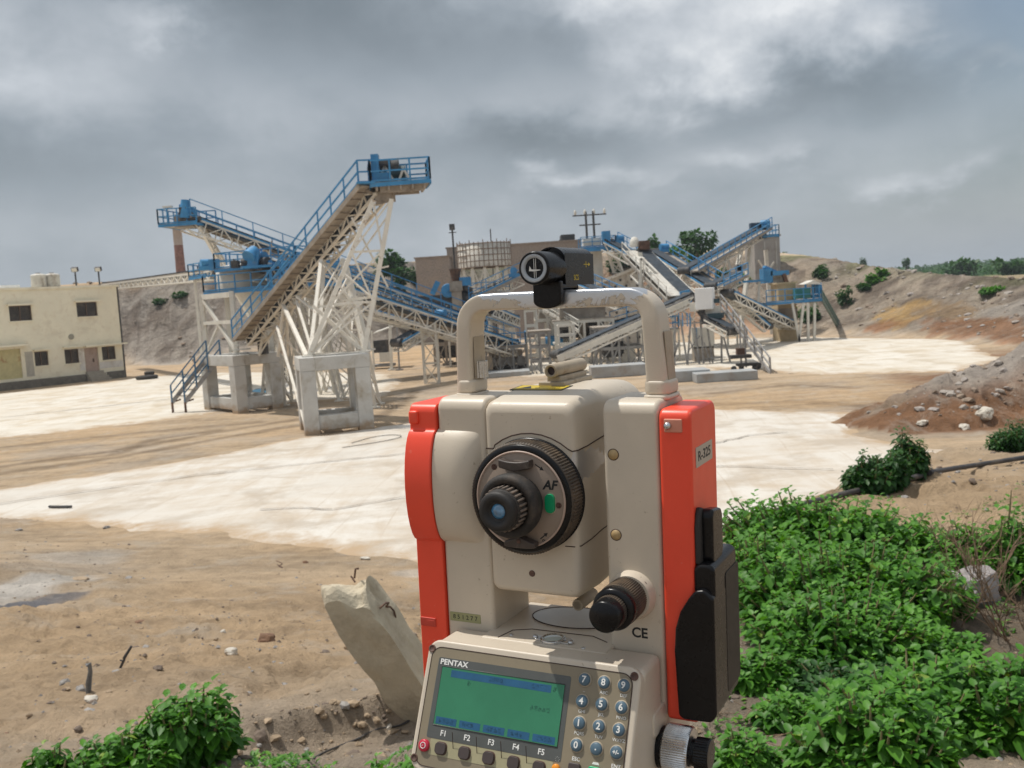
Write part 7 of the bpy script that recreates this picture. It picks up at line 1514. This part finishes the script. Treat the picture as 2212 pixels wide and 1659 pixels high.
# broken concrete post
b0 = hit(915, 1520); ytop = b0.y - .22; t0 = W(754, 1276, ytop); ax_ = (t0 - b0).normalized(); L_ = (t0 - b0).length + .03; o = empty('broken_post', b0, 'broken concrete post with bent rebar leaning out of the dirt beside the total station', 'concrete post')
n1 = V((.83, -.18, .46)); n1 = (n1 - ax_ * n1.dot(ax_)).normalized(); n2 = ax_.cross(n1)
bm = bmesh.new(); NX, NYs = 14, 34
def postpt(u, v, t):
    return ax_ * (-.22 + (L_ + .22) * t) + n1 * u + n2 * v
bmesh.ops.create_cube(bm, size=1); bmesh.ops.subdivide_edges(bm, edges=bm.edges, cuts=11, use_grid_fill=True)
for v in bm.verts:
    u, w_, t = v.co.x * .25, v.co.y * .28, v.co.z + .5
    tt = t ** 1.0; p_ = postpt(u, w_, tt)
    rr_ = max(0, tt - .72) / .28; brk = mnoise.fractal(V((u * 5, w_ * 5, 2.0)), 1, 2, 3)
    p_ = p_ + ax_ * (brk * .09 - (abs(w_) / .12) ** 3 * .03 + (-u) * .30) * rr_ + mnoise.noise_vector(V((u * 6, w_ * 6, tt * 5))) * .012
    chip = mnoise.noise(V((u * 11 + 5, w_ * 11, tt * 7))); p_ = p_ - (n1 * u + n2 * w_) * (.10 * rr_ ** 2 + max(0, chip - .25) * .5 * (.25 + rr_))
    e = mnoise.fractal(p_ * 14, 1, 2, 3) * .004; v.co = p_ + (n1 * u + n2 * w_).normalized() * e
me = bpy.data.meshes.new('shaft'); bm.normal_update(); bm.to_mesh(me); bm.free(); so2 = bpy.data.objects.new('shaft', me); link(so2, o)
me.materials.append(mat('old_post_concrete', (.53, .46, .34), .9, var=.12, vscale=6, coords='World', dirt=(.38, .31, .22), dscale=5, dlo=.5, dhi=.75, bump=.7, bscale=45)); es = so2.modifiers.new('es', 'EDGE_SPLIT'); es.split_angle = radians(38)
def pr(u, v, t): return postpt(u, v, t)
for pts in ([pr(.123, .02, .80), pr(.15, .02, .815), pr(.15, -.01, .835), pr(.15, -.05, .85), pr(.135, -.08, .855)], [pr(.123, .02, .80), pr(.14, .03, .785), pr(.14, .04, .75), pr(.125, .045, .71)], [pr(.02, .10, .98), pr(.05, .11, 1.02), pr(.08, .08, 1.03)], [pr(.0, .12, .95), pr(-.02, .16, .97)]):
    mb = MB(); mb.tube(pts, .006, 6); mb.build('rebar', RUST, o)
# rods, stick, wires
RIB = mat('grey_conduit', (.17, .17, .165), .7, var=.2, vscale=60)
q_ = hit(190, 1500); mb = MB(); t_ = W(197, 1432, q_.y - .02) - q_; pts = [V((0, 0, -.03)), t_ * .35 + V((-.01, 0, 0)), t_ * .75, t_ + V((-.012, 0, -.004)), t_ + V((-.03, 0, -.012))]; mb.tube(pts, .013, 10)
for k in range(14): e = pts[0].lerp(t_ * .75, k / 14); mb.tube([e, e + V((0, 0, .006))], .0155, 8)
o = mb.build('conduit_stub', RIB); o.location = q_; tag(o, 'grey ribbed conduit stub sticking up out of the dirt', 'pipe stub')
q_ = hit(252, 1448); t_ = W(284, 1396, q_.y) - q_; mb = MB(); mb.tube([V((0, 0, -.03)), t_ * .45 + V((.008, 0, 0)), t_ * .5, t_], [.010, .010, .012, .009], 8); mb.tube([t_ * .4, t_ * .4 + V((-.02, 0, .006))], .006, 6); o = mb.build('iron_stake', DARK); o.location = q_; tag(o, 'dark iron stake leaning right in the dirt near the grey stub', 'stake')
def strip(label, pxs, r, m_, name, cat, yard=True, lift=0.0, seg=6):
    P = [(G(*p_) + V((0, 0, .08)) if yard else hit(*p_) + V((0, 0, r * .6 + lift))) for p_ in pxs]; out = []
    for i in range(len(P) - 1):
        for k in range(6): out.append(P[i].lerp(P[i + 1], k / 6))
    out.append(P[-1])
    if not yard: out = [V((p_.x, p_.y, Hs(p_.x, p_.y) + r * .55 + lift)) for p_ in out]
    for _ in range(4 if r < .02 else 60): out = [out[0]] + [(out[i - 1] + out[i] * 2 + out[i + 1]) / 4 for i in range(1, len(out) - 1)] + [out[-1]]
    c0 = out[0]; mb = MB(); mb.tube([p_ - c0 for p_ in out], r, seg); o = mb.build(name, m_); o.location = c0; tag(o, label, cat); return o
strip('short black stick lying on the white floor at the left', [(107, 1101), (130, 1102), (155, 1101)], .035, DARK, 'black_stick', 'stick')
strip('dark wire curled on the white floor right of the near pedestal', [(740, 972), (780, 966), (830, 958), (865, 950), (868, 945), (840, 944), (800, 950), (760, 962)], .012, DARK, 'floor_wire', 'wire')
strip('thin wire loop on the dirt left of the broken post', [(597, 1212), (612, 1218), (600, 1224), (613, 1228), (599, 1220)], .008, RUST, 'wire_loop', 'wire', False)
strip('thin black cable running along the ground to the keypad corner', [(600, 1659), (679, 1630), (764, 1600), (830, 1572), (895, 1547), (960, 1520)], .006, DARK, 'ground_cable', 'cable', False)
PIPE = mat('dusty_black_pipe', (.045, .043, .045), .6, var=.3, vscale=3, coords='World', dirt=(.16, .13, .10), dscale=4)
strip('black pipe along the bank edge, the length left of its joint', [(1640, 1125), (1700, 1108), (1770, 1090), (1860, 1066), (1930, 1050), (1994, 1036)], .028, PIPE, 'black_pipe', 'pipe', False, seg=12, lift=.03)
strip('black pipe along the bank edge, the length reaching the right border', [(2008, 1031), (2050, 1021), (2120, 1007), (2212, 996), (2300, 985)], .028, PIPE, 'black_pipe', 'pipe', False, seg=12, lift=.03)
def tyre(label, px, py, r):
    q_ = G(px, py); mb = MB(); mb.lathe([(r * .58, 0), (r * .9, -.02), (r, .06), (r, .2), (r * .9, .28), (r * .58, .26), (r * .55, .13), (r * .58, 0)], Matrix(), 32, cap=False); o = mb.build('tyre', RUBBER); o.location = q_ + V((0, 0, .06)); tag(o, label, 'tyre', 'old tyres on the yard')
tyre('large black tyre lying flat right of the building', 318, 820, .85); tyre('small black tyre lying behind the large one', 323, 811, .42); tyre('black tyre lying inside the pedestal behind the stair', 573, 852, .62)
q_ = G(555, 856); mb = MB()
mb.add([V(p_) for p_ in ((-.8, 0, 0), (-.4, -.3, .02), (.3, -.25, .0), (.8, 0, .03), (.5, .4, .02), (-.3, .45, .0), (-.2, .05, .28), (.25, .1, .34), (-.5, .15, .16))], [(0, 1, 8), (1, 6, 8), (1, 2, 6), (2, 7, 6), (2, 3, 7), (3, 4, 7), (4, 5, 7), (5, 6, 7), (5, 0, 8), (5, 8, 6), (0, 5, 4, 3, 2, 1)]); o = mb.build('tarpaulin', mat('pale_blue_sheet', (.18, .42, .60), .5, coords='World')); o.location = q_ + V((0, 0, .08)); tag(o, 'crumpled pale blue sheet inside the pedestal behind the stair', 'tarpaulin')
q_ = G(613, 822); o = empty('oil_drum', q_, 'small dark drum standing on the white floor between the pedestals', 'drum'); mb = MB(); mb.lathe([(.27, 0), (.29, .03), (.27, .08), (.27, .38), (.29, .42), (.27, .46), (.27, .8), (.29, .83), (.26, .84), (.25, .8), (0, .8)], Matrix(), 24); mb.build('body', DARK, o)

# ------------------------------------------------------------ trees and scrub on the terraces
BARK = mat('bark', (.16, .12, .085), .9, var=.3, vscale=3, coords='World')
def crown_leaves(o, c, rx, ry, rz, n, leaf, seed, m_, holes=.0):
    rg = np.random.RandomState(seed); cl = [(V((rg.normal() * .5, rg.normal() * .5, rg.normal() * .45)), rg.uniform(.28, .55)) for _ in range(12)]; P = []; D = []; N_ = []; S = []; T = []
    for i in range(n):
        q, r = cl[rg.randint(len(cl))]; d_ = V(rg.normal(size=3)).normalized(); p_ = q + d_ * r * rg.uniform(.75, 1.05)
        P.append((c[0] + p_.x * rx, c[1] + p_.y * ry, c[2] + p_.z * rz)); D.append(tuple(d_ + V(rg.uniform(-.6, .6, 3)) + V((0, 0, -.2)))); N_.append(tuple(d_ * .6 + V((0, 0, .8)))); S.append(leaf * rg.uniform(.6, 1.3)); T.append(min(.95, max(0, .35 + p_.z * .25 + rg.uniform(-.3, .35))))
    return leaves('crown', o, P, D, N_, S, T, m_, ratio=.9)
def tree(label, px, pyt, pyb, Y, wpx, n, leaf, seed, m_=None, name='broadleaf_tree', group='trees on the quarry edge', cat='tree', sink=.4):
    b_ = W(px, pyb, Y); t_ = W(px, pyt, Y); hgt = t_.z - b_.z; zg = Hs(b_.x, Y); base = V((b_.x, Y, min(zg, b_.z) - .1)); o = empty(name, base, label, cat, group); rx = wpx / 2 * Y / FPX; up_ = b_.z - base.z
    mb = MB(); mb.tube([V((0, 0, -.3)), V((.05, 0, up_ + hgt * .3)), V((-.05, .05, up_ + hgt * .7))], [.05 * hgt, .035 * hgt, .015 * hgt], 8); rg = np.random.RandomState(seed)
    for k in range(5): a_ = rg.uniform(0, 6.3); mb.tube([V((0, 0, up_ + hgt * (.25 + .07 * k))), V((cos(a_) * rx * .5, sin(a_) * rx * .5, up_ + hgt * (.5 + .07 * k)))], [.02 * hgt, .008 * hgt], 5)
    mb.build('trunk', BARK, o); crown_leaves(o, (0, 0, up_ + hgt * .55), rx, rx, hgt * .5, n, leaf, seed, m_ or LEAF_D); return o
tree('dark green tree on the left hill, right of the tall conveyor head', 846, 545, 605, 116, 46, 900, .5, 1); tree('shorter green tree behind the dark one on the left hill', 868, 575, 612, 114, 40, 600, .45, 2)
tree('tall spiky green tree on the hilltop at centre right', 1505, 497, 552, 112, 62, 800, .45, 3, m_=LEAF_D); tree('round dark green tree behind the steep conveyor head', 1411, 522, 560, 108, 34, 500, .42, 4)
tree('small dark tree at the skyline beyond the concrete tower', 1694, 548, 556, 130, 12, 90, .3, 5)
SCR = [(1450, 556, 60, 26, 104), (1360, 570, 60, 30, 100), (1330, 585, 36, 26, 96), (1500, 566, 40, 16, 104), (1780, 598, 26, 26, 100), (1766, 596, 16, 18, 100), (1888, 612, 34, 18, 92), (1868, 624, 24, 10, 90), (1823, 656, 26, 30, 84), (1608, 612, 26, 20, 94), (1560, 600, 22, 16, 98), (1690, 632, 26, 24, 86), (1700, 690, 30, 26, 80), (1742, 690, 34, 30, 78), (1765, 690, 20, 20, 78), (2150, 628, 50, 6, 70), (900, 612, 34, 20, 110), (925, 628, 26, 16, 108), (760, 640, 40, 24, 108), (350, 655, 26, 10, 112), (395, 640, 22, 9, 114), (1905, 595, 18, 14, 96)]
for i, (px, py, w_, h_, Y) in enumerate(SCR):
    q_ = hit(px, py); 
    if q_.y > 250: q_ = W(px, py, Y)
    k_ = q_.y / FPX; where = 'on the right bank' if px > 1540 else 'on the hilltop behind the plant' if px > 1200 else 'on the left slope'
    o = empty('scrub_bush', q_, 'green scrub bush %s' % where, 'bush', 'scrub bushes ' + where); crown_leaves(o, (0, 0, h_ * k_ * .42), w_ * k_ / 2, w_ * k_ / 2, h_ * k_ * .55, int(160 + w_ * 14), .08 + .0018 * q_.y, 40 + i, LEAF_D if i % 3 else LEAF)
for i, (px, pyt, pyb, w_, Y) in enumerate(((2085, 562, 590, 54, 210), (2180, 566, 596, 44, 190), (1958, 556, 578, 14, 260), (1866, 560, 576, 10, 280))):
    tree(['wide dark tree standing out of the distant wood', 'dark tree near the right border before the distant wood', 'small tree top poking above the distant wood', 'leftmost small tree of the far skyline'][i], px, pyt, pyb, Y, w_, 420, 1.0 if w_ > 20 else .4, 60 + i, group='trees by the distant wood')
rg = np.random.RandomState(77); P = []; D = []; N_ = []; S = []; T = []
for i in range(60000):
    px = rg.uniform(1780, 2500); Y = rg.uniform(240, 620); hz = 650 - .0647 * (px - 1106); q_ = W(px, hz, Y); tall = (1.9 + 2.6 * float(vnoise(np.array([px * .045]), np.array([Y * .02]), 6)[0])) * np.clip((px - 1780) / 160, .3, 1) * Y / 330
    z0_ = Hs(q_.x, Y) if i < 0 else 2.2; P.append((q_.x, Y, z0_ + rg.uniform(0, tall))); D.append(tuple(rg.normal(size=3))); N_.append((0, -.3, 1)); S.append(rg.uniform(.6, 1.3) * Y / 330); T.append(rg.uniform(0, .8))
o = leaves('distant_wood', None, P, D, N_, S, T, LEAF_D, ratio=.9); tag(o, 'far dark green wood along the right skyline', 'wood', kind='stuff')

# ------------------------------------------------------------ air
hm_ = bpy.data.materials.new('haze_air'); hm_.use_nodes = True; hn = hm_.node_tree; hn.nodes.clear(); ho = hn.nodes.new('ShaderNodeOutputMaterial'); pv = hn.nodes.new('ShaderNodeVolumePrincipled')
pv.inputs['Color'].default_value = (.80, .87, .95, 1); pv.inputs['Density'].default_value = .00038; pv.inputs['Anisotropy'].default_value = .2; hn.links.new(pv.outputs[0], ho.inputs['Volume'])
mb = MB(); mb.box((0, 0, 14), (9600, 9600, 34)); o = mb.build('haze', hm_); tag(o, 'thin pale air that fades the far wood', 'haze', kind='stuff')

for k, (ax_, ay_) in enumerate(((-.55, -.35), (.60, -.25), (.05, .75))):
    hp_ = TRM + V((ax_ * .1, ay_ * .1, -.03)); gx_, gy_ = TRM.x + ax_ * .95, TRM.y + ay_ * .95; ft_ = V((gx_, gy_, Hs(gx_, gy_)))
    mb = MB(); mb.beam(hp_ - TRM, hp_.lerp(ft_, .6) - TRM, .045, .025); mb.beam(hp_.lerp(ft_, .5) - TRM, ft_ - TRM, .028, .02); mb.build('tripod_leg', WOOD, TP)
